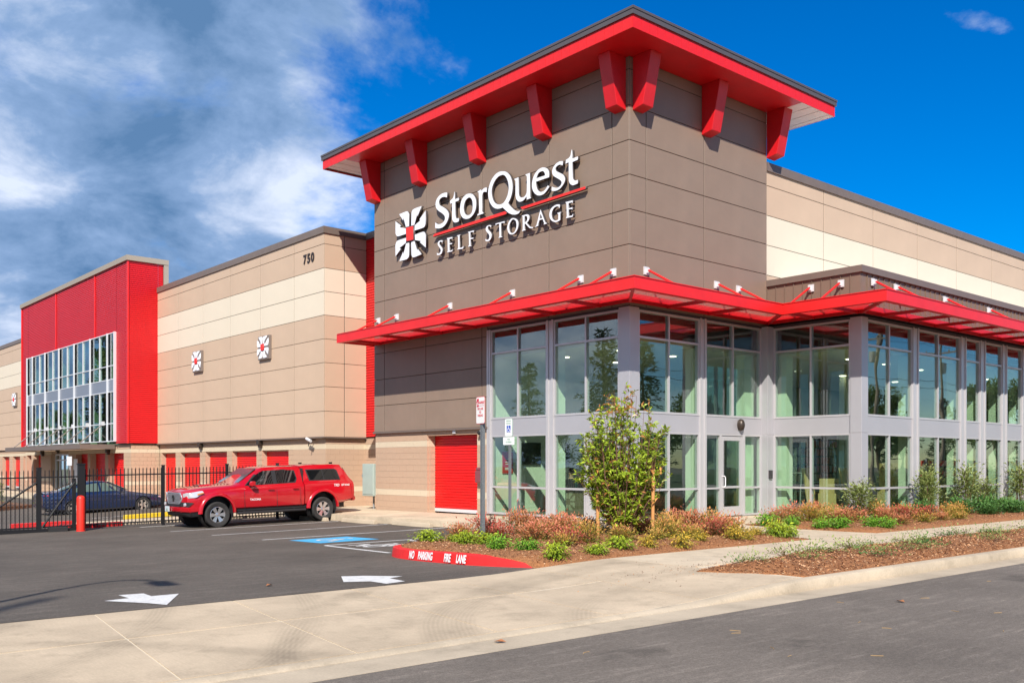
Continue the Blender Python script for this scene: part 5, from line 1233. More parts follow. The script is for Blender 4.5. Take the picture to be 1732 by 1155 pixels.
for sd in (1, -1):
    flat_on_side('side_window', [(1.88, 1.23), (2.78, 1.25), (2.80, 1.66), (2.52, 1.655), (2.33, 1.57)], yt, CARGL, tk, sd)
    flat_on_side('side_window', [(2.92, 1.25), (3.52, 1.30), (3.60, 1.40), (3.55, 1.655), (2.94, 1.665)], yt, CARGL, tk, sd)
    flat_on_side('window_pillar', [(2.785, 1.24), (2.915, 1.245), (2.93, 1.67), (2.81, 1.665)], yt, PLAST, tk, sd, .004)
    flat_on_side('window_trim', [(1.84, 1.215), (3.56, 1.255), (3.64, 1.38), (3.60, 1.685), (2.50, 1.685), (2.28, 1.60)], yt, PLAST, tk, sd, .002)
    flat_on_side('shell_window_frame', [(4.05, 1.30), (5.20, 1.30), (5.12, 1.62), (5.02, 1.665), (3.98, 1.665), (3.98, 1.62)], yt, PLAST, tk, sd, .005)
    flat_on_side('shell_window', [(4.09, 1.33), (4.58, 1.33), (4.54, 1.635), (4.02, 1.635)], yt, CARGL, tk, sd, .010)
    flat_on_side('shell_window', [(4.62, 1.33), (5.15, 1.33), (5.05, 1.635), (4.58, 1.635)], yt, CARGL, tk, sd, .010)
    yb = yt
    # shut lines and trims
    for s_ in (1.78, 2.86, 3.68): flat_on_side('shut_line', [(s_, .52), (s_+.012, .52), (s_+.012, 1.12), (s_, 1.12)], yb, PLAST, tk, sd, .0025, .002)
    for s_ in (2.55, 3.40):
        h = MB(); h.hexa([(s_, sd*.93, 1.06), (s_+.22, sd*.93, 1.06), (s_+.22, sd*.93, 1.10), (s_, sd*.93, 1.10)], [(s_+.02, sd*.985, 1.065), (s_+.2, sd*.985, 1.065), (s_+.2, sd*.985, 1.095), (s_+.02, sd*.985, 1.095)]); h.build('door_handle', CARRED, tk, bevel=.006, fix=True)
    # mirror
    hull([(1.93+a, sd*(.98+b), 1.27+c) for a in (0, .13) for b in (0, .17) for c in (-.07, .08)]+[(1.87, sd*1.07, 1.27)], 'mirror', CARRED, tk, bevel=.02)
    mm = MB(); mm.box(1.95, 2.03, sd*.86, sd*1.0, 1.195, 1.225); mm.build('mirror_foot', PLAST, tk)
    # running board
    rb = MB(); rb.tube((1.55, sd*.93, .40), (3.85, sd*.93, .40), .045, n=10); rb.tube((1.8, sd*.7, .46), (1.8, sd*.93, .40), .03); rb.tube((3.5, sd*.7, .46), (3.5, sd*.93, .40), .03); rb.build('side_step', PLAST, tk, smooth=60)
    # lamps
    hull([(-.005, sd*.60, 1.03), (.01, sd*.62, .88), (.09, sd*.835, .90), (.02, sd*.74, 1.06), (.50, sd*.95, 1.06), (.28, sd*.935, .92), (.10, sd*.865, 1.06), (.46, sd*.92, 1.12), (.2, sd*.5, .95), (.55, sd*.85, 1.06)], 'headlight', LENS, tk, bevel=.008)
    hull([(.30, sd*.952, .99), (.49, sd*.962, 1.04), (.49, sd*.960, 1.07), (.30, sd*.950, 1.03), (.4, sd*.9, 1.02)], 'indicator', AMBER, tk)
    hull([(-.03, sd*.50, .66), (-.03, sd*.50, .79), (.05, sd*.84, .79), (.20, sd*.915, .77), (.06, sd*.84, .64), (.2, sd*.5, .70)], 'fog_light_bezel', PLAST, tk)
    fg = MB(); fg.lathe([(0, -.05), (.05, -.045), (.055, 0)], (.03, sd*.72, .715), axis='x', n=14); fg.build('fog_light', LENS, tk)
    hull([(5.60, sd*.80, .84), (5.72, sd*.78, .84), (5.56, sd*.945, .84), (5.60, sd*.80, 1.17), (5.70, sd*.78, 1.17), (5.54, sd*.945, 1.17)], 'tail_light', TAIL, tk, bevel=.008)
    # decal
    text_mesh('TRD OFF ROAD', .11, lambda a, b, d, sd=sd: (5.22+(a if sd < 0 else -a), sd*(.925+.0+(.012 if b < .05 else 0))+sd*.004*(1), 1.135+b), .001, 'side_decal', WHITE, tk, sx=.62) if False else None
# wind screen
ws = MB(); ws.add([(1.69, -.70, 1.295), (1.69, .70, 1.295), (2.36, .575, 1.735), (2.36, -.575, 1.735)], [(0, 3, 2, 1)]); 
wsm = MB(); q4 = [(1.70, -.70, 1.300), (1.70, .70, 1.300), (2.34, .58, 1.722), (2.34, -.58, 1.722)]
nrm = Vector((-.55, 0, .835)); 
wsm.hexa([Vector(p)+nrm*.002 for p in q4], [Vector(p)+nrm*.028 for p in q4]); wsm.build('windscreen', mat('windscreen_glass', (.05, .075, .085), .05, spec=.9, coat=1), tk, fix=True, bevel=.01)
# hood scoop, grille, bumper, plate, skid plate
hull([(.66, -.26, 1.20), (.66, .26, 1.20), (.66, -.22, 1.262), (.66, .22, 1.262), (1.35, -.30, 1.25), (1.35, .30, 1.25), (.95, -.24, 1.29), (.95, .24, 1.29)], 'hood_scoop', CARRED, tk, bevel=.012)
mb = MB(); mb.box(.642, .662, -.2, .2, 1.225, 1.255); mb.build('scoop_mouth', PLAST, tk)
gp = [(-.44, 1.07), (.44, 1.07), (.54, .97), (.57, .90), (.46, .76), (.40, .73), (-.40, .73), (-.46, .76), (-.57, .90), (-.54, .97)]
o = extrude_loops([gp, [(a*.92, .90+(b-.90)*.86) for a, b in gp]], lambda a, b, d: (-.055+d+abs(a)**2*.12, a, b), .07, 'grille_frame', mat('grille_silver', (.30, .31, .35), .45, metal=.3), tk)
extrude_loops([[(a*.94, .90+(b-.90)*.9) for a, b in gp]], lambda a, b, d: (-.015+d+abs(a)**2*.12, a, b), .04, 'grille_back', mat('grille_dark', (.05, .055, .07), .5), tk)
mb = MB()
for k in range(7): mb.box(-.035, -.012, -.46, .46, .775+.038*k, .787+.038*k)
for k in range(13): mb.box(-.03, -.012, -.42+.07*k-.005, -.42+.07*k+.005, .765, 1.03)
mb.build('grille_mesh', mat('grille_silver', (.36, .37, .4), .35), tk)
mb = MB(); mb.lathe([(.085, 0), (.09, -.015), (.078, -.02), (.072, 0)], (-.035, 0, .90), axis='x', n=24); mb.box(-.052, -.036, -.014, .014, .84, .96); mb.box(-.052, -.036, -.06, .06, .925, .945); mb.build('grille_badge', PLAST, tk)
hull([(-.08, -.55, .50), (-.08, .55, .50), (-.10, -.55, .65), (-.10, .55, .65), (.10, -.87, .48), (.10, .87, .48), (.04, -.87, .64), (.04, .87, .64), (.46, -.945, .50), (.46, .945, .50), (.35, -.93, .64), (.35, .93, .64)], 'front_bumper', CARRED, tk, bevel=.025)
hull([(.02, -.5, .36), (.02, .5, .36), (-.05, -.5, .49), (-.05, .5, .49), (.16, -.80, .34), (.16, .80, .34), (.12, -.86, .48), (.12, .86, .48), (.42, -.86, .36), (.42, .86, .36), (.42, -.92, .49), (.42, .92, .49)], 'air_dam', PLAST, tk, bevel=.02)
mb = MB(); mb.box(-.05, .02, -.48, .48, .66, .72); mb.build('lower_grille', PLAST, tk)
mb = MB(); mb.box(-.125, -.11, .12, .43, .50, .66); pl = mb.build('number_plate', mat('plate_blue', (.55, .62, .66), .5), tk); mb = MB(); mb.box(-.129, -.124, .25, .31, .51, .59); mb.build('plate_tree', mat('plate_green', (.1, .22, .08), .5), pl)
hull([(5.62, -.86, .60), (5.62, .86, .60), (5.80, -.80, .60), (5.80, .80, .60), (5.62, -.88, .76), (5.62, .88, .76), (5.78, -.82, .76), (5.78, .82, .76)], 'rear_bumper', CARRED, tk, bevel=.03)
mb = MB(); mb.box(5.25, 5.6, .35, .6, .40, .52); mb.box(5.5, 5.78, -.05, .05, .42, .5); mb.build('tow_hitch', PLAST, tk)
hw = MB(); hw.hexa([(5.425, -.58, 1.68), (5.425, .58, 1.68), (5.60, .62, 1.40), (5.60, -.62, 1.40)], [(5.435, -.58, 1.70), (5.435, .58, 1.70), (5.615, .62, 1.41), (5.615, -.62, 1.41)]); hw.build('rear_window', CARGL, tk, fix=True)
mb = MB(); mb.box(3.82, 3.846, -.80, .80, .5, 1.70); mb.build('cab_gap', PLAST, tk)
mb = MB(); mb.add([(3.3, -.03, 1.80), (3.42, -.03, 1.80), (3.42, .03, 1.80), (3.3, .03, 1.80), (3.42, -.01, 1.86), (3.42, .01, 1.86)], [(0, 1, 4), (2, 3, 5), (3, 0, 4, 5), (1, 2, 5, 4)]); mb.build('roof_antenna', PLAST, tk)
def sidetext(txt, s, z, size, y0, parent, m, sx=.8, slope=0.0):
    text_mesh(txt, size, lambda a, b, d: (s+a, -(y0-slope*b)-.003+d, z+b), .001, 'side_lettering', m, parent, sx=sx, bold=.002)
sidetext('TACOMA', 2.14, .79, .085, .94, tk, WHITE, 1.0)
sidetext('TRD', 5.0, 1.13, .115, .939, tk, WHITE, .9); sidetext('OFF ROAD', 5.33, 1.13, .085, .937, tk, WHITE, .75)

# blue saloon behind the fence
CARBL = mat('car_navy', (.016, .030, .085), .22, metal=.35, coat=1.0)
bc = thing('parked_car', 'dark navy blue saloon car parked behind the black picket fence', 'car', (16.15, 42.85, -.60), R_(180)); bc.rotation_euler = (0, R_(1.6), R_(180))
BS = [(.0, .36, .62, .60, .55, .64, .40), (.06, .26, .80, .64, .70, .69, .5), (.3, .22, .88, .72, .80, .76, .6), (.9, .2, .92, .80, .86, .85, .66), (1.35, .2, .925, .87, .87, .93, .68), (1.6, .2, .925, .90, .88, .97, .66), (2.1, .2, .925, .92, .87, 1.26, .60), (2.45, .2, .925, .93, .86, 1.40, .56), (2.9, .2, .925, .93, .86, 1.43, .56), (3.3, .2, .925, .94, .86, 1.39, .56), (3.75, .2, .925, .95, .86, 1.24, .58), (4.25, .22, .92, .96, .85, 1.06, .62), (4.75, .26, .90, .96, .82, 1.02, .62), (4.93, .32, .86, .94, .76, .99, .58), (5.02, .40, .78, .88, .66, .93, .5)]
loft_body('body', BS, CARBL, bc, [(1.0, .33), (3.85, .33)], .375, .88)
def yc(s, z): return body_y(BS, s, z)
CG2 = mat('pale_car_glass', (.10, .14, .11), .05, spec=.9, coat=1)
for sd in (1, -1):
    flat_on_side('side_window', [(1.85, .985), (2.72, .985), (2.72, 1.34), (2.45, 1.335), (2.2, 1.22)], yc, CG2, bc, sd, .008, .02)
    flat_on_side('side_window', [(2.80, .985), (3.75, .99), (3.85, 1.06), (3.45, 1.27), (2.80, 1.34)], yc, CG2, bc, sd, .012, .02)
    hull([(1.9+a, sd*(.9+b), 1.0+c) for a in (0, .1) for b in (0, .14) for c in (-.05, .06)], 'mirror', CARBL, bc, bevel=.015)
    hull([(4.80, sd*.885, .72), (5.0, sd*.76, .72), (5.03, sd*.55, .72), (4.80, sd*.87, .92), (4.97, sd*.74, .92), (5.0, sd*.55, .90)], 'tail_light', TAIL, bc, bevel=.01)
    hull([(.05, sd*.60, .56), (.02, sd*.6, .64), (.36, sd*.885, .70), (.38, sd*.88, .62), (.1, sd*.80, .56), (.12, sd*.78, .68)], 'headlight', LENS, bc, bevel=.01)
    mb = MB(); mb.box(1.45, 3.4, sd*.90, sd*.935, .22, .27); mb.build('sill_trim', PLAST, bc)
    for s_ in (1.62, 2.76, 3.62): flat_on_side('shut_line', [(s_, .3), (s_+.012, .3), (s_+.012, .86), (s_, .86)], yc, PLAST, bc, sd, .0025, .002)
hull([(1.55, -.66, .985), (1.55, .66, .985), (2.36, .52, 1.375), (2.36, -.52, 1.375), (1.53, -.64, 1.0), (1.53, .64, 1.0), (2.3, .5, 1.385), (2.3, -.5, 1.385)], 'windscreen', CG2, bc)
hull([(3.42, -.50, 1.385), (3.42, .50, 1.385), (4.3, .60, 1.065), (4.3, -.60, 1.065), (3.45, -.5, 1.40), (3.45, .5, 1.40), (4.25, .58, 1.10), (4.25, -.58, 1.10)], 'rear_window', mat('pale_car_glass', (.1, .14, .11), .05), bc)
hull([(4.9, -.66, 1.06), (4.9, .66, 1.06), (5.02, -.66, 1.08), (5.02, .66, 1.08), (4.9, -.66, 1.035), (4.9, .66, 1.035), (5.02, -.66, 1.06), (5.02, .66, 1.06)], 'spoiler', CARBL, bc)
mb = MB(); mb.box(.4, 4.6, -.6, .6, .18, .35); mb.build('chassis', PLAST, bc)
for wx in (1.0, 3.85):
    for sd in (1, -1): mb = MB(); mb.lathe([(0, 0), (.37, 0), (.37, sd*.3)], (wx, sd*.56, .33), axis='y', n=28); mb.build('wheel_housing', PLAST, bc)
    for sd in (1, -1): wheel(bc, wx, sd*.79, .33, .21, sd, mat('tan_rim', (.55, .50, .44), .35, metal=.5), 5, .66, double=False)

# ------------------------------------------------------------------ beds and planting
BARK = mat('bark_mulch', (.31, .13, .05), .95, var=.5, vscale=45, bump=1.0, bscale=55)
import mathutils
def hnoise(x, y, s=1.0): return mathutils.noise.noise(Vector((x*s, y*s, 3.3)))
def inside(p, poly):
    x, y = p; c = False; n = len(poly)
    for i in range(n):
        x1, y1 = poly[i]; x2, y2 = poly[(i+1) % n]
        if (y1 > y) != (y2 > y) and x < (x2-x1)*(y-y1)/(y2-y1)+x1: c = not c
    return c
def edge_d(p, poly):
    d = 9; n = len(poly); p = Vector(p)
    for i in range(n):
        a = Vector(poly[i]); b = Vector(poly[(i+1) % n]); ab = b-a; t = max(0, min(1, (p-a).dot(ab)/ab.length_squared)); d = min(d, (p-a-ab*t).length)
    return d
def bed(poly, z0, hgt, step, soft=.35, rag=.0):
    bm = bmesh.new(); vs = [bm.verts.new((x, y, 0)) for x, y in poly]; f = bm.faces.new(vs)
    xs = [p[0] for p in poly]; ysl = [p[1] for p in poly]
    for axis, lo, hi in ((0, min(xs), max(xs)), (1, min(ysl), max(ysl))):
        v = lo+step
        while v < hi:
            co = Vector((v, 0, 0)) if axis == 0 else Vector((0, v, 0)); no = Vector((1, 0, 0)) if axis == 0 else Vector((0, 1, 0))
            bmesh.ops.bisect_plane(bm, geom=bm.verts[:]+bm.edges[:]+bm.faces[:], plane_co=co, plane_no=no); v += step
    for v in bm.verts: v.co.z = bedz((v.co.x, v.co.y), poly, z0, hgt, soft)
    r = bmesh.ops.extrude_edge_only(bm, edges=[e for e in bm.edges if e.is_boundary])
    for v in r['geom']:
        if isinstance(v, bmesh.types.BMVert): v.co.z -= .16
    me = bpy.data.meshes.new('planting_bed'); bm.to_mesh(me); bm.free(); me.materials.append(BARK)
    me.polygons.foreach_set('use_smooth', [True]*len(me.polygons))
    o = link('planting_bed', me); tag(o, kind='structure'); return o
def bedz(p, poly, z0, hgt, soft):
    d = edge_d(p, poly); t = min(1, d/soft); zb = z0(*p) if callable(z0) else z0
    return zb+hgt*(t*t*(3-2*t))*(1+.35*hnoise(*p, .8))+.018*hnoise(*p, 6)*min(1, d*6)
B1 = [(10.05, 10.68), (9.86, 11.3), (9.68, 12.1), (9.64, 12.9), (9.64, 13.7), (9.75, 14.25), (9.98, 14.62), (10.4, 14.85), (11.2, 14.92), (12.5, 14.94), (15.85, 14.9), (16.3, 14.34), (16.98, 14.3), (16.98, 12.0), (17.3, 10.68)]
z1 = lambda x, y: -.05+.03*min(1, max(0, (x-10)/6)) if y > 10.9 else walk_z(x, 10.6)
bz1 = lambda x, y: (walk_z(x, 10.6)+.005)*(1-sstep(10.7, 11.3, y))+(-.02)*sstep(10.7, 11.3, y)
bed(B1, bz1, .06, .22)
B2 = [(19.93, 10.68), (19.93, 11.6), (19.92, 13.0), (20.2, 14.33), (23.86, 14.33), (23.86, 13.2), (48, 13.2), (48, 10.68)]
B2[0] = (19.93, 10.68)
bed(B2, lambda x, y: -.055, .07, .25)
B3 = [(11.45, 7.15), (11.45, 7.6), (11.1, 8.1), (10.9, 8.55), (11.5, 8.72), (12.4, 8.66), (13.6, 8.95), (14.8, 8.85), (16, 9.0), (18, 8.93), (21, 9.02), (26, 8.95), (34, 8.95), (40, 8.95), (40, 7.15)]
bed(B3, lambda x, y: -.062, .10, .16, .5)
# loose chips
def chips(n, fn, name, m, size=(.006, .021)):
    mb = MB(); vs = []; fs = []
    for _ in range(n):
        p = fn()
        if p is None: continue
        a = rng.uniform(0, PI); L_ = rng.uniform(*size); w = L_*rng.uniform(.25, .5); tl = rng.uniform(-.5, .5); c, s = math.cos(a), math.sin(a)
        dx = Vector((c, s, tl))*L_; dy = Vector((-s, c, rng.uniform(-.4, .4)))*w; P_ = Vector(p)+Vector((0, 0, .012)); o = len(vs)
        vs += [P_-dx-dy, P_+dx-dy, P_+dx+dy, P_-dx+dy]; fs.append((o, o+1, o+2, o+3))
    mb.add(vs, fs); return mb.build(name, m, kind='stuff')
CHA = mat('chip_russet', (.52, .24, .10), .9, var=.3, vscale=9); CHB = mat('chip_dark', (.13, .05, .022), .95, var=.3, vscale=9); CHC = mat('chip_tan', (.66, .40, .22), .9, var=.25, vscale=9)
def inbed(poly, z0, h, soft, xr, yr):
    def f():
        for _ in range(8):
            p = (rng.uniform(*xr), rng.uniform(*yr))
            if inside(p, poly): return (p[0], p[1], bedz(p, poly, z0, h, soft))
        return None
    return f
f1 = inbed(B1, bz1, .06, .35, (9.6, 17.3), (10.7, 15)); f2 = inbed(B2, lambda x, y: -.055, .07, .35, (19.9, 34), (10.7, 14.3)); f3 = inbed(B3, lambda x, y: -.062, .10, .5, (10.9, 27), (7.15, 9.0))
for nm, m_, k in (('bark_chips', CHA, 1.0), ('bark_chips', CHB, .75), ('bark_chips', CHC, .45)):
    chips(int(7000*k), f1, nm, m_); chips(int(5000*k), f2, nm, m_); chips(int(13000*k), f3, nm, m_)
def spill():
    x = rng.normal(11.1, 1.0); y = rng.normal(8.9, .5)
    if rng.random() < .6: x = rng.uniform(11, 22); y = 8.9+abs(rng.normal(0, .12))
    if y < 7.3 or y > 10.5: return None
    return (x, y, walk_z(x, y)-.006)
chips(520, spill, 'bark_chips', CHB, (.005, .013)); chips(360, spill, 'bark_chips', CHA, (.005, .013))

# leaf clump generators --------------------------------------------------------
def leafmat(name, c1, c2, rough=.5, mid=None):
    m = bpy.data.materials.new(name); m.use_nodes = True; nt = m.node_tree; N = nt.nodes; L = nt.links; b = N['Principled BSDF']
    b.inputs['Roughness'].default_value = rough; b.inputs['Specular IOR Level'].default_value = .4
    at = N.new('ShaderNodeAttribute'); at.attribute_name = 'tint'
    r = N.new('ShaderNodeValToRGB'); r.color_ramp.elements[0].color = (*c1, 1); r.color_ramp.elements[1].color = (*c2, 1)
    
    if mid: e = r.color_ramp.elements.new(.42); e.color = (*mid, 1)
    L.new(at.outputs['Fac'], r.inputs[0]); L.new(r.outputs[0], b.inputs['Base Color'])
    tr = N.new('ShaderNodeBsdfTranslucent'); L.new(r.outputs[0], tr.inputs[0]); mx = N.new('ShaderNodeMixShader'); mx.inputs[0].default_value = .28
    L.new(b.outputs[0], mx.inputs[1]); L.new(tr.outputs[0], mx.inputs[2]); L.new(mx.outputs[0], N['Material Output'].inputs[0]); MATS[name] = m; return m
def leaves_mesh(name, P_, D, U, L_, W, tint, m, fold=.18):
    # diamonds: base, left, tip, right
    n = len(P_); P_ = np.array(P_); D = np.array(D); U = np.array(U); L_ = np.array(L_)[:, None]; W = np.array(W)[:, None]
    D /= np.linalg.norm(D, axis=1)[:, None]+1e-9; S = np.cross(D, U); S /= np.linalg.norm(S, axis=1)[:, None]+1e-9; Nn = np.cross(S, D)
    v = np.stack([P_, P_+D*L_*.45+S*W*.5+Nn*W*fold, P_+D*L_-Nn*L_*.12, P_+D*L_*.45-S*W*.5+Nn*W*fold], 1).reshape(-1, 3)
    f = np.arange(4*n).reshape(-1, 4)
    tris = np.stack([f[:, [0, 1, 2]], f[:, [0, 2, 3]]], 1).reshape(-1, 3)
    me = bpy.data.meshes.new(name); me.from_pydata(v.tolist(), [], tris.tolist()); me.materials.append(m)
    a = me.attributes.new('tint', 'FLOAT', 'POINT'); a.data.foreach_set('value', np.repeat(np.array(tint), 4).astype(np.float32)); return me
def plant_variant(kind, seed, m_leaf, m_stem, h, r, n, leaf, stems=10, upright=.5, low=.0):
    g = np.random.default_rng(seed); P_, D, U, L_, W, T = [], [], [], [], [], []; sm = MB()
    for s in range(stems):
        a = g.uniform(0, 2*PI); lean = g.uniform(.1, 1)*(1-upright); top = Vector((math.cos(a)*r*lean*1.6*g.uniform(.6, 1), math.sin(a)*r*lean*1.6*g.uniform(.6, 1), h*g.uniform(.7, 1.05)*(1-.35*lean)))
        base = Vector((top.x*.15, top.y*.15, -.02)); mid = base.lerp(top, .5)+Vector((g.normal(0, .03), g.normal(0, .03), .04*h))
        sm.path([base, mid, top], [.006*max(1, h), .004*max(1, h), .002], 4)
        for i in range(n//stems):
            t = g.uniform(low, 1)**.8; p = base.lerp(mid, t*2) if t < .5 else mid.lerp(top, t*2-1)
            sp = r*.42*(1-.35*t); q = p+Vector((g.normal(0, sp), g.normal(0, sp), g.normal(0, sp*.6)))
            if q.z < .015: q.z = .015+abs(g.normal(0, .02))
            d = (q-p); d = Vector((d.x, d.y, d.z+.35*r)) if d.length > 1e-4 else Vector((0, 0, 1))
            if kind == 'droop': d = Vector((q.x+g.normal(0, .05), q.y+g.normal(0, .05), -.25*r+g.normal(0, .05)))
            P_.append(q); D.append(d+Vector(g.normal(0, .25*max(d.length, .01), 3))); U.append((g.normal(0, .5), g.normal(0, .5), 1)); ll = leaf[0]*g.uniform(.6, 1.25); L_.append(ll); W.append(ll*leaf[1])
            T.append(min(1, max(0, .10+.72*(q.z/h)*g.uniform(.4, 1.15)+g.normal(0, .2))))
    return leaves_mesh('foliage', P_, D, U, L_, W, T, m_leaf), sm.mesh('stems', m_stem)
STEM = mat('plant_stem', (.16, .08, .05), .8); STEMG = mat('green_stem', (.12, .13, .04), .7)
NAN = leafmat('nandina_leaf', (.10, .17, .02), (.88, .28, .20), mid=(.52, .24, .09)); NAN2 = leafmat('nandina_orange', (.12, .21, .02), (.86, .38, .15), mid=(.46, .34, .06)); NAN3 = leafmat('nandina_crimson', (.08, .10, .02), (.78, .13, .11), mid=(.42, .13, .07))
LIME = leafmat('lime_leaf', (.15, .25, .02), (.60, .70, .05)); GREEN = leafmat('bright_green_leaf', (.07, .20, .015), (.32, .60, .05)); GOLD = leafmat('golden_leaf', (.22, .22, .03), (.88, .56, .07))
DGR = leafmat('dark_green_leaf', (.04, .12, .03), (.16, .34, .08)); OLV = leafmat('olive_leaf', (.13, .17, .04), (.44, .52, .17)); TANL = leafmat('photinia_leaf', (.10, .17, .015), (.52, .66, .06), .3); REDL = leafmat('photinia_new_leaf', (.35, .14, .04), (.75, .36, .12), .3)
def variants(kind, mats, n_var, h, r, n, leaf, stems, upright, low=0.0, ms=STEM):
    out = []
    for i in range(n_var): out.append(plant_variant(kind, 100+i*7+int(h*100)+n, mats[i % len(mats)], ms, h*(1+.08*(i % 3-1)), r, n, leaf, stems, upright, low))
    return out
V = {'red': variants('up', [NAN, NAN3, NAN2, NAN], 5, .35, .37, 980, (.066, .38), 22, .36),
     'redlow': variants('up', [NAN2, NAN], 2, .26, .24, 560, (.062, .36), 14, .35),
     'lime': variants('droop', [LIME, LIME], 2, .26, .20, 620, (.060, .40), 16, .4, ms=STEMG),
     'green': variants('droop', [GREEN, GREEN], 2, .24, .23, 620, (.060, .40), 16, .35, ms=STEMG),
     'gold': variants('droop', [GOLD, GOLD], 2, .26, .19, 460, (.055, .38), 14, .45, ms=STEMG),
     'dark': variants('up', [DGR, DGR], 2, .36, .36, 800, (.085, .48), 14, .4, ms=STEMG),
     'tall': variants('up', [OLV, OLV, OLV], 3, 1.35, .44, 1250, (.082, .48), 12, .64, .2),
     'sprig': variants('up', [OLV, DGR, OLV], 3, .11, .34, 130, (.042, .5), 10, .1)}
def put(kind, x, y, z, label, cat, group, s=1.0, var=None, name=None):
    fo, st = V[kind][var if var is not None else int(rng.integers(len(V[kind])))]
    t = thing(name or 'shrub', label, cat, (x, y, z), rng.uniform(0, 6.28), group); t.scale = (s*rng.uniform(.78, 1.12), s*rng.uniform(.78, 1.12), s*rng.uniform(.7, 1.12))
    link('foliage', fo, t); link('stems', st, t); return t
ORD = ['first', 'second', 'third', 'fourth', 'fifth', 'sixth', 'seventh', 'eighth', 'ninth', 'tenth', 'eleventh', 'twelfth', 'thirteenth', 'fourteenth', 'fifteenth', 'sixteenth']
def row(kind, pts, zf, fmt, cat, group, name, s=1.0, jit=.06):
    for i, p in enumerate(pts):
        x, y = p[0]+rng.normal(0, jit), p[1]+rng.normal(0, jit)
        put(kind, x, y, zf(x, y), fmt % ORD[i], cat, group, s*(p[2] if len(p) > 2 else 1), name=name)
zb1 = lambda x, y: bedz((x, y), B1, bz1, .06, .35)-.005
zb2 = lambda x, y: bedz((x, y), B2, lambda a, b: -.055, .07, .35)-.005
zb3 = lambda x, y: bedz((x, y), B3, lambda a, b: -.062, .10, .5)-.005
# corner bed, front row of small clumps
row('lime', [(10.36, 14.34, 1.15), (10.85, 13.95, .8), (10.55, 13.5), (10.8, 13.1), ], zb1, '%s lime green clump counted from the kerb end nearest the parking bays', 'shrub', 'lime green clumps in the corner bed', 'groundcover_shrub')
row('green', [(10.26, 12.2, .95), (10.42, 11.7, 1.05)], zb1, '%s bright green clump behind the middle of the red kerb', 'shrub', 'bright green clumps in the corner bed', 'groundcover_shrub')
row('lime', [(10.4, 10.95, 1.1), (11.3, 10.95, .95), (12.15, 11.15, 1.15)], zb1, '%s yellow green clump along the sidewalk edge starting at the red kerb tip', 'shrub', 'yellow green clumps by the sidewalk', 'groundcover_shrub')
row('gold', [(12.75, 11.0, .95), (13.4, 10.98, 1.05), (14.3, 11.1, .9), (15.15, 11.0, 1.1), (15.55, 10.98, .8), (16.3, 11.25), (16.75, 11.1, 1.1)], zb1, '%s golden clump along the sidewalk edge counted from the red kerb side', 'shrub', 'golden clumps by the sidewalk', 'groundcover_shrub')
# corner bed, red shrubs in three loose rows
row('red', [(11.2, 14.3, .85), (11.9, 14.55), (12.6, 14.4, 1.15), (13.3, 14.5, 1.1), (14.0, 14.45, 1.05), (14.7, 14.4), (15.4, 14.4, 1.05), (15.95, 13.9), (16.4, 13.4, 1.1), (16.5, 12.7)], zb1, '%s red feathery shrub in the back row of the corner bed from the parking side', 'shrub', 'back row of red shrubs in the corner bed', 'nandina_shrub')
row('red', [(11.45, 13.55, .9), (12.0, 13.2), (12.6, 13.3, 1.1), (13.2, 13.5, 1.1), (14.9, 13.3), (15.4, 12.9, 1.1), (15.9, 12.5, 1.15), (16.35, 12.0, 1.1)], zb1, '%s red feathery shrub in the middle row of the corner bed from the parking side', 'shrub', 'middle row of red shrubs in the corner bed', 'nandina_shrub')
row('red', [(11.9, 12.2, .85), (12.6, 12.3, .95), (13.1, 12.1, .9), (14.2, 11.95, .95), (14.9, 12.0, .95), (15.5, 11.7, .95)], zb1, '%s reddish shrub in the front row of the corner bed from the parking side', 'shrub', 'front row of reddish shrubs in the corner bed', 'nandina_shrub')
row('redlow', [(11.6, 11.9), (13.6, 11.6), (14.6, 11.55), (16.0, 11.7)], zb1, '%s low russet shrub between the golden clumps and red shrubs', 'shrub', 'low russet shrubs in the corner bed', 'nandina_shrub')
row('lime', [(16.7, 10.95, 1.25), (17.02, 10.95, .85)], zb1, '%s yellow green clump at the pointed end of the corner bed', 'shrub', 'clumps at the pointed end of the corner bed', 'groundcover_shrub')
# bed along the glass
row('green', [(20.15, 13.6, 1.2), (20.2, 12.9, .95), (20.15, 12.2, 1.05), (20.2, 11.6, 1.1), (20.75, 11.3, 1.1), (21.0, 10.95, 1.0)], zb2, '%s bright green clump edging the bed by the door walk, counted from the building', 'shrub', 'bright green clumps edging the glass front bed', 'groundcover_shrub')
row('red', [(20.9, 13.9), (21.6, 13.95, 1.1), (22.3, 13.6, 1.1), (23.0, 13.4, 1.1), (22.0, 13.1, 1.05), (21.3, 13.2), (22.9, 12.7, 1.1), (23.7, 12.6, 1.1), (24.5, 12.4, 1.05), (21.7, 12.4), (22.6, 12.0), (23.6, 11.9, 1.05), (25.3, 12.1), (26.2, 12.0), (27.0, 12.0)], zb2, '%s red feathery shrub in the bed under the projecting glass office', 'shrub', 'red shrubs in the glass front bed', 'nandina_shrub')
row('redlow', [(22.2, 11.3), (23.4, 11.25), (24.4, 11.35), (25.2, 11.3), (25.0, 11.6)], zb2, '%s low russet shrub near the sidewalk in the glass front bed', 'shrub', 'low russet shrubs in the glass front bed', 'nandina_shrub')
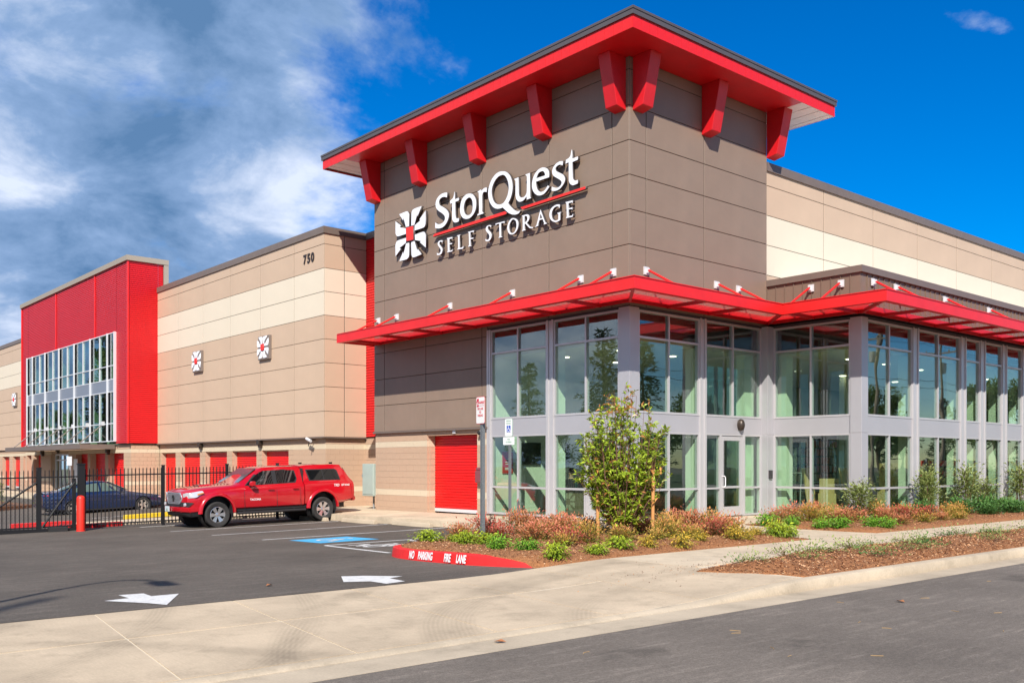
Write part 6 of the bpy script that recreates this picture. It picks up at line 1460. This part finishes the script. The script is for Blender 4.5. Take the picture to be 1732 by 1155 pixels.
row('dark', [(25.4, 12.8, 1.1), (26.3, 12.75, 1.05), (28.0, 12.3, 1.1), (28.2, 11.7), (29.2, 12.3, 1.15), (29.6, 11.6, 1.1), (30.6, 12.2, 1.15), (31.2, 11.6, 1.1), (32.2, 12.2, 1.1), (32.9, 11.6, 1.1), (34.0, 12.1, 1.1), (35.0, 11.6, 1.1), (36.2, 12.0, 1.2), (37.5, 11.6, 1.2)], zb2, '%s dark green leafy shrub in the glass front bed counted from the corner column', 'shrub', 'dark green shrubs in the glass front bed', 'leafy_shrub')
row('red', [(33.6, 12.7, .9), (35.2, 12.7, .9), (36.4, 12.6, .9)], zb2, '%s crimson shrub peeping behind the dark green shrubs', 'shrub', 'crimson shrubs behind the dark green ones', 'nandina_shrub', .9)
for (x, y, s, lab) in ((23.15, 12.85, 1.18, 'slender olive leaved shrub in front of the glass corner column'), (26.6, 12.7, 1.1, 'slender olive leaved shrub in front of the first double pane of the long glass wall'), (29.2, 12.75, 1.05, 'wide olive leaved shrub in front of the stacked cartons window'), (30.4, 12.75, 1.05, 'olive leaved shrub crowding the wide one by the single pane'), (33.1, 12.75, 1.05, 'far olive leaved shrub near the edge of the picture')):
    put('tall', x, y, zb2(x, y), lab, 'shrub', 'tall slender shrubs by the glass wall', s, name='tall_shrub')
# sprigs in the roadside strip
sp = [(11.7, 8.2), (12.1, 8.5), (12.6, 7.9), (13.2, 8.7), (13.7, 8.2), (14.4, 8.75), (15.1, 8.5), (15.3, 7.8), (16.1, 8.8), (16.8, 8.3), (17.6, 8.7), (18.6, 8.4), (19.4, 8.7), (20.4, 8.3), (21.3, 8.7), (22.4, 8.5)]
row('sprig', [(a-.35, 7.55+.35*(i % 3)) for i, (a, b) in enumerate(sp[5:14])], zb3, '%s low sprig on the street side of the roadside bark strip', 'plant', 'sprigs on the street side of the strip', 'creeping_plant', 1.1)
row('sprig', sp, zb3, '%s low straggling sprig in the roadside bark strip from its near tip', 'plant', 'sprigs in the roadside strip', 'creeping_plant', 1.15)
# plants behind the gate
for i, (x, y, k, s) in enumerate(((10.9, 48.9, 'tall', 1.0), (10.3, 48.4, 'lime', 2.2), (8.9, 47.4, 'green', 2.5))):
    put(k, x, y, lot_z(x, y)+.13, ('bushy plant behind the rear of the blue car', 'yellow green plant behind the sliding gate brace', 'low green plant at the far left behind the gate')[i], 'plant', 'plants in the strip behind the gate', s, name='garden_plant')
# the big photinia with two stakes
def photinia():
    t = thing('small_tree', 'bushy young tree with glossy yellow green leaves tied between two stakes', 'tree', (14.05, 12.85, zb1(14.05, 12.85)))
    g = np.random.default_rng(5); sm = MB(); P_, D, U, L_, W, T = [], [], [], [], [], []; P2 = [[], [], [], [], [], []]
    def add(q, d, new):
        tgt = P2 if new else [P_, D, U, L_, W, T]; ll = g.uniform(.072, .135)
        tgt[0].append(q); tgt[1].append(d); tgt[2].append((g.normal(0, .6), g.normal(0, .6), 1)); tgt[3].append(ll); tgt[4].append(ll*g.uniform(.36, .48)); tgt[5].append(min(1, max(0, g.normal(.55, .28))))
    rx = Vector((.7556, -.655, 0)); fy = Vector((.655, .7556, 0))
    for s in range(112):
        u = g.uniform(-1, 1); v = g.uniform(-1, 1); hh = 3.0*(1-.22*abs(u)**1.5)*g.uniform(.35, 1.02)
        wd = .86*(.75+.35*math.sin(min(1, hh/2.4)*PI)); top = rx*(u*wd)+fy*(v*.5)+Vector((0, 0, hh)); base = rx*(u*.08)+fy*(v*.05)
        mid = base.lerp(top, .55)+rx*(u*.10)+Vector((g.normal(0, .04), g.normal(0, .04), 0)); sm.path([base, mid, top], [.013, .008, .003], 5)
        nb = int(10+12*hh/2.8)
        for b in range(nb):
            tt = g.uniform(.10, 1.0); p = base.lerp(mid, tt*1.8) if tt < .555 else mid.lerp(top, (tt-.555)/.445)
            dr = Vector((g.normal(), g.normal(), .5+abs(g.normal(0, .5)))).normalized(); e = p+dr*g.uniform(.06, .20)
            sm.tube(p, e, .0028, .0015, n=3, caps=False)
            for i in range(int(g.integers(3, 7))):
                q = p.lerp(e, g.uniform(.3, 1.05)); dd = Vector((g.normal(), g.normal(), g.normal(.1, .6)))+dr*.7
                add(q, dd, q.z > 2.35 and g.random() < .4 or g.random() < .06)
    link('foliage', leaves_mesh('foliage', P_, D, U, L_, W, T, TANL, .25), t); link('young_leaves', leaves_mesh('young_leaves', *P2, REDL, .25), t)
    sm.build('branches', STEM, t)
    return t
photinia()
STK = mat('wood_stake', (.58, .27, .09), .7, var=.15, vscale=20, stretch=(1, 1, .1))
def stake(x, y, lean, h, label):
    z = zb1(x, y); mb = MB(); mb.tube((0, 0, -.1), (lean, .0, h), .034, n=10); mb.box(-.045, .045, -.045, .045, h*.62, h*.62+.012)
    o = mb.build('tree_stake', STK, None, smooth=50); o.location = (x, y, z); tag(o, label, 'stake', 'round stakes tied to the young tree')
stake(13.62, 13.12, -.01, 1.5, 'round orange brown stake on the parking side of the young tree')
stake(14.36, 12.35, .02, 1.5, 'round tan stake on the door side of the young tree, half hidden by leaves')
# ------------------------------------------------------------------ street lamp whose shadow falls on the lot, utility poles, reflected trees
def street_lamp(x, y, H, label):
    t = thing('street_lamp', label, 'street lamp', (x, y, -.1))
    mb = MB(); mb.tube((0, 0, -.2), (0, 0, H-1.2), .085, .05, n=12); mb.lathe([(.17, -.02), (.17, .08), (.1, .12)], (0, 0, 0), n=16); mb.build('pole', GALV, t)
    mb = MB(); mb.path([(0, 0, H-1.3), (.0, -.10, H-.7), (.01, -.28, H-.3), (.02, -.55, H-.02), (.03, -.9, H+.15), (.03, -1.35, H+.2)], .038, 8); mb.build('arm', GALV, t)
    hull([(-.12, -1.3, H+.12), (.16, -1.3, H+.12), (-.1, -1.3, H+.27), (.13, -1.3, H+.27), (-.16, -1.85, H+.12), (.2, -1.85, H+.12), (-.08, -2.0, H+.2), (.12, -2.0, H+.2)], 'lamp_head', GALV, t, bevel=.02)
H = 8.4; k = H/math.tan(SUN_EL)*.7071
street_lamp(4.78-k, 14.6-k, H, 'grey street lamp at the kerb just outside the picture whose shadow crosses the lot')
POLEM = mat('pole_wood', (.25, .20, .15), .9, var=.2, vscale=8)
def utility_pole(x, y, H, label, lean=0, plain=False):
    t = thing('utility_pole', label, 'pole', (x, y, -.15))
    mb = MB(); mb.tube((0, 0, -.3), (lean, 0, H), .17, .11, n=12); mb.build('pole', POLEM, t)
    if plain: return
    mb = MB(); mb.box(-.06, .06, -1.2, 1.2, H-.7, H-.58); 
    for a in (-1.1, -.5, .5, 1.1): mb.tube((0, a, H-.58), (0, a, H-.42), .04)
    mb.build('crossarm', POLEM, t); mb = MB(); mb.tube((.3, 0, H-2.3), (.3, 0, H-1.5), .22, n=14); mb.build('transformer', GALV, t)
poles = [(66.6, -9.5, 11.5, 1.2), (78, -9.5, 11.4, 0), (110, -9.5, 12, 0), (8, -9, 12, 0), (-17, 34, 12, 0)]
for i, (x, y, h, ln) in enumerate(poles): utility_pole(x, y, h, ['leaning wooden utility pole mirrored in the first pane of the long glass wall', 'upright wooden utility pole mirrored in the third pane of the long glass wall', 'distant utility pole farther along the street', 'wooden utility pole across the street behind the viewer', 'utility pole beyond the parking lot entrance'][i], ln)
utility_pole(-16.2, -7.0, 22, 'very tall bare timber pole across the street whose blurred shadow reaches the lot', 0, True)
mb = MB()
for (a, b) in zip([(-30, -9), (8, -9), (36, -9.3), (78, -9.5), (110, -9.5)], [(8, -9), (36, -9.3), (78, -9.5), (110, -9.5), (150, -9.5)]):
    for o_ in (-1.1, -.5, .5, 1.1):
        for zt_ in (11.5,):
            pts = [Vector((a[0]+(b[0]-a[0])*s, a[1]+o_+(b[1]-a[1])*s, zt_-.15-2.2*(.25-(s-.5)**2)*1.2)) for s in np.linspace(0, 1, 9)]; mb.path(pts, .012, 3)
    for zt_ in (8.2, 7.6): mb.path([Vector((a[0]+(b[0]-a[0])*s, a[1]+(b[1]-a[1])*s, zt_-1.6*(.25-(s-.5)**2))) for s in np.linspace(0, 1, 9)], .02, 3)
o = mb.build('overhead_cables', BLACKM, None); tag(o, 'overhead power cables running along the far side of the street', 'cables')
CONL = leafmat('conifer_leaf', (.02, .05, .02), (.11, .17, .055), .6); BRL = leafmat('broad_leaf', (.04, .09, .02), (.20, .28, .06), .6); TRUNK = mat('tree_bark', (.09, .06, .04), .95, var=.3, vscale=6)
def conifer_mesh(seed, H):
    g = np.random.default_rng(seed); P_, D, U, L_, W, T = [], [], [], [], [], []; tm = MB(); tm.tube((0, 0, -.3), (0, 0, H), .028*H, .02, n=8)
    z = H*.10
    while z < H*.99:
        f = (1-z/H); rad = H*.23*f**.75*g.uniform(.75, 1.15)+.15
        for b in range(int(5+3*f)):
            a = g.uniform(0, 2*PI); rr = rad*g.uniform(.6, 1.15); d = Vector((math.cos(a), math.sin(a), -.12+.35*(1-f))); tm.tube((0, 0, z), d*rr+Vector((0, 0, z)), .03*f+.01, .005, n=3, caps=False)
            for i in range(int(10+16*f)):
                t = g.uniform(.15, 1.05); p = d*rr*t+Vector((0, 0, z)); w = .16+rr*.10*(1-t)
                q = p+Vector((g.normal(0, w), g.normal(0, w), g.normal(-.08, w*.5))); P_.append(q); D.append(d+Vector(g.normal(0, .5, 3))); U.append((g.normal(0, .4), g.normal(0, .4), 1)); ll = g.uniform(.3, .6)*H/14; L_.append(ll); W.append(ll*.42); T.append(min(1, max(0, g.normal(.45, .28))))
        z += H*.028*g.uniform(.8, 1.3)
    return leaves_mesh('crown', P_, D, U, L_, W, T, CONL), tm.mesh('trunk', TRUNK)
def broad_mesh(seed, H):
    g = np.random.default_rng(seed); P_, D, U, L_, W, T = [], [], [], [], [], []; tm = MB(); tm.tube((0, 0, -.3), (0, 0, H*.5), .03*H, .018*H, n=8)
    cl = []
    for i in range(26):
        a = g.uniform(0, 2*PI); r = H*.30*math.sqrt(g.uniform(0, 1)); zz = H*g.uniform(.35, .95); r *= 1-.55*max(0, (zz/H-.6)/.4); c = Vector((math.cos(a)*r, math.sin(a)*r, zz)); cl.append(c); tm.tube((0, 0, H*g.uniform(.25, .5)), c, .008*H, .002*H, n=4, caps=False)
    for c in cl:
        s = H*g.uniform(.06, .12)
        for i in range(190):
            v = Vector(g.normal(0, 1, 3)); v = v.normalized()*s*g.uniform(.4, 1.15); q = c+Vector((v.x, v.y, v.z*.75)); P_.append(q); D.append(v+Vector(g.normal(0, .4*s, 3))); U.append((g.normal(0, .5), g.normal(0, .5), 1)); ll = g.uniform(.2, .42)*H/10; L_.append(ll); W.append(ll*.6); T.append(min(1, max(0, .45+.35*v.z/s+g.normal(0, .2))))
    return leaves_mesh('crown', P_, D, U, L_, W, T, BRL), tm.mesh('trunk', TRUNK)
CM = [conifer_mesh(1, 14), conifer_mesh(2, 12)]; BM_ = [broad_mesh(3, 10), broad_mesh(4, 9)]
TR = [(-17, 59, 'c', 0, .72, 'slim conifer beyond the lot mirrored in the second office pane'), (-16, 49.5, 'c', 1, 1.0, 'wide dark conifer beyond the lot mirrored beside the corner column'), (-19, 46, 'c', 0, .9, 'conifer just behind the widest one beyond the lot'), (-15, 54, 'b', 0, .55, 'low leafy tree between the conifers beyond the lot'), (-22, 84, 'b', 1, 1.3, 'broad tree far behind the lot'), (-19, 96, 'c', 0, 1.0, 'far conifer behind the lot end'), (-17, 140, 'b', 0, 2.1, 'broad green tree mirrored in the near windows of the red block'), (-18, 158, 'c', 1, 1.9, 'tall conifer mirrored in the middle windows of the red block'), (-17, 176, 'b', 1, 1.2, 'green tree mirrored low in the far windows of the red block'), (-17, 196, 'b', 0, 1.1, 'farthest green tree beyond the lot'),
      (60, -20, 'c', 0, .86, 'dark conifer across the street mirrored over the office door'), (65, -19, 'b', 0, .8, 'broad tree across the street opposite the office door'), (71, -22, 'b', 1, .62, 'small round tree across the street'), (86, -19, 'b', 1, .98, 'leafy tree across the street mirrored in the first long pane'), (94, -21, 'b', 0, .62, 'golden tinged smaller tree across the street'), (101, -20, 'c', 0, .62, 'short conifer across the street'), (108, -19, 'b', 1, 1.15, 'large leafy tree across the street'), (115, -20, 'b', 0, 1.2, 'tall leafy tree across the street beyond the poles'), (124, -20, 'c', 0, .7, 'conifer far along the street'), (133, -19, 'b', 1, .8, 'leafy tree far along the street'), (146, -20, 'b', 0, .9, 'last leafy tree along the street')]
for x, y, k, v, s, lab in TR:
    cr, tr = (CM if k == 'c' else BM_)[v]
    t = thing('conifer_tree' if k == 'c' else 'leafy_tree', lab, 'tree', (x, y, -.2), rng.uniform(0, 6), 'trees mirrored in the glass'); t.scale = (s, s, s); link('crown', cr, t); link('trunk', tr, t)
hz = MB()
for k in range(90):
    pass
# barricade out of frame, mirrored in the glass
SW = mat('barricade_white', (.8, .8, .78), .5); SO = mat('barricade_red', (.65, .06, .03), .5)
def barricade(x, y, rz, label):
    t = thing('barricade', label, 'barricade', (x, y, -.06), rz, 'striped barricades on the sidewalk')
    for z in (.65, 1.05, 1.45):
        mb = MB(); n = 12; L_ = 2.4; w = L_/n; zt = .2
        for k in range(-1, n+1):
            a0, a1 = -L_/2+k*w, -L_/2+(k+1)*w
            q = [(a0, z), (a1, z), (a1+zt*.9, z+zt), (a0+zt*.9, z+zt)]
            q = [(min(max(a, -L_/2), L_/2), b) for a, b in q]
            mb.hexa([(q[0][0], -.02, q[0][1]), (q[1][0], -.02, q[1][1]), (q[1][0], .02, q[1][1]), (q[0][0], .02, q[0][1])], [(q[3][0], -.02, q[3][1]), (q[2][0], -.02, q[2][1]), (q[2][0], .02, q[2][1]), (q[3][0], .02, q[3][1])], k % 2)
        mb.build('board', [SW, SO], t)
    mb = MB(); 
    for a in (-.95, .95): mb.box(a-.03, a+.03, .03, .08, 0, 1.7); mb.box(a-.03, a+.03, -.6, .6, 0, .05)
    mb.build('frame', GALV, t)
barricade(36.5, 9.7, R_(10), 'striped barricade on the sidewalk mirrored in the far glass panes')
barricade(39.6, 9.6, R_(-6), 'second striped barricade farther along the sidewalk')
barricade(43.0, 9.7, R_(0), 'third striped barricade farthest along the sidewalk')

# ------------------------------------------------------------------ inside the office
WOOD = mat('desk_wood', (.22, .17, .10), .5, var=.25, vscale=6, stretch=(1, 1, .15)); TEAL = mat('pale_teal', (.38, .60, .52), .5)
t = thing('reception_desk', 'wood fronted reception desk with pale logo behind the office glass', 'desk', (19.45, 19.5, 0))
mb = MB(); mb.box(-.05, 0, -.85, .75, 0, .70); mb.box(0, .7, .70, .75, 0, .7); mb.box(0, .7, -.85, -.80, 0, .7); mb.build('front', WOOD, t)
mb = MB(); mb.box(-.12, .75, -.92, .82, .70, .75); mb.build('top', mat('desk_top', (.10, .085, .07), .3), t)
for l in LOGO: extrude_loops([smooth_loop(l)], lambda a, b, d: (-.058+d, (a-25.47)*.32+.35, (b-8.87)*.32+.36), .006, 'logo_petal', mat('pale_logo', (.42, .38, .27), .5), t)
t = thing('monitor', 'pale teal monitor back standing on the reception desk', 'monitor', (19.75, 19.45, .75)); mb = MB(); mb.box(0, .04, -.25, .12, .36, .84); mb.box(0, .03, -.1, .0, .0, .36); mb.build('screen', TEAL, t, bevel=.01)
mb = MB(); mb.lathe([(.04, 0), (.045, .18), (.015, .24), (.015, .3), (0, .3)], (0, 0, 0), n=14); o = mb.build('bottle', mat('green_bottle', (.05, .35, .18), .2), None, smooth=50); o.location = (19.6, 19.75, .75); tag(o, 'green plastic bottle on the reception desk', 'bottle')
# seated person
def person(x, y, z, rz):
    SK = mat('skin', (.55, .32, .22), .55); JK = mat('black_jacket', (.012, .012, .015), .8); HR = mat('brown_hair', (.08, .035, .018), .8)
    t = thing('person', 'seated person with brown hair, dark glasses and black jacket behind the reception desk', 'person', (x, y, z), rz)
    def skin(name, verts, edges, m, root=0, sub=2):
        me = bpy.data.meshes.new(name); me.from_pydata([v[:3] for v in verts], edges, []); o = link(name, me, t); me.materials.append(m)
        md = o.modifiers.new('s', 'SKIN'); 
        for i, v in enumerate(verts): me.skin_vertices[0].data[i].radius = v[3:5] if len(v) > 4 else (v[3], v[3]); me.skin_vertices[0].data[i].use_root = (i == root)
        o.modifiers.new('u', 'SUBSURF').levels = sub; o.modifiers['u'].render_levels = sub; apply_mods(o)
        o.data.polygons.foreach_set('use_smooth', [True]*len(o.data.polygons)); return o
    # front is -y
    V_ = [(0, 0, .0, .15, .12), (0, 0, .18, .145, .11), (0, -.01, .36, .165, .12), (0, 0, .46, .12, .10), (0, -.01, .54, .055, .06), (0, -.03, .66, .072, .09), (0, -.02, .75, .075, .095),
          (.19, 0, .43, .065, .065), (.25, -.06, .20, .048, .048), (.17, -.30, .12, .038, .038), (.12, -.42, .14, .03, .025), (-.19, 0, .43, .065, .065), (-.25, -.06, .20, .048, .048), (-.17, -.30, .12, .038, .038), (-.12, -.42, .14, .03, .025),
          (.09, -.14, -.03, .085, .085), (.11, -.48, -.02, .06, .06), (.11, -.5, -.42, .042, .042), (.11, -.62, -.46, .035, .03), (-.09, -.14, -.03, .085, .085), (-.11, -.48, -.02, .06, .06), (-.11, -.5, -.42, .042, .042), (-.11, -.62, -.46, .035, .03)]
    E_ = [(0, 1), (1, 2), (2, 3), (3, 4), (4, 5), (5, 6), (3, 7), (7, 8), (8, 9), (9, 10), (3, 11), (11, 12), (12, 13), (13, 14), (0, 15), (15, 16), (16, 17), (17, 18), (0, 19), (19, 20), (20, 21), (21, 22)]
    o = skin('body', V_, E_, JK); me = o.data; me.materials.append(SK)
    for p in me.polygons:
        c = p.center
        if c.z > .52 or (c.y < -.36 and c.z > .05): p.material_index = 1
    for s in (1, -1):
        for i in range(5):
            fx = s*.12+(i-2)*.017; skin('finger', [(fx, -.43, .14, .010), (fx, -.475+.006*abs(i-2), .135, .009), (fx*.98, -.50+.008*abs(i-2), .115, .008)], [(0, 1), (1, 2)], SK, 0, 1)
    mb = MB(); mb.lathe([(0, .10), (.05, .095), (.082, .06), (.09, .01), (.086, -.03), (.06, -.05)], (0, .008, .745), n=18); o = mb.build('hair', HR, t, smooth=60)
    for v in o.data.vertices:
        if v.co.y < -.05 and v.co.z < .78: v.co.y = -.05; v.co.z = max(v.co.z, .765)
    mb = MB(); mb.box(-.075, .075, -.125, -.112, .70, .732); mb.box(-.08, -.075, -.12, .03, .715, .728); mb.box(.075, .08, -.12, .03, .715, .728); mb.build('sunglasses', BLACKM, t, bevel=.004)
    hull([(-.012, -.115, .69), (.012, -.115, .69), (0, -.145, .665), (0, -.118, .715), (-.014, -.112, .66), (.014, -.112, .66)], 'nose', SK, t)
    for s in (1, -1): hull([(s*.074, 0, .70), (s*.09, .01, .725), (s*.09, .01, .68), (s*.078, .02, .66), (s*.076, -.015, .70), (s*.08, .03, .72)], 'ear', SK, t)
    mb = MB(); mb.box(-.025, .025, -.118, -.112, .632, .640); mb.build('mouth', mat('lips', (.4, .15, .12), .5), t)
    mb = MB(); mb.box(-.09, .09, -.112, -.10, .645, .649) if False else None
    return t
person(20.35, 20.72, .50, R_(-75))
t = thing('office_chair', 'black office chair under the seated person', 'chair', (20.42, 20.75, 0)); mb = MB(); mb.box(-.24, .24, -.24, .24, .34, .42); mb.build('seat', BLACKM, t, bevel=.03); mb = MB(); mb.box(.2, .26, -.22, .22, .45, .95); mb.build('backrest', BLACKM, t, bevel=.02); mb = MB(); mb.tube((0, 0, .05), (0, 0, .34), .03); mb.box(-.3, .3, -.03, .03, 0, .06); mb.box(-.03, .03, -.3, .3, .001, .061); mb.build('base', BLACKM, t)
for i, (x, lab) in enumerate(((19.54, 'black wall screen on the office wall behind the second pane'), (20.78, 'black wall screen on the office wall above the seated person'))):
    mb = MB(); mb.box(-.39, .39, -.06, 0, -.33, .33); o = mb.build('wall_screen', mat('screen_black', (.006, .007, .009), .15), None, bevel=.008); o.location = (x, 21.68, 1.78); tag(o, lab, 'screen')
mb = MB(); mb.box(-.2, .2, -.02, 0, -.32, .32); o = mb.build('wall_poster', mat('poster_red', (.62, .03, .02), .5), None); o.location = (18.62, 21.68, 1.5); tag(o, 'red notice poster on the pale office wall by the first pane', 'poster')
for k, (w, z) in enumerate(((.14, .1), (.2, .02), (.2, -.04), (.22, -.16), (.22, -.2))):
    mb = MB(); mb.box(-w/2, w/2, -.024, -.021, z-.012, z+.012); p_ = mb.build('printed_line', WHITE, o)
# merchandise wall
t = thing('merchandise_wall', 'dark display wall with rows of packing goods and PACK lettering', 'shelf', (35.8, 21.88, 0))
mb = MB(); mb.box(-.9, 3.4, -.08, 0, .0, 3.0) if False else mb.box(-2.6, 1.5, -.08, 0, 0, 3.0); mb.build('back_board', mat('board_black', (.02, .02, .022), .6), t)
o.name = 'wall_poster'
g = np.random.default_rng(9); PC = [mat('pack_red', (.4, .03, .03), .4), mat('pack_white', (.5, .5, .5), .4), mat('pack_kraft', (.35, .22, .10), .6), mat('pack_grey', (.10, .11, .12), .5), mat('pack_teal', (.05, .3, .28), .4)]
pm = {}
for m_ in PC: q = MB(); q.box(-.07, .07, -.06, 0, -.13, .13); pm[m_.name] = q.mesh('package', m_)
for z in (.9, 1.25, 1.6, 1.95, 2.3):
    for k in range(20):
        x = -2.5+.2*k; link('package', pm[PC[int(g.choice([0, 0, 0, 3, 3, 1, 2]))].name], t, (x, -.1, z+g.uniform(-.02, .02)))
for z in (.7, .35): mb = MB(); mb.box(-2.6, 1.5, -.5, -.08, z, z+.03); mb.build('shelf', TEAL, t)
text_mesh('PACK', .34, lambda a, b, d: (-.1+a, -.1+d, 2.75+b), .02, 'wall_word', WHITE, t, sx=.9); text_mesh('StorQuest', .2, lambda a, b, d: (-1.9+a, -.1+d, 2.75+b), .02, 'wall_word', WHITE, t, sx=.9)
def carton(x, y, z, s, label, rz=0, m=None):
    mb = MB(); mb.box(-s[0]/2, s[0]/2, -s[1]/2, s[1]/2, 0, s[2]); o = mb.build('carton', m or mat('carton_kraft', (.52, .36, .15), .8, var=.08), None, bevel=.006); o.location = (x, y, z); o.rotation_euler = (0, 0, rz); tag(o, label, 'carton', 'cartons stacked inside the glass')
    mb = MB(); mb.box(-s[0]/2-.001, s[0]/2+.001, -.025, .025, s[2]*.0, s[2]+.001); mb.build('tape', mat('tape', (.6, .48, .28), .4), o)
    for l in LOGO: 
        k = s[2]/1.9*.35*1.6; extrude_loops([smooth_loop(l)], lambda a, b, d: ((a-25.47)*-k, -s[1]/2-.003+d, (b-8.87)*k+s[2]/2), .002, 'printed_petal', mat('print_dark', (.12, .06, .03), .7), o)
carton(25.0, 14.85, 0, (.62, .5, .62), 'bottom carton of the small stack by the corner column', R_(20)); carton(25.0, 14.85, .62, (.45, .42, .42), 'top carton of the small stack by the corner column', R_(12))
carton(27.9, 14.5, 0, (.7, .5, .62), 'bottom carton of the tall stack behind the double pane'); carton(27.95, 14.5, .62, (.62, .5, .46), 'middle carton of the tall stack behind the double pane', .06); carton(27.9, 14.5, 1.08, (.5, .45, .4), 'top carton of the tall stack behind the double pane', -.04)
carton(31.0, 14.6, 0, (.62, .5, .55), 'wide low carton behind the single pane'); carton(32.6, 14.7, 0, (.5, .5, .7), 'tall carton farther along the glass wall')
def leaner(x, y, label, w=.5, h=1.35):
    mb = MB(); mb.hexa([(-w/2, 0, 0), (w/2, 0, 0), (w/2, .05, 0), (-w/2, .05, 0)], [(-w/2*.75, .3, h), (w/2*.75, .3, h), (w/2*.75, .35, h), (-w/2*.75, .35, h)]); mb.box(-w/2, -w/2+.04, .3, .5, 0, .05); o = mb.build('flattened_carton', mat('carton_kraft', (.52, .36, .15), .8), None); o.location = (x, y, 0); tag(o, label, 'carton', 'flat cartons leaning inside the glass')
leaner(25.0, 15.3, 'flat carton leaning beside the inner corner of the glass'); leaner(24.75, 13.95, 'flat carton leaning behind the corner column')
t = thing('hand_truck', 'grey hand truck leaning inside the glass by the inner corner', 'trolley', (24.5, 15.5, 0)); mb = MB(); mb.path([(0, 0, .05), (.1, 0, 1.2), (.1, .35, 1.2), (0, .35, .05)], .015, 6); mb.box(-.25, 0, 0, .35, .02, .04); mb.build('frame', GALV, t); mb = MB(); mb.lathe([(.1, -.02), (.1, .02)], (.05, -.03, .1), axis='y', n=14); mb.lathe([(.1, -.02), (.1, .02)], (.05, .38, .1), axis='y', n=14); mb.build('wheel', RUBBER, t)
